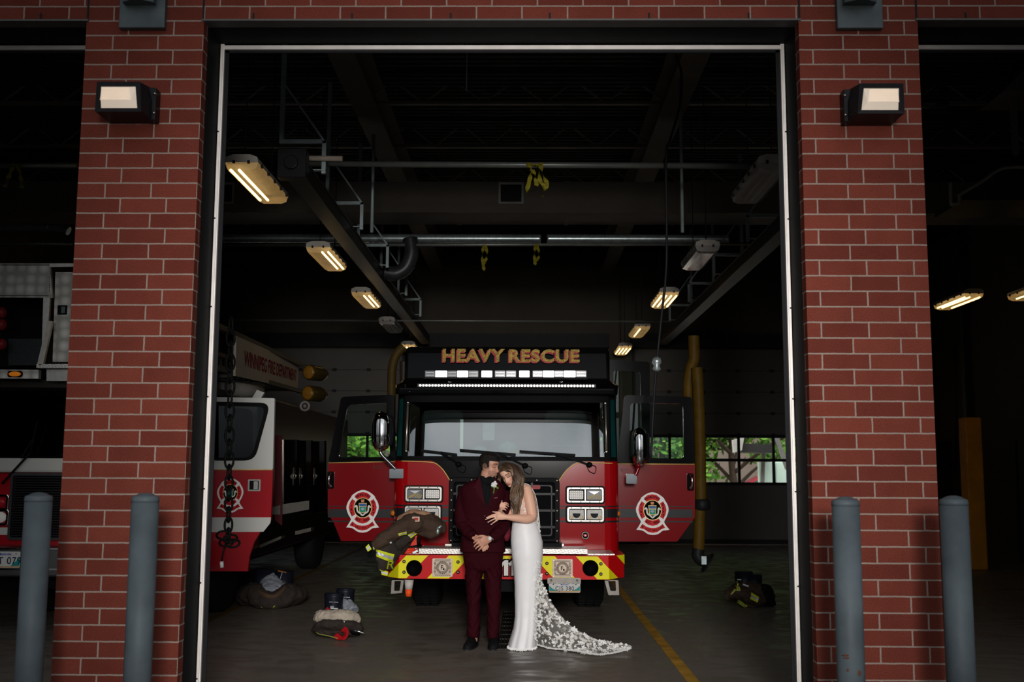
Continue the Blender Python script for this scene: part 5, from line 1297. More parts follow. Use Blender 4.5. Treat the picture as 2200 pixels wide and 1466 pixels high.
tree(1575, 1040, 33.5, 5.4, 2.4, 'leafy green tree with dark forked trunk seen through the right rear door', 3000, 4, .62)
tree(1425, 1040, 42, 6.0, 2.6, 'leafy green tree seen through the right front door window of the rescue truck', 2200, 7, .6)
tree(1720, 1040, 47, 6.0, 2.6, 'leafy tree behind the pale cabinet beyond the right rear door', 1800, 9, .6)
tree(765, 1040, 36, 5.2, 2.3, 'leafy green tree seen through the left front door window of the rescue truck', 1800, 12, .5)
tree(1050, 1040, 44, 7, 3.2, 'tree beyond the middle rear door, hidden behind the rescue truck', 700, 15, .6)
# parked vehicles and yard things
def car(px, Y, L, label, body, sgn=1, name='car'):
    x = P(px, 1000, Y).x; z = -.05
    t = thing(name, (x, Y, 0), label, 'car')
    f = lambda pts, y0, y1: [V((x+sgn*a*L, y0, z+b)) for a, b in pts]
    lo = [(-.5, .35), (-.5, .8), (-.42, .95), (.22, 1.0), (.44, .88), (.5, .7), (.5, .35)]
    up = [(-.40, .93), (-.28, 1.46), (.02, 1.5), (.24, .98)]
    mb = MB(); mb.prism(f(lo, Y, 0), (0, 1.7, 0)); mb.build('car_body', body, t, .06)
    mb = MB(); mb.prism(f(up, Y+.12, 0), (0, 1.46, 0)); c = mb.build('cabin', body, t, .05)
    mb = MB(); mb.prism(f([(-.36, .98), (-.265, 1.40), (-.12, 1.42), (-.12, .99)], Y+.11, 0), (0, .02, 0)); mb.prism(f([(-.09, .99), (-.09, 1.42), (.01, 1.43), (.19, 1.0)], Y+.11, 0), (0, .02, 0)); mb.build('side_window', M('car_glass', (.05, .10, .10), .1), c)
    for a in (-.3, .3):
        mb = MB(); mb.lathe((x+sgn*a*L, Y-.02, z+.33), (0, 1, 0), [(.15, 0), (.3, 0), (.33, .03), (.33, .18), (.15, .2)], 0, 24); mb.build('wheel', RUB, t)
car(1478, 37, 4.6, 'red car parked outside behind the yellow hose', M('car_red', (.45, .04, .05), .3), 1)
car(1640, 56, 4.5, 'distant red car parked far beyond the tree', M('car_red'), -1)
car(1400, 58, 4.5, 'distant white car parked far beyond the right door window', M('car_white', (.6, .6, .6), .3), 1)
x = P(1667, 1000, 29.6).x
t = thing('storage_cabinet', (x, 29.6, 0), 'pale mint ribbed storage cabinet outside the right rear door', 'cabinet')
zt = P(1667, 993, 29.6).z; mb = MB(); mb.bx(x-.33, x+.37, 29.6, 30.4, -.05, zt); mb.build('cabinet_body', M('pale_mint_metal', (.50, .66, .60), .5, 0, .05, 3), t, .01)
mb = MB()
for k in range(3): mb.bx(x-.33+k*.32, x-.31+k*.32, 29.585, 29.6, 0, zt-.03)
mb.build('cabinet_rib', M('mint_rib', (.32, .46, .42), .5), t)
Y = 29
t = thing('shelter_canopy', (P(1630, 950, Y).x, Y, P(1630, 970, Y).z), 'dark flat canopy with slanted grey supports outside the right rear door', 'canopy')
mb = MB(); mb.prism(PP([(1598, 953), (1660, 955), (1668, 974), (1594, 972)], Y), (0, 1.2, 0)); mb.build('canopy_roof', M('canopy_dark', (.03, .03, .03), .6), t)
mb = MB(); mb.prism(PP([(1575, 946), (1599, 940), (1594, 968), (1577, 973)], Y-.1), (0, .2, 0)); mb.build('canopy_bracket', M('canopy_grey', (.42, .42, .40), .5), t)
mb = MB(); mb.bar(P(1668, 940, Y), P(1692, 1008, Y), .12, .08); mb.bar(P(1640, 972, Y+.3), P(1637, 1052, Y+.3), .09, .09); mb.build('canopy_strut', M('canopy_strut_grey', (.16, .16, .16), .5), t)
for k, px in enumerate((1590, 1622)):
    x = P(px, 1000, 36.4).x; mb = MB(); mb.lathe((x, 36.4, -.05), (0, 0, 1), [(.22, 0), (.2, .5), (.1, .9), (.02, .95)], 0, 14); mb.build('traffic_barrel', M('barrel_orange', (.8, .16, .03), .5), None, label='orange traffic barrel outside beside the tree trunk, the %s one' % ('left' if k == 0 else 'right'), category='barrel')
# neighbouring building far behind the lot
mb = MB(); mb.bx(-40, 40, 78, 86, -.05, 4.2); mb.build('distant_building', M('pale_brown_siding', (.34, .26, .22), .8, 0, .1, 1), None, label='long low brown building far across the rear lot', category='building')
# ================================================================== the couple
YM = 10.45
m_ = lambda px, py, d=0: P(px, py, YM-d)
PX = YM/FPX                               # metres per photo pixel at the couple
def skin_mat(name, rough=.48):
    m, N, L, b = nodes(name)
    at = N.new('ShaderNodeAttribute'); at.attribute_name = 'Col'
    nz = N.new('ShaderNodeTexNoise'); nz.inputs['Scale'].default_value = 90; tc = N.new('ShaderNodeTexCoord'); L.new(tc.outputs['Object'], nz.inputs['Vector'])
    cr = N.new('ShaderNodeValToRGB'); cr.color_ramp.elements[0].color = (.93, .92, .92, 1); cr.color_ramp.elements[1].color = (1.04, 1.03, 1.03, 1); L.new(nz.outputs['Fac'], cr.inputs['Fac'])
    mx = N.new('ShaderNodeMix'); mx.data_type = 'RGBA'; mx.blend_type = 'MULTIPLY'; mx.inputs[0].default_value = 1; L.new(at.outputs['Color'], mx.inputs[6]); L.new(cr.outputs['Color'], mx.inputs[7])
    L.new(mx.outputs[2], b.inputs['Base Color']); b.inputs['Roughness'].default_value = rough; b.inputs['Specular IOR Level'].default_value = .35
    b.inputs['Subsurface Weight'].default_value = .08; b.inputs['Subsurface Radius'].default_value = (.012, .005, .003); b.inputs['Subsurface Scale'].default_value = .4
    return m
def frame_from(f, u):
    f = V(f).normalized(); u = V(u); u = (u-f*u.dot(f)).normalized(); y = -f; x = y.cross(u)
    return Matrix((x, y, u)).transposed()
def ga(x, s): return math.exp(-(x/s)**2)
def head_grid(fem):
    FR = [(-.120, -.055), (-.114, -.076), (-.104, -.086), (-.092, -.084), (-.080, -.089), (-.062, -.089), (-.045, -.088), (-.02, -.085), (.0, -.084), (.02, -.092), (.04, -.095), (.062, -.091), (.085, -.074), (.102, -.047), (.114, -.015), (.119, .01)]
    BK = [(-.120, -.035), (-.11, -.012), (-.095, .015), (-.075, .038), (-.05, .062), (-.02, .082), (.01, .094), (.04, .098), (.07, .090), (.09, .073), (.105, .048), (.115, .025), (.119, .012)]
    WD = [(-.120, .014), (-.112, .030), (-.10, .042), (-.085, .052), (-.06, .060), (-.035, .066), (0, .071), (.03, .0745), (.06, .072), (.085, .060), (.102, .040), (.114, .018), (.119, .002)]
    nz, na = 84, 96; rings = []
    for i in range(nz):
        z = -.120+.239*(i/(nz-1)); f, bk, w = interp(FR, z), interp(BK, z), interp(WD, z)
        if fem: w *= .96 if z > -.07 else .90
        ym = (f+bk)/2+.012; ring = []
        for k in range(na):
            a = 2*math.pi*k/na; s, c = math.sin(a), -math.cos(a)
            sx = math.copysign(abs(s)**.92, s); x = w*sx
            y = ym+(ym-f)*c if c < 0 else ym+(bk-ym)*c
            if c < -.05 and z < .06:
                ax = abs(x); fr = sstep(.05, .5, -c)
                n = 0
                nh = interp([(-.064, 0), (-.056, .012), (-.046, .026 if not fem else .021), (-.036, .023 if not fem else .017), (-.015, .014 if not fem else .010), (.008, .009 if not fem else .006), (.028, .002), (.04, 0)], z)
                n += nh*ga(x, interp([(-.056, .016), (-.046, .0135), (-.03, .0105), (0, .009), (.03, .011)], z))
                n += .006*ga(ax-.013, .007)*ga(z+.049, .008)
                n -= (.012 if not fem else .009)*ga(ax-.033, .018)*ga(z-.0, .015)
                n += .0075*ga(ax-.033, .013)*ga(z+.001, .010)
                n += (.006 if not fem else .002)*ga(ax-.03, .022)*ga(z-.026, .009)
                n += .005*ga(ax-.047, .02)*ga(z+.033, .018)
                n += .0065*ga(x, .020)*(ga(z+.072, .0055)+1.1*ga(z+.083, .006))-.004*ga(x, .024)*ga(z+.0775, .0028)
                n -= .004*ga(x, .02)*ga(z+.094, .005)
                n += .005*ga(x, .018)*ga(z+.107, .010)
                y -= n*fr
            ring.append(V((x, y, z)))
        rings.append(ring)
    return rings
def put_head(mb, o, Rm, s, fem):
    g = head_grid(fem); T = lambda p: o+(Rm @ p)*s
    mb.loft([[T(p) for p in r] for r in g])
    for sg in (-1, 1):
        e = MB(); e.ell((0, 0, 0), (.008, .019, .030), 0, 16, 10); e.tube([V((sg*.006, .016*math.cos(t), .004+.026*math.sin(t))) for t in [math.pi*(-.35+1.5*i/14) for i in range(15)]], .0055, 8); e.ell((sg*.004, -.004, -.024), (.006, .009, .010), 0, 10, 8)
        mb.v += []; k = len(mb.v)
        R2 = Matrix.Rotation(sg*.35, 3, 'Z')
        e.v = [T(V((sg*(.071 if fem else .075), .012, -.012))+R2 @ p) for p in e.v]; mb.join(e)
    return g
def hand(mb, wrist, palm, fingers, thumb, pr=(.015, .036), fr=.0088, wr=(.021, .027)):
    mb.tube(spline([wrist, wrist.lerp(palm[0], .5), palm[0], palm[1]], 10), [(lerp(wr[0], pr[0], sstep(0, 6, i)), lerp(wr[1], pr[1], sstep(0, 6, i))) for i in range(10)], 14)
    for f in fingers:
        n = 10; c = spline(f, n); mb.tube(c, [fr*(1.08-.34*i/(n-1)) if i < n-1 else fr*.45 for i in range(n)], 9); mb.ell(f[0], fr*1.12, 0, 10, 8)
        mb.tube([palm[0], f[0]], [.014, fr*1.1], 9)
    c = spline(thumb, 10); mb.tube(c, [fr*(1.35-.45*i/9) if i < 9 else fr*.5 for i in range(10)], 9)
def paint(me, base, fn):
    ca = me.color_attributes.new('Col', 'FLOAT_COLOR', 'POINT')
    for i, v in enumerate(me.vertices):
        c = fn(v.co, base); ca.data[i].color = (c[0], c[1], c[2], 1)
def mixc(a, b, t): return tuple(lerp(x, y, t) for x, y in zip(a, b))
def face_paint(co, base, o, Ri, s, fem):
    l = (Ri @ (co-o))/s; c = base
    if l.length > .17: 
        return c
    ax = abs(l.x)
    if not fem and l.y > -.045 and ax > .045: c = mixc(c, (.05, .03, .022), .75*sstep(-.045, -.02, l.y)*sstep(-.045, -.015, l.z)*sstep(.075, .03, l.y))
    if l.y < -.02 and l.z < .07:
        if fem:
            c = mixc(c, (.62, .20, .16), .45*ga(ax-.045, .02)*ga(l.z+.035, .018)); lip = (.50, .12, .11)
            c = mixc(c, (.80, .52, .40), .5*ga(l.x, .006)*ga(l.z+.02, .04))
        else:
            t = sstep(-.035, -.065, l.z)*sstep(.085, .06, ax if l.y < -.05 else .05); c = mixc(c, (.21, .115, .085), .50*sstep(-.03, -.06, l.z-.15*max(0, l.y+.03))); lip = (.42, .16, .13)
        d = (l.x/.024)**2+((l.z+.0775)/(.0105 if fem else .0085))**2
        c = mixc(c, lip, sstep(1.25, .7, d)); c = mixc(c, tuple(x*.35 for x in lip), .8*ga(l.z+.0775, .0018)*sstep(.024, .016, ax))
        u = (ax-.033)/.0195
        zb = .0255+.004*(1-u*u)-(.0 if fem else .003)
        c = mixc(c, (.035, .02, .013), .95*sstep(1.12, .85, abs(u))*ga(l.z-zb, .0048 if fem else .0052))
        if False: pass
        if fem: c = mixc(c, (.22, .11, .08), .75*ga(ax-.034, .016)*ga(l.z-.007, .0075))
        ul = (ax-.0335)/.0165; zl = -.006-.0025*(1-ul*ul)
        c = mixc(c, (.012, .008, .007), .95*sstep(1.25, .95, abs(ul))*ga(l.z-zl, .0046 if fem else .0026))
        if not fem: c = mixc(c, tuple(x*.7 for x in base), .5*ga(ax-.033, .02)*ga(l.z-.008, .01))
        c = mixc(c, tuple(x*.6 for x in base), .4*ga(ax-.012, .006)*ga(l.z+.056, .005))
    return c
SKM, SKW = skin_mat('skin_tanned'), skin_mat('skin_light')
# -------------------------------------------------------------- groom
HMo, HMr, HMs = m_(1050.5, 1001.5, -.0), frame_from((.925, -.36, -.10), (.16, -.05, 1)), 1.0
groom = thing('person', (m_(1037, 1300).x, YM, 0), 'man in a burgundy suit, hands clasped, kissing the forehead of the woman beside him', 'person')
mb = MB(); put_head(mb, HMo, HMr, HMs, False)
mb.tube(spline([m_(1041, 1046, .02), m_(1043, 1034, .02), m_(1046, 1020, .0), m_(1049, 1006, -.01)], 10), [(.080, .078), (.072, .068), (.066, .062), (.062, .060), (.060, .058), (.058, .058), (.058, .058), (.056, .056), (.055, .055), (.05, .05)], 20)
torso = [(1030, 1020, 1066, .06), (1042, 1002, 1080, .085), (1060, 996, 1082, .10), (1090, 998, 1078, .10), (1120, 1003, 1072, .09), (1150, 1000, 1076, .095), (1180, 1000, 1078, .10), (1205, 1002, 1076, .09)]
def ringsect(py, xl, xr, dp, d0=0, n=32, pw=.85, yc=YM):
    a, b = P(xl, py, yc-d0), P(xr, py, yc-d0); c = (a+b)/2; hw_ = (b.x-a.x)/2
    f = lambda v: math.copysign(abs(v)**pw, v)
    return [V((c.x+hw_*f(math.cos(t)), c.y+dp*f(math.sin(t)), c.z)) for t in [2*math.pi*k/n for k in range(n)]]
mb.loft([ringsect(*t) for t in torso])
for sg, pts in ((0, [(1018, 1200), (1018, 1280), (1018, 1350), (1017, 1378)]), (1, [(1060, 1200), (1060, 1280), (1059, 1350), (1060, 1380)])):
    mb.tube(spline([m_(a, b, -.03) for a, b in pts], 10), [.075, .072, .066, .06, .055, .05, .048, .045, .04, .04], 14)
armL = [m_(1001, 1055, -.01), m_(992.5, 1088, 0), m_(992, 1122, .05), m_(1005, 1142, .13), m_(1019, 1154, .19)]
armR = [m_(1079, 1056, -.02), m_(1084, 1090, -.02), m_(1084.5, 1122, .03), m_(1072, 1143, .13), m_(1056, 1157, .19)]
for a in (armL, armR): mb.tube(spline(a, 16), [.05, .05, .05, .048, .046, .044, .042, .04, .04, .039, .038, .036, .034, .032, .03, .028], 12)
hand(mb, m_(1055, 1157, .19), [m_(1043, 1162, .225), m_(1034, 1167, .235)],
     [[m_(1031, 1160.5, .237), m_(1025, 1162, .243), m_(1020, 1165, .236), m_(1017, 1168, .222)], [m_(1030.5, 1166, .24), m_(1024, 1169, .245), m_(1020, 1173, .236), m_(1018, 1176, .222)], [m_(1032.5, 1171, .238), m_(1027, 1175, .242), m_(1023, 1178, .234), m_(1022, 1181, .22)], [m_(1036, 1175, .233), m_(1032, 1179, .235), m_(1029, 1182, .228), m_(1028, 1184, .218)]],
     [m_(1046, 1155, .22), m_(1037, 1152, .235), m_(1028, 1153, .232), m_(1021, 1157, .222)], (.0165, .042), .0098, (.026, .030))
hand(mb, m_(1020, 1154, .19), [m_(1030, 1163, .195), m_(1037, 1170, .195)],
     [[m_(1043, 1169, .20), m_(1048, 1173, .205), m_(1049, 1178, .215)], [m_(1041, 1173, .2), m_(1046, 1178, .205), m_(1046, 1182, .212)], [m_(1038, 1176, .2), m_(1042, 1181, .205), m_(1041, 1185, .212)], [m_(1035, 1178, .2), m_(1038, 1183, .2), m_(1037, 1186, .205)]],
     [m_(1026, 1157, .2), m_(1030, 1154, .215), m_(1036, 1156, .22)], (.0165, .038), .0095, (.026, .030))
me = remesh(mb, .0042, 2); Ri = HMr.inverted()
paint(me, (.58, .295, .20), lambda co, b: face_paint(co, b, HMo, Ri, HMs, False))
finish(me, 'body', SKM, groom)
HAIRM = M('short_black_hair', (.012, .009, .008), .6, 0, .4, 80, .6, 220)
g = head_grid(False); mb = MB(); T = lambda p: HMo+(HMr @ p)*HMs
mb.loft([[T(V((p.x*1.045, p.y*1.05+.001, p.z*1.045+.002)) + V((0, 0, 0))) for p in r] for r in g]); me = mb.mesh('h')
def mh(c):
    l = (Ri @ (c-HMo)); ax = abs(l.x)
    if l.z < -.045: return True
    if l.y < .0 and l.z < .052+.3*max(0, -.06-l.y)*0: 
        if l.y < -.028 or l.z < -.012: return not (l.z > .058 and l.y > -.085 and l.z > .058+(-l.y-.05)*.35)
    if -.012 < l.y < .04 and l.z < .012: return True
    return False
bm = bmesh.new(); bm.from_mesh(me); bmesh.ops.delete(bm, geom=[f for f in bm.faces if mh(f.calc_center_median())], context='FACES')
for v in bm.verts:
    l = Ri @ (v.co-HMo)
    if l.z > .05: v.co += (v.co-HMo).normalized()*(.012*sstep(.05, .1, l.z)+.006*noise.noise(v.co*90))
    else: v.co += (v.co-HMo).normalized()*.003*noise.noise(v.co*120)
bmesh.ops.recalc_face_normals(bm, faces=bm.faces[:]); bm.to_mesh(me); bm.free()
for p in me.polygons: p.use_smooth = True
o = finish(me, 'hair', HAIRM, groom); sd = o.modifiers.new('s', 'SOLIDIFY'); sd.thickness = .006; sd.offset = -1
SUIT = M('burgundy_suit_cloth', (.030, .0026, .0056), .8, 0, .12, 5, .25, 90, None, 1, 0, .06)
LAPEL = M('burgundy_lapel', (.037, .0032, .0068), .7, 0, .08, 5, .15, 120, None, 1, 0, .06)
SHIRT = M('black_shirt', (.003, .003, .004), .8, 0, .2, 12, 0, 60, None, 1, 0, .15)
# jacket
mb = MB()
jk = [(1026, 1029, 1062, .062, -.02), (1031, 1018, 1069, .085, -.01), (1037, 1003, 1078, .105, 0), (1046, 991, 1086, .118, 0), (1060, 988, 1087, .130, .005), (1085, 990, 1084, .136, .01), (1110, 994, 1081, .130, .01), (1130, 995, 1080, .128, .01), (1150, 992, 1082, .135, .005), (1172, 989, 1085, .142, 0), (1187, 988, 1086.5, .145, 0)]
mb.loft([ringsect(a, b, c, d, e) for a, b, c, d, e in jk])
for a in (armL, armR): mb.tube(spline(a, 20), [lerp(.070, .053, sstep(0, 19, i)) for i in range(20)], 20)
me = remesh(mb, .009, 7)
nl = lambda p: noise.noise(V((p.x*9, p.y*9, p.z*26)))*.5+noise.noise(V((p.x*22+p.z*18, p.y*20, p.z*30-p.x*12)))*.5
for v in me.vertices:
    n = v.normal; py_ = (CAMH-v.co.z)/PX+1012
    k = .35+1.0*ga(py_-1122, 18)+.8*ga(py_-1150, 20)
    v.co += n*.010*k*nl(v.co)
def vcut(c):
    px = 1128+c.x/PX; py = 1012-(c.z-CAMH)/PX
    if c.y > YM-.03: return False
    if py < 1086: 
        t = (py-1020)/(1086-1020); return lerp(1031, 1042.5, t) < px < lerp(1066, 1043.5, t)
    if py > 1150: t = (py-1150)/37; return 1041-2*t < px < 1041+10*t*t
    return False
cut(me, vcut)
o = finish(me, 'jacket', SUIT, groom)
sd = o.modifiers.new('s', 'SOLIDIFY'); sd.thickness = .006; sd.offset = -1
# shirt and tie inside the V
mb = MB(); mb.loft([ringsect(a, b, c, d, e) for a, b, c, d, e in [(1024, 1030, 1061, .062, .0), (1032, 1020, 1066, .085, .005), (1045, 1000, 1080, .108, .0), (1070, 1000, 1078, .122, .008), (1100, 1003, 1074, .122, .01)]], 0, False); sh = mb.build('shirt', SHIRT, groom)
mb = MB()
for sg, pts in ((-1, [(1031, 1021), (1034, 1030), (1044, 1038), (1049, 1039), (1045, 1029), (1040, 1024)]), (1, [(1064, 1023), (1063, 1031), (1054, 1038), (1049, 1039), (1052, 1031), (1058, 1026)])):
    q = [m_(a, b, .09+.012*(b-1021)/18+ (.0)) for a, b in pts]; mb.prism(q, (0, .006, 0))
mb.build('collar', SHIRT, sh)
mb = MB(); mb.prism([m_(a, b, d) for a, b, d in ((1045, 1038, .118), (1053, 1038, .118), (1051, 1045, .132), (1056, 1066, .148), (1045, 1092, .16), (1042, 1070, .15), (1047, 1045, .132))], (0, .004, 0)); mb.build('necktie', M('black_slate_tie', (.003, .004, .006), .6, 0, .1, 9, 0, 60, None, 1, 0, .05), groom, .001)
# lapels
def lap(pts, nm):
    mb = MB(); q = []
    for a, b in pts:
        t = (b-1024)/62; q.append(m_(a, b, .085+.058*min(1, t*1.4)+.012))
    mb.prism(q, (0, .007, 0)); mb.build(nm, LAPEL, groom, .002)
lap([(1031, 1023), (1025, 1033), (1020, 1043), (1016, 1049), (1023, 1051), (1020, 1056), (1043, 1088), (1042, 1080), (1036, 1052), (1033, 1036)], 'lapel')
lap([(1064, 1025), (1069, 1036), (1074, 1046), (1067, 1050), (1071, 1054), (1043.5, 1090), (1043, 1082), (1056, 1052), (1062, 1038)], 'lapel')
mb = MB(); mb.bar(m_(1061.5, 1071, .148), m_(1069, 1069.5, .142), .004, .010); mb.build('breast_pocket', M('pocket_edge', (.16, .03, .05), .5), groom)
mb = MB(); mb.lathe(m_(1041.5, 1109, .146), (0, -1, 0), [(.010, 0), (.010, .003), (.006, .005)], 0, 12); mb.build('jacket_button', M('dark_button', (.03, .012, .014), .3), groom)
mb = MB(); mb.bar(m_(1064, 1152, .142), m_(1080, 1150, .13), .006, .016); mb.bar(m_(998, 1150, .13), m_(1012, 1152, .142), .006, .016); mb.build('pocket_flap', SUIT, groom)
# trousers
mb = MB()
mb.loft([ringsect(a, b, c, d) for a, b, c, d in [(1160, 995, 1080, .12), (1185, 994, 1082, .125), (1205, 995.5, 1080, .12), (1220, 999, 1076, .105), (1228, 1006, 1070, .08)]])
legL = [(1200, 996, 1037, .10), (1230, 998.5, 1036, .105), (1255, 1001, 1034.5, .098), (1281, 1002.5, 1033, .09), (1310, 1003, 1033, .09), (1340, 1003.5, 1032.5, .09), (1368, 1003.5, 1032, .088)]
legR = [(1200, 1040, 1080.5, .10), (1230, 1040, 1078.5, .105), (1255, 1041.5, 1077, .098), (1281, 1043, 1076, .09), (1310, 1045, 1075, .09), (1340, 1046.5, 1073.5, .09), (1370, 1047, 1072, .088)]
for lg in (legL, legR): mb.loft([ringsect(a, b, c, d, -.02, 24, .95) for a, b, c, d in lg])
me = remesh(mb, .009, 2)
for v in me.vertices:
    py_ = 1012-(v.co.z-CAMH)/PX
    k = .5+1.1*ga(py_-1225, 15)+.9*ga(py_-1275, 25)+.9*ga(py_-1345, 22)
    q = v.co; sgn = 1 if q.x > m_(1039, 1250).x else -1
    v.co += v.normal*.009*k*(noise.noise(V((q.x*8, q.y*8, q.z*17+sgn*q.x*30)))+.5*noise.noise(V((q.x*20, q.y*18, q.z*34-sgn*q.x*40))))
finish(me, 'trousers', SUIT, groom)
SHOE = M('black_suede', (.005, .005, .006), .7, 0, .2, 30)
for x0, x1, xt, w, yb in ((1017, 1006, 1004, 14, 0), (1060, 1060, 1060, 13, .0)):
    mb = MB(); rings = []; st = [(.13, .035, .075, .0), (.10, .042, .13, .0), (.04, .044, .13, .1), (-.02, .045, .10, .3), (-.08, .050, .075, .6), (-.14, .048, .055, .85), (-.185, .034, .042, 1), (-.2, .012, .02, 1.02)]
    for dy, hw_, ht, k in st:
        c = V((lerp(m_(x0, 1380).x, m_(x1, 1380).x, k), YM+.02+dy, 0)); rings.append([V((c.x+hw_*math.copysign(abs(math.cos(t))**.8, math.cos(t)), c.y, .012+ht*(max(0, math.sin(t)))**.8*(1) if math.sin(t) > 0 else .012)) for t in [2*math.pi*i/24 for i in range(24)]])
    mb.loft(rings); c0 = m_(x0, 1380).x; mb.tube([(c0, YM+.09, .05), (c0, YM+.085, .12), (c0, YM+.08, .20)], [(.052, .058), (.052, .056), (.054, .058)], 20, up=(0, 1, 0)); s_ = mb.build('shoe', SHOE, groom)
    mb = MB(); mb.loft([[V((p.x+(p.x-sum(q.x for q in r)/24)*.06, p.y, 0.001 if i_ else .014)) for p in r] for r in [rings[0]] for i_ in (0,)]+[[V((p.x, p.y, .001)) for p in rings[0]]]) if False else None
    lo = [V((lerp(m_(x0, 1380).x, m_(x1, 1380).x, k)-hw_*1.06, YM+.02+dy, .001)) for dy, hw_, ht, k in st]; hi = [V((lerp(m_(x0, 1380).x, m_(x1, 1380).x, k)+hw_*1.06, YM+.02+dy, .001)) for dy, hw_, ht, k in st]
    mb = MB(); mb.prism(lo+hi[::-1], (0, 0, .016)); mb.build('sole', M('shoe_sole', (.012, .012, .014), .35), s_)
# watch, ring, boutonniere
q = m_(1053, 1158, .192); ax = (m_(1056, 1157, .19)-m_(1043, 1162, .225)).normalized()
mb = MB(); mb.ring(q, ax, .034, .006, 0, 28, 8); w_ = mb.build('wristwatch', M('watch_band', (.008, .008, .008), .4), groom); mb = MB(); mb.ell(q+V((-.0, -.036, .004)), (.017, .006, .019)); mb.build('watch_face', M('watch_face_pale', (.6, .68, .72), .1), w_)
mb = MB(); mb.ring(m_(1030.2, 1173.2, .24), m_(1032.5, 1171, .238)-m_(1027, 1175, .242), .0105, .0022, 0, 20, 6); mb.build('wedding_ring', M('gold_ring', (.9, .72, .40), .15, 1), groom)
ROSE = M('white_rose', (.82, .80, .78), .6, 0, .04, 20); GRN = M('stem_green', (.10, .20, .03), .6, 0, .3, 12)
t = thing('boutonniere', m_(1062, 1052, .15), 'white rose boutonniere pinned on the man\'s lapel', 'flower')
mb = MB(); c = m_(1062.2, 1041, .175)
for k in range(13):
    a = k*2.4; r = .004+.0014*k; d = V((math.cos(a)*r, -.010+.001*k, math.sin(a)*r)); e = MB(); e.ell((0, 0, 0), (.014, .006, .013), 0, 10, 8); Rk = Matrix.Rotation(a, 3, 'Y') @ Matrix.Rotation(.7, 3, 'X'); e.v = [c+d*1.1+Rk @ p for p in e.v]; mb.join(e)
mb.ell(c, (.020, .016, .020)); mb.build('petal', ROSE, t)
mb = MB(); mb.tube(spline([m_(1062, 1046, .17), m_(1061.5, 1053, .165), m_(1060, 1061, .16)], 8), .006, 8); mb.build('stem', GRN, t)
mb = MB()
for px, py in ((1057.5, 1046), (1061, 1048.5), (1066, 1047), (1069, 1049)): mb.ell(m_(px, py, .165), (.012, .006, .009), 0, 10, 6)
mb.build('leaf', GRN, t)
# -------------------------------------------------------------- bride
YWN = 10.42
w_ = lambda px, py, d=0: P(px, py, YWN-d)
HWo, HWr, HWs = P(1091.5, 1019.5, YWN-.01), frame_from((-.30, -.84, -.42), (-.40, -.18, .9)), .93
bride = thing('person', (w_(1128, 1300).x, YWN, 0), 'woman with long wavy brown hair in a white wedding dress leaning on the man', 'person')
mb = MB(); put_head(mb, HWo, HWr, HWs, True)
mb.tube(spline([w_(1119, 1056, .0), w_(1114, 1044, .0), w_(1103, 1030, -.02), w_(1096, 1021, -.03)], 10), [.058, .052, .048, .046, .045, .045, .045, .045, .044, .04], 16)
RS = lambda t, e=0: ringsect(t[0], t[1]-e, t[2]+e, t[3]+e*PX, t[4] if len(t) > 4 else 0, 40, .95, YWN)
wt = [(1043, 1108, 1132, .045), (1050, 1102, 1142, .075), (1062, 1100, 1149, .092), (1078, 1098, 1153, .105), (1092, 1097.5, 1155, .108), (1108, 1100, 1155.5, .10), (1123, 1102, 1153, .098), (1140, 1101, 1158, .11), (1165, 1101, 1163, .125), (1190, 1102, 1163, .125), (1215, 1106, 1158, .10)]
mb.loft([RS(t) for t in wt])
for x in (1125, 1138): mb.tube(spline([w_(x, 1200), w_(x, 1290), w_(x, 1350), w_(x, 1382)], 8), [.07, .065, .055, .05, .045, .04, .035, .03], 12)
# near arm: shoulder, elbow, forearm across to his jacket
arm = [w_(1131, 1049, .05), w_(1136, 1070, .075), w_(1141, 1095, .09), w_(1142.5, 1110, .10), w_(1132, 1115.5, .14), w_(1110, 1113.5, .18), w_(1088, 1111.5, .205)]
mb.ell(w_(1128.5, 1053, .035), (.058, .05, .055)); mb.tube(spline(arm, 30), [interp([(0, .050), (3, .053), (8, .054), (13, .048), (17, .046), (19, .044), (23, .038), (29, .0255)], i) for i in range(30)], 18)
D = .21
hand(mb, w_(1088, 1111.5, .205), [w_(1076, 1110.5, .215), w_(1068, 1110.5, .213)],
     [[w_(1065.5, 1105.5, D), w_(1058, 1107, D), w_(1052, 1109.5, D-.005), w_(1046.5, 1112, D-.014)], [w_(1064.5, 1110, D), w_(1056, 1112, D), w_(1050, 1114, D-.006), w_(1044.5, 1116, D-.014)], [w_(1065.5, 1114.5, D), w_(1059, 1117, D), w_(1054, 1119.5, D-.006), w_(1049.5, 1122, D-.014)], [w_(1068, 1118, D-.003), w_(1063, 1121.5, D-.003), w_(1059.5, 1124, D-.008), w_(1056, 1126.5, D-.014)]],
     [w_(1079, 1106, .21), w_(1072, 1101.5, .212), w_(1066, 1101, .208), w_(1060, 1100.5, .2)], (.0135, .033), .0078, (.0225, .0255))
D = .165
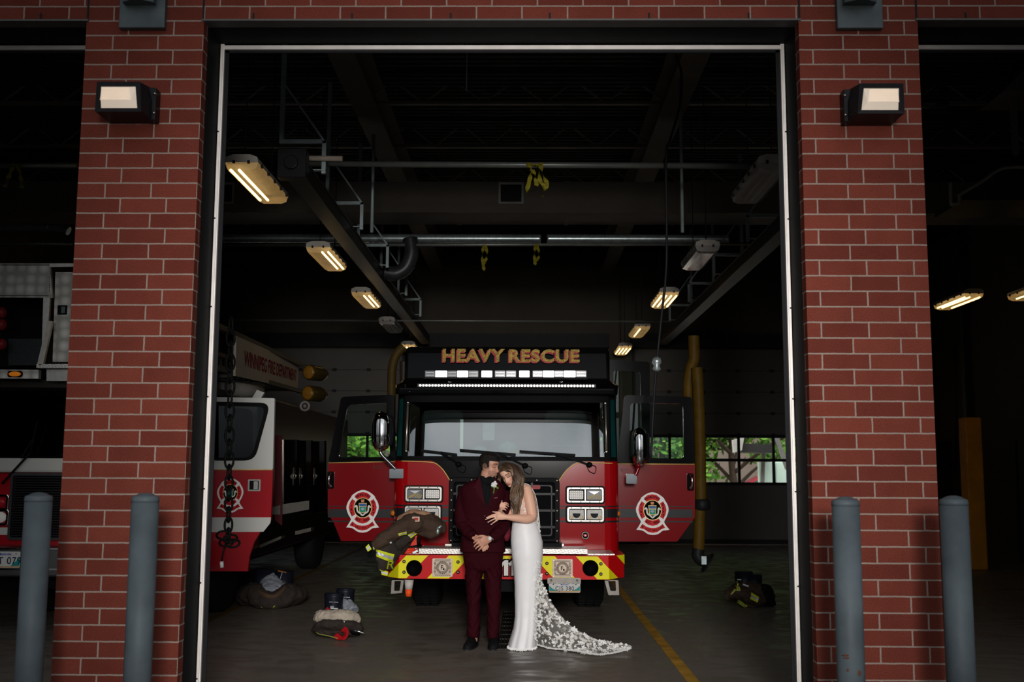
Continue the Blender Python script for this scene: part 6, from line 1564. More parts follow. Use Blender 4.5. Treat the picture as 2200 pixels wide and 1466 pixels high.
hand(mb, w_(1074.5, 1101, .12), [w_(1076.5, 1094, .155), w_(1078, 1089, .165)],
     [[w_(1079, 1083, D), w_(1084, 1080.5, D), w_(1088, 1081, D-.01), w_(1091, 1083, D-.025)], [w_(1080.5, 1086.5, D+.002), w_(1086, 1085, D), w_(1089, 1086, D-.01), w_(1092, 1088, D-.025)], [w_(1080.5, 1090.5, D+.002), w_(1085.5, 1090, D), w_(1088.5, 1091.5, D-.01), w_(1090, 1093, D-.025)], [w_(1079.5, 1094.5, D), w_(1083, 1094.5, D), w_(1086, 1096, D-.01), w_(1087, 1098, D-.025)]],
     [w_(1075, 1092, .16), w_(1075, 1086, .165), w_(1077, 1082, .165), w_(1078.5, 1077.5, .155)], (.0135, .031), .0078, (.0225, .0255))
mb.tube([w_(1074.5, 1101, .12), w_(1085, 1112, .02), w_(1098, 1100, -.03)], [.025, .03, .035], 12)
me = remesh(mb, .0040, 2); Rw = HWr.inverted()
paint(me, (.80, .46, .325), lambda co, b: face_paint(co, b, HWo, Rw, HWs, True))
finish(me, 'body', SKW, bride)
def lace_mat(name, base, cover, scale):
    m, N, L, b = nodes(name)
    tc = N.new('ShaderNodeTexCoord'); vo = N.new('ShaderNodeTexVoronoi'); vo.inputs['Scale'].default_value = scale; L.new(tc.outputs['Object'], vo.inputs['Vector'])
    nz = N.new('ShaderNodeTexNoise'); nz.inputs['Scale'].default_value = scale*.45; nz.inputs['Detail'].default_value = 3; nz.inputs['Distortion'].default_value = 1.2; L.new(tc.outputs['Object'], nz.inputs['Vector'])
    su = N.new('ShaderNodeMath'); su.operation = 'MULTIPLY_ADD'; su.inputs[1].default_value = -.55; L.new(vo.outputs['Distance'], su.inputs[0]); L.new(nz.outputs['Fac'], su.inputs[2])
    cr = N.new('ShaderNodeValToRGB'); cr.color_ramp.elements[0].position = .22; cr.color_ramp.elements[0].color = (cover,)*3+(1,); cr.color_ramp.elements[1].position = .34; cr.color_ramp.elements[1].color = (.97,)*3+(1,); L.new(su.outputs[0], cr.inputs['Fac'])
    L.new(cr.outputs['Color'], b.inputs['Alpha']); b.inputs['Base Color'].default_value = base+(1,); b.inputs['Roughness'].default_value = .7; b.inputs['Subsurface Weight'].default_value = 0
    return m
SATIN = M('white_satin', (.87, .86, .87), .42, 0, .015, 3, .08, 14, None, 1, 0, .3)
LACE = lace_mat('bodice_lace', (.80, .78, .75), .12, 55); TULLE = lace_mat('floral_tulle', (.70, .67, .62), .20, 26)
# skirt
sk = [(1121, 1101, 1153, .103), (1128, 1100, 1155, .106), (1142, 1098, 1160.5, .116), (1165, 1097.5, 1166, .132), (1190, 1099, 1166.5, .136), (1220, 1103, 1163.5, .130), (1250, 1105, 1159.5, .124), (1290, 1106, 1157, .118), (1325, 1106, 1155, .12), (1350, 1103, 1154, .135), (1370, 1097, 1153, .16), (1384, 1092.5, 1152.5, .175), (1391, 1091, 1152, .18)]
rings = []; n = 60
big = []
for i in range(len(sk)-1):
    for k in range(6):
        t = k/6; big.append(tuple(lerp(a, b, t) for a, b in zip(sk[i], sk[i+1])))
big.append(sk[-1])
for s_ in big:
    r = ringsect(s_[0], s_[1], s_[2], s_[3], 0, 72, .97, YWN); c = sum(r, V((0, 0, 0)))/72; low = sstep(1250, 1390, s_[0]); out = []
    for k, p in enumerate(r):
        a = 2*math.pi*k/72; d = p-c; w = .028*low*math.sin(a*7+.6)+.018*low*math.sin(a*13+1)
        dn = d.normalized(); p = c+d*(1+w)
        p = p+dn*.0035*(1-low)*noise.noise(V((a*1.2, s_[0]*.10+a*1.4, 2)))
        p.z = max(p.z, .006+.004*math.sin(a*9)*0); out.append(p)
    rings.append(out)
mb = MB(); mb.loft(rings, 0, False); skirt = mb.build('dress_skirt', SATIN, bride)
mb = MB(); mb.loft([RS((a, b, c, d), .9) for a, b, c, d in [(1126, 1102, 1153, .098), (1115, 1101, 1154.5, .099), (1104, 1099, 1155.5, .102), (1092, 1097.5, 1155, .108), (1083, 1097.5, 1154, .107), (1076, 1098, 1152.5, .104)]], 0, False)
bod = mb.mesh('b'); cut(bod, lambda c: (c.x > w_(1112, 1080).x and c.z > w_(1100, 1098).z and c.y > YWN+.0) ); finish(bod, 'dress_bodice', LACE, bride)
mb = MB()
mb.tube(spline([w_(1127, 1039.5, .03), w_(1136, 1043, .0), w_(1145, 1055, -.01), w_(1151, 1071, -.01), w_(1155, 1092, -.005), w_(1157.5, 1115, 0), w_(1159.5, 1135, 0)], 30), [(.010, .006)]*30, 8)
mb.tube(spline([w_(1127, 1039.5, .03), w_(1119.5, 1048, .09), w_(1116, 1062, .11), w_(1113, 1080, .115)], 16), .006, 8)
mb.build('dress_strap', M('lace_strap_white', (.78, .75, .72), .6, 0, .1, 60, .5, 150), bride)
mb = MB()
for k in range(16):
    u = k/15; c = w_(lerp(1150, 1160, u)+1.5*math.sin(k*2.1), lerp(1088, 1150, u), .02); mb.ell(c, (.010, .016, .013), 0, 8, 6)
mb.build('lace_back_edge', M('lace_strap_white'), bride)
# train: sheer floral panel sweeping from the skirt out to the right on the floor
up = [w_(1160, 1228, .0), w_(1166, 1255, .0), w_(1177, 1285, .0), w_(1196, 1313, .0), w_(1222, 1342, .02), w_(1258, 1364, .03), w_(1300, 1380, .06), w_(1340, 1386, .12), w_(1357, 1390, .16)]
lo = [w_(1152, 1240, .11), w_(1152, 1300, .12), G(1152, 1390), G(1180, 1396), G(1215, 1400), G(1250, 1406), G(1284, 1411), G(1325, 1405), G(1356, 1396)]
md = [w_(1158, 1235, .09), w_(1163, 1280, .10), w_(1170, 1330, .12), w_(1186, 1358, .13), w_(1216, 1376, .14), w_(1252, 1388, .15), G(1290, 1396), G(1330, 1397), G(1357, 1393)]
A, B, Cc = spline(up, 60), spline(lo, 60), spline(md, 60)
def train(u, v):
    i = u*59; k = min(int(i), 58); t = i-k
    a, b, c = A[k].lerp(A[k+1], t), B[k].lerp(B[k+1], t), Cc[k].lerp(Cc[k+1], t)
    p = a.lerp(c, v*2) if v < .5 else c.lerp(b, v*2-1)
    f = math.sin(v*17+u*5)*.016+math.sin(v*34+u*11)*.006
    p = p+V((f*.4, -f*.7, abs(f)*.6*sstep(.0, .3, u)))
    p.z = max(p.z, .006+abs(f)*.5); return p
mb = MB(); mb.grid(train, 90, 50); tr = mb.build('dress_train', TULLE, bride, fix=False)
back = [w_(1160, 1228, -.10), w_(1168, 1280, -.12), w_(1186, 1330, -.13), w_(1215, 1366, -.12), w_(1262, 1378, -.08), w_(1310, 1386, -.0)]
Bk = spline(back, 60)
mb = MB(); mb.grid(lambda u, v: (lambda p: V((p.x, p.y+.012*math.sin(v*20), max(p.z, .008))))(A[min(59, int(u*50))].lerp(Bk[int(u*59)], v)), 60, 14); mb.build('train_back', TULLE, tr, fix=False)
R = random.Random(5); mb = MB()
def petal(p, a, s, nrm):
    nrm = nrm.normalized(); u = V((math.cos(a), 0, math.sin(a))); u = (u-nrm*u.dot(nrm)).normalized(); w = nrm.cross(u)
    mb.add([p+nrm*.003, p+u*s*.35+w*s*.30+nrm*.005, p+u*s*.75+w*s*.26+nrm*.006, p+u*s*1.05+nrm*.007, p+u*s*.75-w*s*.26+nrm*.006, p+u*s*.35-w*s*.30+nrm*.005], [(0, 1, 2, 3, 4, 5)], 0, False)
def spray(p, nrm, s, k=5):
    a0 = R.random()*6
    for i in range(k): petal(p, a0+i*6.28/k+R.gauss(0, .25), s*(.75+.5*R.random()), nrm)
for i in range(300):
    u = R.random()**.8*.97; v = R.random(); 
    p = train(u, v); q = train(min(1, u+.01), v); r = train(u, min(1, v+.01)); n_ = (q-p).cross(r-p)
    if n_.length < 1e-9: n_ = V((0, -1, .3))
    if n_.y > 0: n_ = -n_
    n_ = (n_.normalized()+V((0, -.6, .3)))
    if R.random() < .62: spray(p, n_, .011+.014*R.random(), R.choice((3, 4, 5)))
    else: petal(p, R.random()*6, .024, n_)
for i in range(70):                     # denser appliques hugging the skirt edge
    t = R.random(); c = w_(lerp(1157, 1150, t)+R.gauss(0, 3.2), lerp(1205, 1380, t), .115+.05*sstep(.6, 1, t)); spray(c, V((.5, -1, .1)), .007+.006*R.random(), 4)
for i in range(120):                     # scalloped hem
    u = .25+.74*i/120; spray(train(u, .985), V((0, -.5, 1)), .018, 4)
for i in range(40):
    a = math.pi+math.pi*i/40; k = int(i/40*36)+36; p = rings[-1][min(71, k)]; spray(V((p.x, p.y-.004, .012)), V((0, -1, .4)), .013, 4)
mb.build('lace_flower', M('white_lace_flower', (.86, .85, .83), .6, 0, .03, 9), tr, fix=False, kind='stuff')
mb = MB(); mb.ring(w_(1063.3, 1115.6, .212), w_(1065.5, 1114.5, D)-w_(1059, 1117, D), .0092, .002, 0, 18, 6); mb.ell(w_(1063.5, 1114.5, .224), (.006, .004, .006)); mb.build('engagement_ring', M('diamond_white', (.95, .95, .95), .05, .9), bride)
mb = MB()
for px, py, d in ((1046, 1112.3, .2), (1044, 1116.2, .2), (1049, 1122.3, .2), (1055.6, 1127, .2), (1059.5, 1100.2, .203), (1091.8, 1083.6, .145), (1092.2, 1088.4, .145), (1078.6, 1076.8, .16)): mb.ell(w_(px, py, d), (.009 if px < 1070 else .006, .005, .0045), 0, 10, 6)
mb.build('fingernail', M('pale_nail', (.80, .62, .56), .2), bride)
# hair: scalp cap plus wavy strands
def hair_mat():
    m, N, L, b = nodes('brown_balayage_hair')
    at = N.new('ShaderNodeAttribute'); at.attribute_name = 'Col'; L.new(at.outputs['Color'], b.inputs['Base Color']); b.inputs['Roughness'].default_value = .38; b.inputs['Specular IOR Level'].default_value = .5
    return m
HAIRW = hair_mat()
g = head_grid(True); mb = MB(); T = lambda p: HWo+(HWr @ p)*HWs
mb.loft([[T(V((p.x*1.08, p.y*1.07+.003, p.z*1.06+.003))) for p in r] for r in g]); me = mb.mesh('h')
def wh(c):
    l = (Rw @ (c-HWo))/HWs
    if l.z < -.07: return True
    hl = .078-1.1*max(0, abs(l.x)-.02)
    return l.y < -.012 and l.z < hl
cut(me, wh); capn = len(me.vertices)
hb = MB(); hb.v = [V(v.co) for v in me.vertices]; hb.f = [list(p.vertices) for p in me.polygons]; hb.mi = [0]*len(hb.f); hb.sm = [True]*len(hb.f)
vcol = []
for v in hb.v:
    l = (Rw @ (v-HWo))/HWs; t = .5+.5*noise.noise(V((l.x*160, l.y*25, l.z*40))); vcol.append(mixc((.034, .019, .012), (.10, .058, .034), t))
def strand(pts, wid, u, amp, ph, r, tone, dz=0):
    n = 34; c = spline([w_(*p) for p in pts], n); W_ = [interp([(i/(len(wid)-1)*(n-1), w) for i, w in enumerate(wid)], k) for k in range(n)]; out = []
    for k in range(n):
        s = k/(n-1); off = u*W_[k]*PX+amp*sstep(.2, .5, s)*math.sin(s*17+ph+u*1.1)
        out.append(c[k]+V((off, -dz*(1-u*u)-amp*.8*sstep(.2, .5, s)*math.cos(s*17+ph), 0)))
    k0 = len(hb.v); hb.tube(out, [r*(.8+.4*math.sin(3.14*min(1, k/(n-1)*1.02)))*(1 if k < n-4 else (n-k)/5) for k in range(n)], 6)
    for i in range(len(hb.v)-k0):
        s = (i//6)/(n-1); vcol.append(mixc(mixc((.026, .014, .009), (.085, .046, .026), tone), mixc((.055, .028, .016), (.25, .15, .085), tone), sstep(.15, .6, s)))
right = [(1089, 995.5, .03), (1100, 1000, .075), (1108.5, 1012, .105), (1112.5, 1026, .12), (1113.5, 1042, .135), (1109.5, 1058, .15), (1108.5, 1074, .16), (1110.5, 1090, .165), (1110, 1106, .15)]
wid = [5, 7, 8, 9, 10.5, 10, 9.5, 9, 4]
for i in range(95):
    u = R.uniform(-1, 1); strand(right, wid, u, .010+.004*R.random(), R.gauss(0, .5)+(1.1 if u > .2 else 0), .0042+.002*R.random(), R.random()**1.3, .03)
backp = [(1092, 995, -.03), (1107, 1001, -.02), (1117, 1016, .0), (1120, 1032, .03), (1119, 1050, .08), (1116, 1068, .11), (1115, 1085, .13)]
for i in range(40): strand(backp, [4, 5, 5, 6, 6, 6, 5], R.uniform(-1, 1), .009, R.gauss(0, .6), .0045, R.random()*.45, .01)
leftp = [(1087, 996, .03), (1079, 1003, .03), (1074.5, 1014, .0), (1073, 1026, -.05), (1071, 1036, -.03), (1075, 1046, .03)]
for i in range(22): strand(leftp, [3, 3.5, 2, 2, 3.5, 5], R.uniform(-1, 1), .004, R.gauss(0, .6), .0036, R.random()*.8, .0)
top = [(1090, 995.5, .02), (1085, 998, .055), (1080.5, 1004, .075), (1077, 1011, .06), (1073.5, 1019, .02), (1072, 1028, -.02)]
for i in range(46): strand(top, [5, 5.5, 4.5, 2.5, 1.6, 2], R.uniform(-1, 1), .002, R.gauss(0, .6), .0036, R.random()*.6, -.01)
topr = [(1088, 995.5, .04), (1092, 998, .075), (1098, 1002, .105), (1105, 1010, .12), (1110, 1022, .125)]
for i in range(40): strand(topr, [3, 4.5, 5.5, 5, 4.5], R.uniform(-1, 1), .002, R.gauss(0, .6), .0038, R.random()*.7, .0)
fr = [(1086.5, 996, .03), (1085.5, 1001, .075), (1089, 1007, .105), (1096.5, 1010.5, .122), (1103.5, 1018, .128), (1107, 1030, .13), (1108, 1045, .14)]
for i in range(60): strand(fr, [4.5, 5.5, 4.5, 3.5, 3.2, 3.5, 4], R.uniform(-1, 1), .002, R.gauss(0, .6), .0036, R.random()*.8, .0)
mid = [(1088, 996, .05), (1090, 1000, .075), (1096, 1006, .10), (1101.5, 1016, .115), (1103.5, 1030, .12), (1103, 1044, .13), (1101.5, 1060, .15), (1104, 1076, .16), (1107, 1092, .16)]
for i in range(26): strand(mid, [2, 3, 3, 2.5, 2.5, 3, 4, 4, 3], R.uniform(-1, 1), .006, R.gauss(.5, .5), .0036, R.random(), .0)
me = hb.mesh('hair'); ca = me.color_attributes.new('Col', 'FLOAT_COLOR', 'POINT')
for i, c in enumerate(vcol): ca.data[i].color = (*c, 1)
for p in me.polygons: p.use_smooth = True
finish(me, 'hair', HAIRW, bride)
# small red cloth hanging between them
t = MB(); t.loft([ringsect(py, a, b, .02, .02, 16, 1, 10.55) for py, a, b in ((1130, 1088, 1096), (1142, 1084, 1097), (1155, 1082, 1096), (1163, 1085, 1092))]); 
t.build('red_strap_bag', M('dull_red_cloth', (.16, .012, .025), .7, 0, .3, 25, .5, 60), None, label='small dark red cloth hanging in the gap between the man and the woman', category='cloth')
# ================================================================== turnout gear
BROWN = M('brown_turnout_cloth', (.060, .038, .026), .85, 0, .25, 7, .5, 45)
BROWND = M('dark_turnout_cloth', (.036, .028, .024), .85, 0, .25, 7, .5, 45)
TANC = M('tan_lining_cloth', (.30, .17, .10), .85, 0, .25, 9, .4, 40)
HIVIS = M('hi_vis_yellow', (.62, .68, .02), .6, 0, .15, 12)
REFL = M('silver_reflective', (.50, .50, .50), .4, .3, .15, 20)
def crumple(me, amp, sc=18, sx=1):
    for v in me.vertices:
        q = v.co; v.co += v.normal*amp*(noise.noise(V((q.x*sc*sx, q.y*sc, q.z*sc)))+.6*noise.noise(V((q.x*sc*2.1+5, q.y*sc*2, q.z*sc*2.3))))
    return me
YT = 11.05
c_ = lambda zx, zy, d=0: P(780+zx/9.163, 1090+zy/9.163, YT-d)
coat = thing('turnout_coat', c_(900, 600), 'brown firefighter coat with yellow bands draped over the left bumper end', 'coat')
mb = MB()
mb.tube(spline([c_(1250, 300, .0), c_(1000, 310, .12), c_(760, 400, .18), c_(520, 560, .2), c_(330, 700, .2), c_(200, 790, .19)], 20), [(.10, .095), (.10, .1), (.10, .1), (.098, .1), (.095, .1), (.09, .098), (.088, .095), (.085, .09), (.08, .085), (.078, .083), (.075, .08), (.072, .078), (.07, .075), (.068, .073), (.066, .07), (.063, .068), (.06, .065), (.058, .062), (.056, .06), (.055, .058)], 18)
me = crumple(remesh(mb, .012, 2), .014, 12); finish(me, 'coat_sleeve', BROWN, coat)
mb = MB()
mb.tube(spline([c_(900, 330, .0), c_(1150, 300, .02), c_(1400, 380, .02), c_(1600, 400, -.02)], 14), [(.12, .08)]*3+[(.12, .105)]*8+[(.1, .08), (.09, .06), (.07, .04)], 18)
mb.tube(spline([c_(1100, 430, .02), c_(1300, 500, .05), c_(1430, 470, .03)], 8), .06, 14)
me = crumple(remesh(mb, .012, 2), .014, 10); finish(me, 'coat_back', BROWN, coat)
mb = MB()
mb.tube(spline([c_(900, 420, .02), c_(760, 620, .06), c_(600, 780, .10), c_(480, 930, .14), c_(470, 1080, .14), c_(450, 1230, .12)], 18), [(.05, .09), (.05, .1), (.05, .11), (.05, .12), (.05, .125), (.05, .13), (.05, .135), (.05, .14), (.045, .14), (.045, .135), (.045, .13), (.045, .125), (.045, .12), (.04, .112), (.04, .105), (.04, .1), (.035, .095), (.03, .085)], 18)
mb.tube(spline([c_(960, 520, .1), c_(820, 640, .14), c_(680, 760, .12)], 8), [(.04, .06)]*8, 14)
me = crumple(remesh(mb, .011, 2), .010, 12); finish(me, 'coat_front', BROWND, coat)
mb = MB(); mb.tube(spline([c_(700, 270, .05), c_(900, 190, .08), c_(1080, 140, .07), c_(1340, 170, .02)], 14), [(.045, .03), (.05, .04), (.055, .048), (.06, .052), (.06, .055), (.06, .06), (.06, .06), (.06, .055), (.06, .05), (.055, .045), (.05, .04), (.05, .036), (.04, .03), (.03, .02)], 14)
me = crumple(remesh(mb, .010, 2), .014, 16); finish(me, 'coat_collar', TANC, coat)
cbv = bvh_of([o.data for o in COL.objects if o.parent == coat])
def band(p0, p1, p2, p3, d, nm='reflective_band'):
    "a reflective band laid over the cloth: silver between yellow edges"
    a, b, c, e = [c_(*p) for p in (p0, p1, p2, p3)]      # start-top, end-top, end-bottom, start-bottom
    mb = MB()
    for mi, v0, v1, ex in ((0, 0, .32, 0), (1, .32, .70, .001), (0, .70, 1, 0)):
        mb.grid(lambda u, v: drape(cbv, a.lerp(b, u).lerp(e.lerp(c, u), lerp(v0, v1, v))+V((0, -d, 0)), .006+ex), 24, 8, mi)
    return mb.build(nm, [HIVIS, REFL], coat, fix=False)
band((330, 800), (655, 910), (610, 1065), (285, 920), .13)
band((375, 1195), (530, 1250), (510, 1335), (400, 1310), .13)
band((745, 495), (905, 455), (910, 510), (770, 540), .17)
band((905, 520), (1040, 465), (1085, 510), (975, 595), .11)
band((105, 760), (165, 700), (225, 800), (150, 850), .2); band((235, 775), (270, 745), (300, 790), (250, 830), .17)
mb = MB(); text_mb(mb, 'R', .14, c_(530, 1150, .195), (.97, 0, -.12), (.22, 0, 1), bold=.004, sx=.9)
mb.v = [drape(cbv, p, .007) for p in mb.v]; mb.build('coat_letter', HIVIS, coat)
mb = MB(); mb.prism(rrect(drape(cbv, c_(1035, 240, .235), .008), .075, .05, .008), (0, .02, 0)); mb.box(drape(cbv, c_(1040, 240, .238), .010), (.04, .004, .026), 1); mb.build('coat_patch', [M('patch_white', (.55, .42, .34), .6), M('patch_red', (.42, .05, .03), .6)], coat)
mb = MB(); mb.tube(spline([c_(1450, 420, .12), c_(1500, 400, .13), c_(1540, 370, .12)], 8), .012, 8); mb.ell(c_(1470, 480, .12), (.016, .012, .03)); mb.ell(c_(545, 700, .22), (.016, .012, .016)); mb.build_each('coat_buckle', SPIR, coat)
mb = MB(); mb.tube(spline([c_(130, 860, .17), c_(110, 920, .16), c_(150, 970, .16), c_(180, 900, .16), c_(220, 860, .16)], 16), .014, 8); mb.build('coat_loop', MBK, coat)
ORG = M('orange_red_rubber', (.72, .045, .02), .4, 0, .12, 8)
t = thing('hydraulic_tool', c_(900, 780), 'bright red orange rescue tool with hoses stowed on the left end of the bumper', 'rescue tool')
mb = MB(); mb.prism([c_(*p) for p in ((700, 800), (820, 690), (930, 600), (1060, 560), (1060, 690), (1080, 740), (960, 760))], (0, .14, 0)); mb.build('tool_body', ORG, t, .012)
mb = MB()
for zy in (840, 885): mb.tube([c_(660, zy+8, -.0), c_(860, zy, .01), c_(1050, zy-8, .0), c_(1090, zy-2, -.1)], .018, 10)
mb.build('tool_hose', ORG, t)
mb = MB(); mb.bx(c_(690, 800).x, c_(1120, 800).x, YT+.02, YT+.2, c_(800, 915).z, c_(800, 760).z); mb.tube([c_(1090, 600, .02), c_(1100, 760, .0)], .02, 8); mb.build('tool_bracket', MBK, t)
mb = MB(); mb.bar(c_(980, 905, .05), c_(1080, 855, .05), .012, .02); mb.ell(c_(1040, 820, .04), (.012, .012, .012)); mb.build('tool_clip', SPIR, t)
# --- boots and trousers left on the floor
NAVY = M('navy_black_boot', (.008, .009, .016), .4, 0, .3, 8)
CREAM = M('cream_quilted_lining', (.42, .36, .29), .85, 0, .2, 12, .6, 30)
GREYL = M('grey_blue_lining', (.24, .26, .30), .85, 0, .2, 12, .6, 30)
g = G(728, 1372); Yg = g.y+.12
e_ = lambda zx, zy, d=0: P(510+zx/7.586, 1210+zy/7.586, Yg-d)
t = thing('turnout_trousers', (g.x, Yg, 0), 'navy boots standing in rolled cream lined turnout trousers left of the couple', 'firefighter gear')
for c0, hgt, r in ((e_(1570, 700, .0), 0, .095), (e_(1760, 620, -.15), 0, .092)):
    mb = MB(); zb = .10; zt = c0.z+.115; mb.tube([(c0.x, c0.y, .06), (c0.x, c0.y, zt-.03), (c0.x+.004, c0.y, zt)], [r*.9, r, r*1.02], 22, 0, False); mb.lathe((c0.x, c0.y, zt), (0, 0, 1), [(r*1.04, -.02), (r*1.06, 0), (r*1.0, .004), (r*.92, -.01), (r*.9, -.2)], 0, 22, False); b_ = mb.build('boot', NAVY, t)
    mb = MB(); mb.box(c0+V((.0, -r-.001, .0)), (.035, .004, .022)); mb.bar(c0+V((-.03, -r, .05)), c0+V((.06, -r*.9, .045)), .004, .007); mb.build('boot_label', M('grey_label', (.25, .28, .33), .5), b_)
q = e_(1500, 760, .10); mb = MB(); mb.bar(e_(1450, 735, .09), e_(1520, 795, .10), .006, .03); mb.build('boot_red_tag', M('tag_red', (.30, .01, .012), .5), t)
mb = MB(); mb.bar(e_(1520, 740, .10), e_(1640, 745, .10), .004, .01); mb.bar(e_(1635, 745, .10), e_(1645, 790, .10), .004, .012); mb.build_each('boot_white_trim', M('trim_white', (.5, .5, .5), .5), t)
mb = MB(); mb.tube(spline([e_(1310, 880, .03), e_(1450, 860, .10), e_(1700, 870, .12), e_(1880, 890, .08), e_(1945, 930, .02)], 14), [(.06, .05), (.075, .062), (.08, .066), (.08, .062), (.08, .06), (.08, .062), (.08, .065), (.08, .065), (.08, .064), (.08, .062), (.075, .06), (.07, .055), (.06, .05), (.04, .04)], 16)
me = crumple(remesh(mb, .009, 1), .016, 16, .35); finish(me, 'cream_lining', CREAM, t)
mb = MB(); mb.tube(spline([e_(1740, 660, -.1), e_(1820, 720, -.05), e_(1880, 800, .0)], 8), [(.07, .06)]*8, 14); me = crumple(remesh(mb, .009, 1), .016, 22); finish(me, 'grey_lining', GREYL, t)
mb = MB(); mb.tube(spline([e_(1340, 1100, .0), e_(1420, 1010, .12), e_(1600, 1010, .15), e_(1800, 1010, .13), e_(1960, 1060, .05)], 14), [(.09, .055)]*14, 16); mb.ell((e_(1640, 1080).x, Yg, .07), (.26, .18, .085)); me = crumple(remesh(mb, .010, 1), .012, 14)
for v in me.vertices: v.co.z = max(v.co.z, .004)
finish(me, 'trouser_shell', BROWND, t)
mb = MB(); mb.tube(spline([e_(1345, 1050, .06), e_(1295, 1110, .08), e_(1330, 1160, .14), e_(1480, 1190, .2), e_(1640, 1235, .24)], 26), [(.006, .014)]*26, 8)
for i, v in enumerate(mb.v): v.z = max(v.z, .006)
mb.build('yellow_strap', M('dull_lime_strap', (.26, .28, .06), .7), t)
mb = MB(); mb.tube(spline([e_(1700, 1070, .2), e_(1770, 1110, .23), e_(1765, 1190, .25), e_(1690, 1240, .25), e_(1600, 1170, .2)], 22), [(.008, .034)]*22, 8)
for v in mb.v: v.z = max(v.z, .006)
mb.build('red_strap', M('webbing_red', (.40, .008, .012), .6), t)
mb = MB(); mb.tube(spline([e_(1880, 1090, .14), e_(1930, 1110, .15), e_(1990, 1120, .15), e_(2070, 1150, .14)], 12), .009, 8); mb.ell(e_(1740, 965, .21), (.012, .01, .012)); mb.ell(e_(1900, 1020, .17), (.01, .01, .01))
for v in mb.v: v.z = max(v.z, .006)
mb.build_each('metal_clip', CHROME, t)
mb = MB(); mb.tube([e_(1820, 1060, .12), e_(1900, 1110, .12), e_(2000, 1130, .1)], [.04, .04, .03], 10)
for v in mb.v: v.z = max(v.z, .004)
mb.build('black_cuff', MBK, t)
# --- second pile by the ladder truck
g = G(585, 1308); Yg = g.y+.25
t = thing('turnout_trousers', (g.x, Yg, 0), 'open brown turnout trousers with grey lining and yellow trim lying by the ladder truck door', 'firefighter gear')
e2 = lambda zx, zy, d=0: P(510+zx/7.586, 1210+zy/7.586, Yg-d)
mb = MB(); cxx = e2(540, 550).x
mb.tube(spline([e2(120, 560, .0), e2(260, 470, .15), e2(420, 590, .24), e2(560, 620, .26), e2(700, 580, .22), e2(860, 500, .14), e2(960, 520, 0)], 24), [(.14, .12)]*24, 16)
mb.ell((cxx, Yg+.05, .12), (.46, .32, .15)); me = crumple(remesh(mb, .014, 1), .022, 9)
for v in me.vertices: v.co.z = max(v.co.z, .004)
finish(me, 'trouser_shell', BROWND, t)
mb = MB(); mb.tube(spline([e2(560, 200, -.1), e2(560, 330, .05), e2(560, 470, .26)], 10), [(.06, .05), (.07, .05), (.085, .055), (.11, .06), (.14, .06), (.16, .06), (.165, .06), (.16, .055), (.13, .045), (.09, .03)], 16); mb.ell(e2(380, 410, .12), (.09, .06, .06)); me = crumple(remesh(mb, .010, 1), .016, 16, .8); finish(me, 'grey_lining', GREYL, t)
for k, (zx, zy) in enumerate(((430, 260), (760, 290))):
    c0 = e2(zx, zy, -.1); mb = MB(); mb.tube([(c0.x, c0.y, .05), (c0.x, c0.y, c0.z+.12)], [.11, .12], 20); b_ = mb.build('boot', NAVY, t)
    if k: mb = MB(); mb.bar(e2(700, 260, .03), e2(735, 145, .03), .008, .014); mb.build('boot_stripe', GREYL, b_); mb = MB(); mb.bar(e2(660, 128, .02), e2(800, 155, .02), .01, .014); mb.build('orange_trim', M('dull_orange', (.22, .08, .02), .6), b_)
mb = MB()
for pts in ([(395, 725), (440, 655), (500, 650), (560, 680), (600, 720)], [(240, 640), (300, 650), (350, 650)], [(85, 440), (120, 400), (150, 360)], [(705, 650), (740, 630), (775, 615)]):
    mb.tube(spline([e2(a, b, .36 if 350 < a < 650 else (.27 if a > 200 else .05)) for a, b in pts], 14), [(.008, .02)]*14, 8)
for v in mb.v: v.z = max(v.z, .006)
mb.build_each('yellow_trim', M('dim_hi_vis', (.40, .46, .02), .6), t)
mb = MB(); mb.tube(spline([e2(250, 400, .2), e2(400, 510, .34), e2(560, 560, .37), e2(680, 510, .34), e2(800, 400, .22)], 24), [(.02, .035)]*24, 10); mb.build('waistband', M('waistband_brown', (.075, .045, .028), .8, 0, .3, 10), t)
# --- third pile on the right
g = G(1604, 1306); Yg = g.y+.2
e3 = lambda zx, zy, d=0: P(1540+zx/14.66, 1220+zy/14.66, Yg-d)
t = thing('turnout_trousers', (g.x, Yg, 0), 'heap of brown turnout trousers with yellow bands on the floor right of the truck', 'firefighter gear')
mb = MB(); mb.ell(e3(1000, 800, -.02), (.25, .2, .16)); mb.tube(spline([e3(340, 870, .05), e3(600, 780, .12), e3(900, 850, .2), e3(1200, 1000, .18), e3(1350, 950, .1)], 14), [(.10, .075)]*14, 14); mb.tube([e3(900, 1130, .12), e3(1100, 1180, .14), e3(1400, 1000, .08)], [.07, .085, .08], 12)
me = crumple(remesh(mb, .010, 1), .016, 13)
for v in me.vertices: v.co.z = max(v.co.z, .004)
finish(me, 'trouser_shell', BROWN, t)
for zx, zy, r in ((850, 380, .115), (1150, 480, .11)):
    c0 = e3(zx, zy, -.05); mb = MB(); mb.tube([(c0.x, c0.y, .05), (c0.x, c0.y, c0.z+.10), (c0.x, c0.y, c0.z+.105)], [r*.95, r, r*.85], 20); mb.build('boot', NAVY, t)
mb = MB(); mb.tube(spline([e3(1400, 600, .0), e3(1520, 900, .05), e3(1600, 1200, .02)], 8), [.10, .11, .12, .12, .12, .12, .11, .1], 12); me = crumple(remesh(mb, .012, 1), .014, 12)
for v in me.vertices: v.co.z = max(v.co.z, .004)
finish(me, 'trouser_leg', MBK, t)
tbv = bvh_of([o.data for o in COL.objects if o.parent == t])
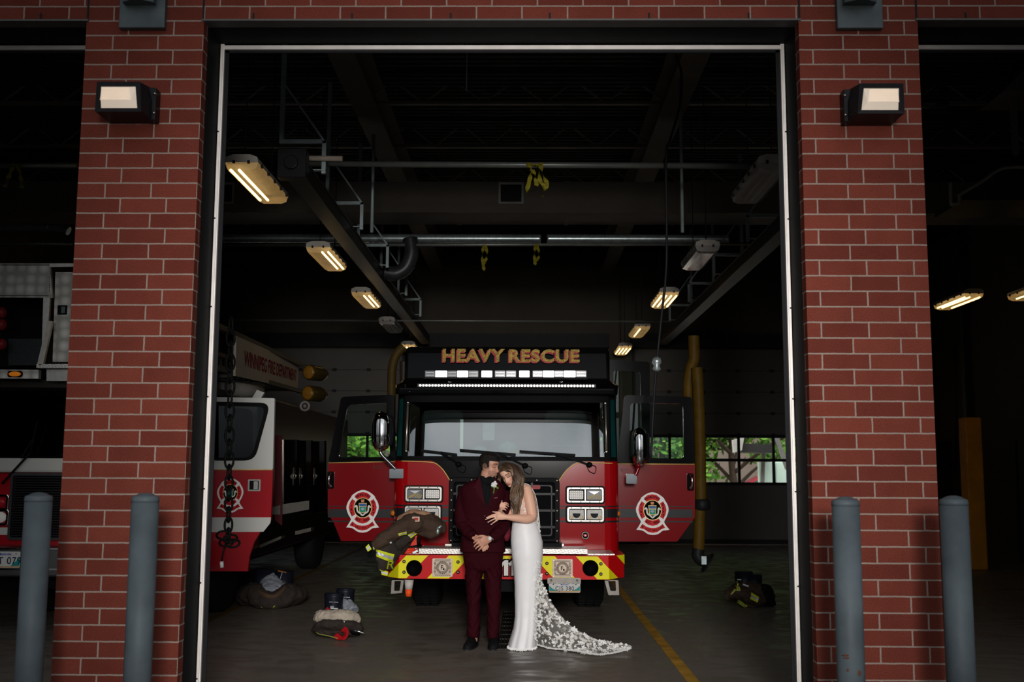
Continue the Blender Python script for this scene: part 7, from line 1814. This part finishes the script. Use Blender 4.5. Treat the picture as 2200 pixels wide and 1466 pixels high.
def bnd(p, d, nm='reflective_band'):
    a, b, c, e = [e3(*q) for q in p]; mb = MB()
    for mi, v0, v1, ex in ((0, 0, .33, 0), (1, .33, .68, .001), (0, .68, 1, 0)):
        mb.grid(lambda u, v: drape(tbv, a.lerp(b, u).lerp(e.lerp(c, u), lerp(v0, v1, v))+V((0, -d, 0)), .008+ex), 16, 5, mi)
    mb.build(nm, [HIVIS, REFL], t, fix=False)
bnd(((950, 710), (1190, 850), (1130, 1020), (880, 890)), .31); bnd(((500, 660), (560, 450), (650, 430), (610, 670)), .19); bnd(((610, 950), (880, 1160), (760, 1190), (620, 1100)), .26); bnd(((330, 790), (470, 600), (500, 640), (360, 800)), .17)
mb = MB(); mb.bar(e3(820, 530, .2), e3(1000, 590, .2), .01, .02); mb.bar(e3(640, 378, .12), e3(770, 385, .12), .008, .012); mb.build_each('silver_trim', REFL, t)
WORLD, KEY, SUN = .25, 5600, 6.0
# ================================================================== light, sky and camera
w = bpy.data.worlds.new('overcast_sky'); SC.world = w; w.use_nodes = True
N, L = w.node_tree.nodes, w.node_tree.links
bg = N['Background']; tc = N.new('ShaderNodeTexCoord'); sp = N.new('ShaderNodeSeparateXYZ'); L.new(tc.outputs['Generated'], sp.inputs[0])
mp = N.new('ShaderNodeMapping'); mp.inputs['Scale'].default_value = (1.2, 1.2, 3.5); L.new(tc.outputs['Generated'], mp.inputs['Vector'])
nz = N.new('ShaderNodeTexNoise'); nz.inputs['Scale'].default_value = 2.2; nz.inputs['Detail'].default_value = 6; L.new(mp.outputs[0], nz.inputs['Vector'])
cl = N.new('ShaderNodeValToRGB'); cl.color_ramp.elements[0].position = .35; cl.color_ramp.elements[0].color = (.50, .56, .62, 1); cl.color_ramp.elements[1].position = .7; cl.color_ramp.elements[1].color = (1, 1, 1, 1); L.new(nz.outputs['Fac'], cl.inputs['Fac'])
hz = N.new('ShaderNodeValToRGB'); e = hz.color_ramp.elements; e[0].position = .49; e[0].color = (.10, .10, .10, 1); e[1].position = .515; e[1].color = (1, 1, 1, 1)
ad = N.new('ShaderNodeMath'); ad.operation = 'MULTIPLY_ADD'; ad.inputs[1].default_value = .5; ad.inputs[2].default_value = .5; L.new(sp.outputs['Z'], ad.inputs[0]); L.new(ad.outputs[0], hz.inputs['Fac'])
mx = N.new('ShaderNodeMix'); mx.data_type = 'RGBA'; mx.blend_type = 'MULTIPLY'; mx.inputs[0].default_value = 1; L.new(cl.outputs['Color'], mx.inputs[6]); L.new(hz.outputs['Color'], mx.inputs[7]); 
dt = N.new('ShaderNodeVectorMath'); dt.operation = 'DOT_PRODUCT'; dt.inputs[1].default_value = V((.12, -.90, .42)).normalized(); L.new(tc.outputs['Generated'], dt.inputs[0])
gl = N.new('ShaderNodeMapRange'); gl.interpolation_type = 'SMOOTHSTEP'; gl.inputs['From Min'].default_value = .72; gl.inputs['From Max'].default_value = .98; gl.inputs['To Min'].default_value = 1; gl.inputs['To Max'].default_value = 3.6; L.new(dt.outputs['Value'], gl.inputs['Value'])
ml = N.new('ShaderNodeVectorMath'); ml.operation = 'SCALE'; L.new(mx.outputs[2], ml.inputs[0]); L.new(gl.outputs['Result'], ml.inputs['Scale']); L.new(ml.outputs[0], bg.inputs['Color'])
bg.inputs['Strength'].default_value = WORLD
def lamp(kind, name, loc, tgt, energy, color, **kw):
    l = bpy.data.lights.new(name, kind); l.energy = energy; l.color = color
    for k, v in kw.items(): setattr(l, k, v)
    o = bpy.data.objects.new(name, l); COL.objects.link(o); o.location = V(loc); d = V(tgt)-V(loc); o.rotation_euler = d.to_track_quat('-Z', 'Y').to_euler(); return o
lamp('SPOT', 'added_key_spot', (.55, -4.5, 3.4), (-.25, 10.4, 1.5), KEY, (1, .96, .92), spot_size=math.radians(39), spot_blend=1.0, shadow_soft_size=.9)  # unseen spot added behind the camera to brighten the couple and truck
lamp('AREA', 'rear_fill_lamp', (4, 27.5, 16), (4, 42, 1), SUN*3000, (1, .98, .93), shape='RECTANGLE', size=30, size_y=10)  # added area lamp standing in for daylight on the rear trees and lot
cam = bpy.data.cameras.new('camera'); co = bpy.data.objects.new('camera', cam); COL.objects.link(co)
cam.sensor_width = 36; cam.lens = 36*FPX/W; cam.clip_end = 300; cam.clip_start = .05
co.matrix_world = Matrix.Translation(CAMP) @ CAMR.to_4x4()
cam.dof.use_dof = True; cam.dof.focus_distance = 10.3; cam.dof.aperture_fstop = 2.8
SC.camera = co
SC.view_settings.view_transform = 'Standard'; SC.view_settings.look = 'None'; SC.view_settings.exposure = 0
SC.cycles.use_denoising = True; SC.cycles.max_bounces = 8; SC.cycles.transparent_max_bounces = 16; SC.cycles.sample_clamp_indirect = 4
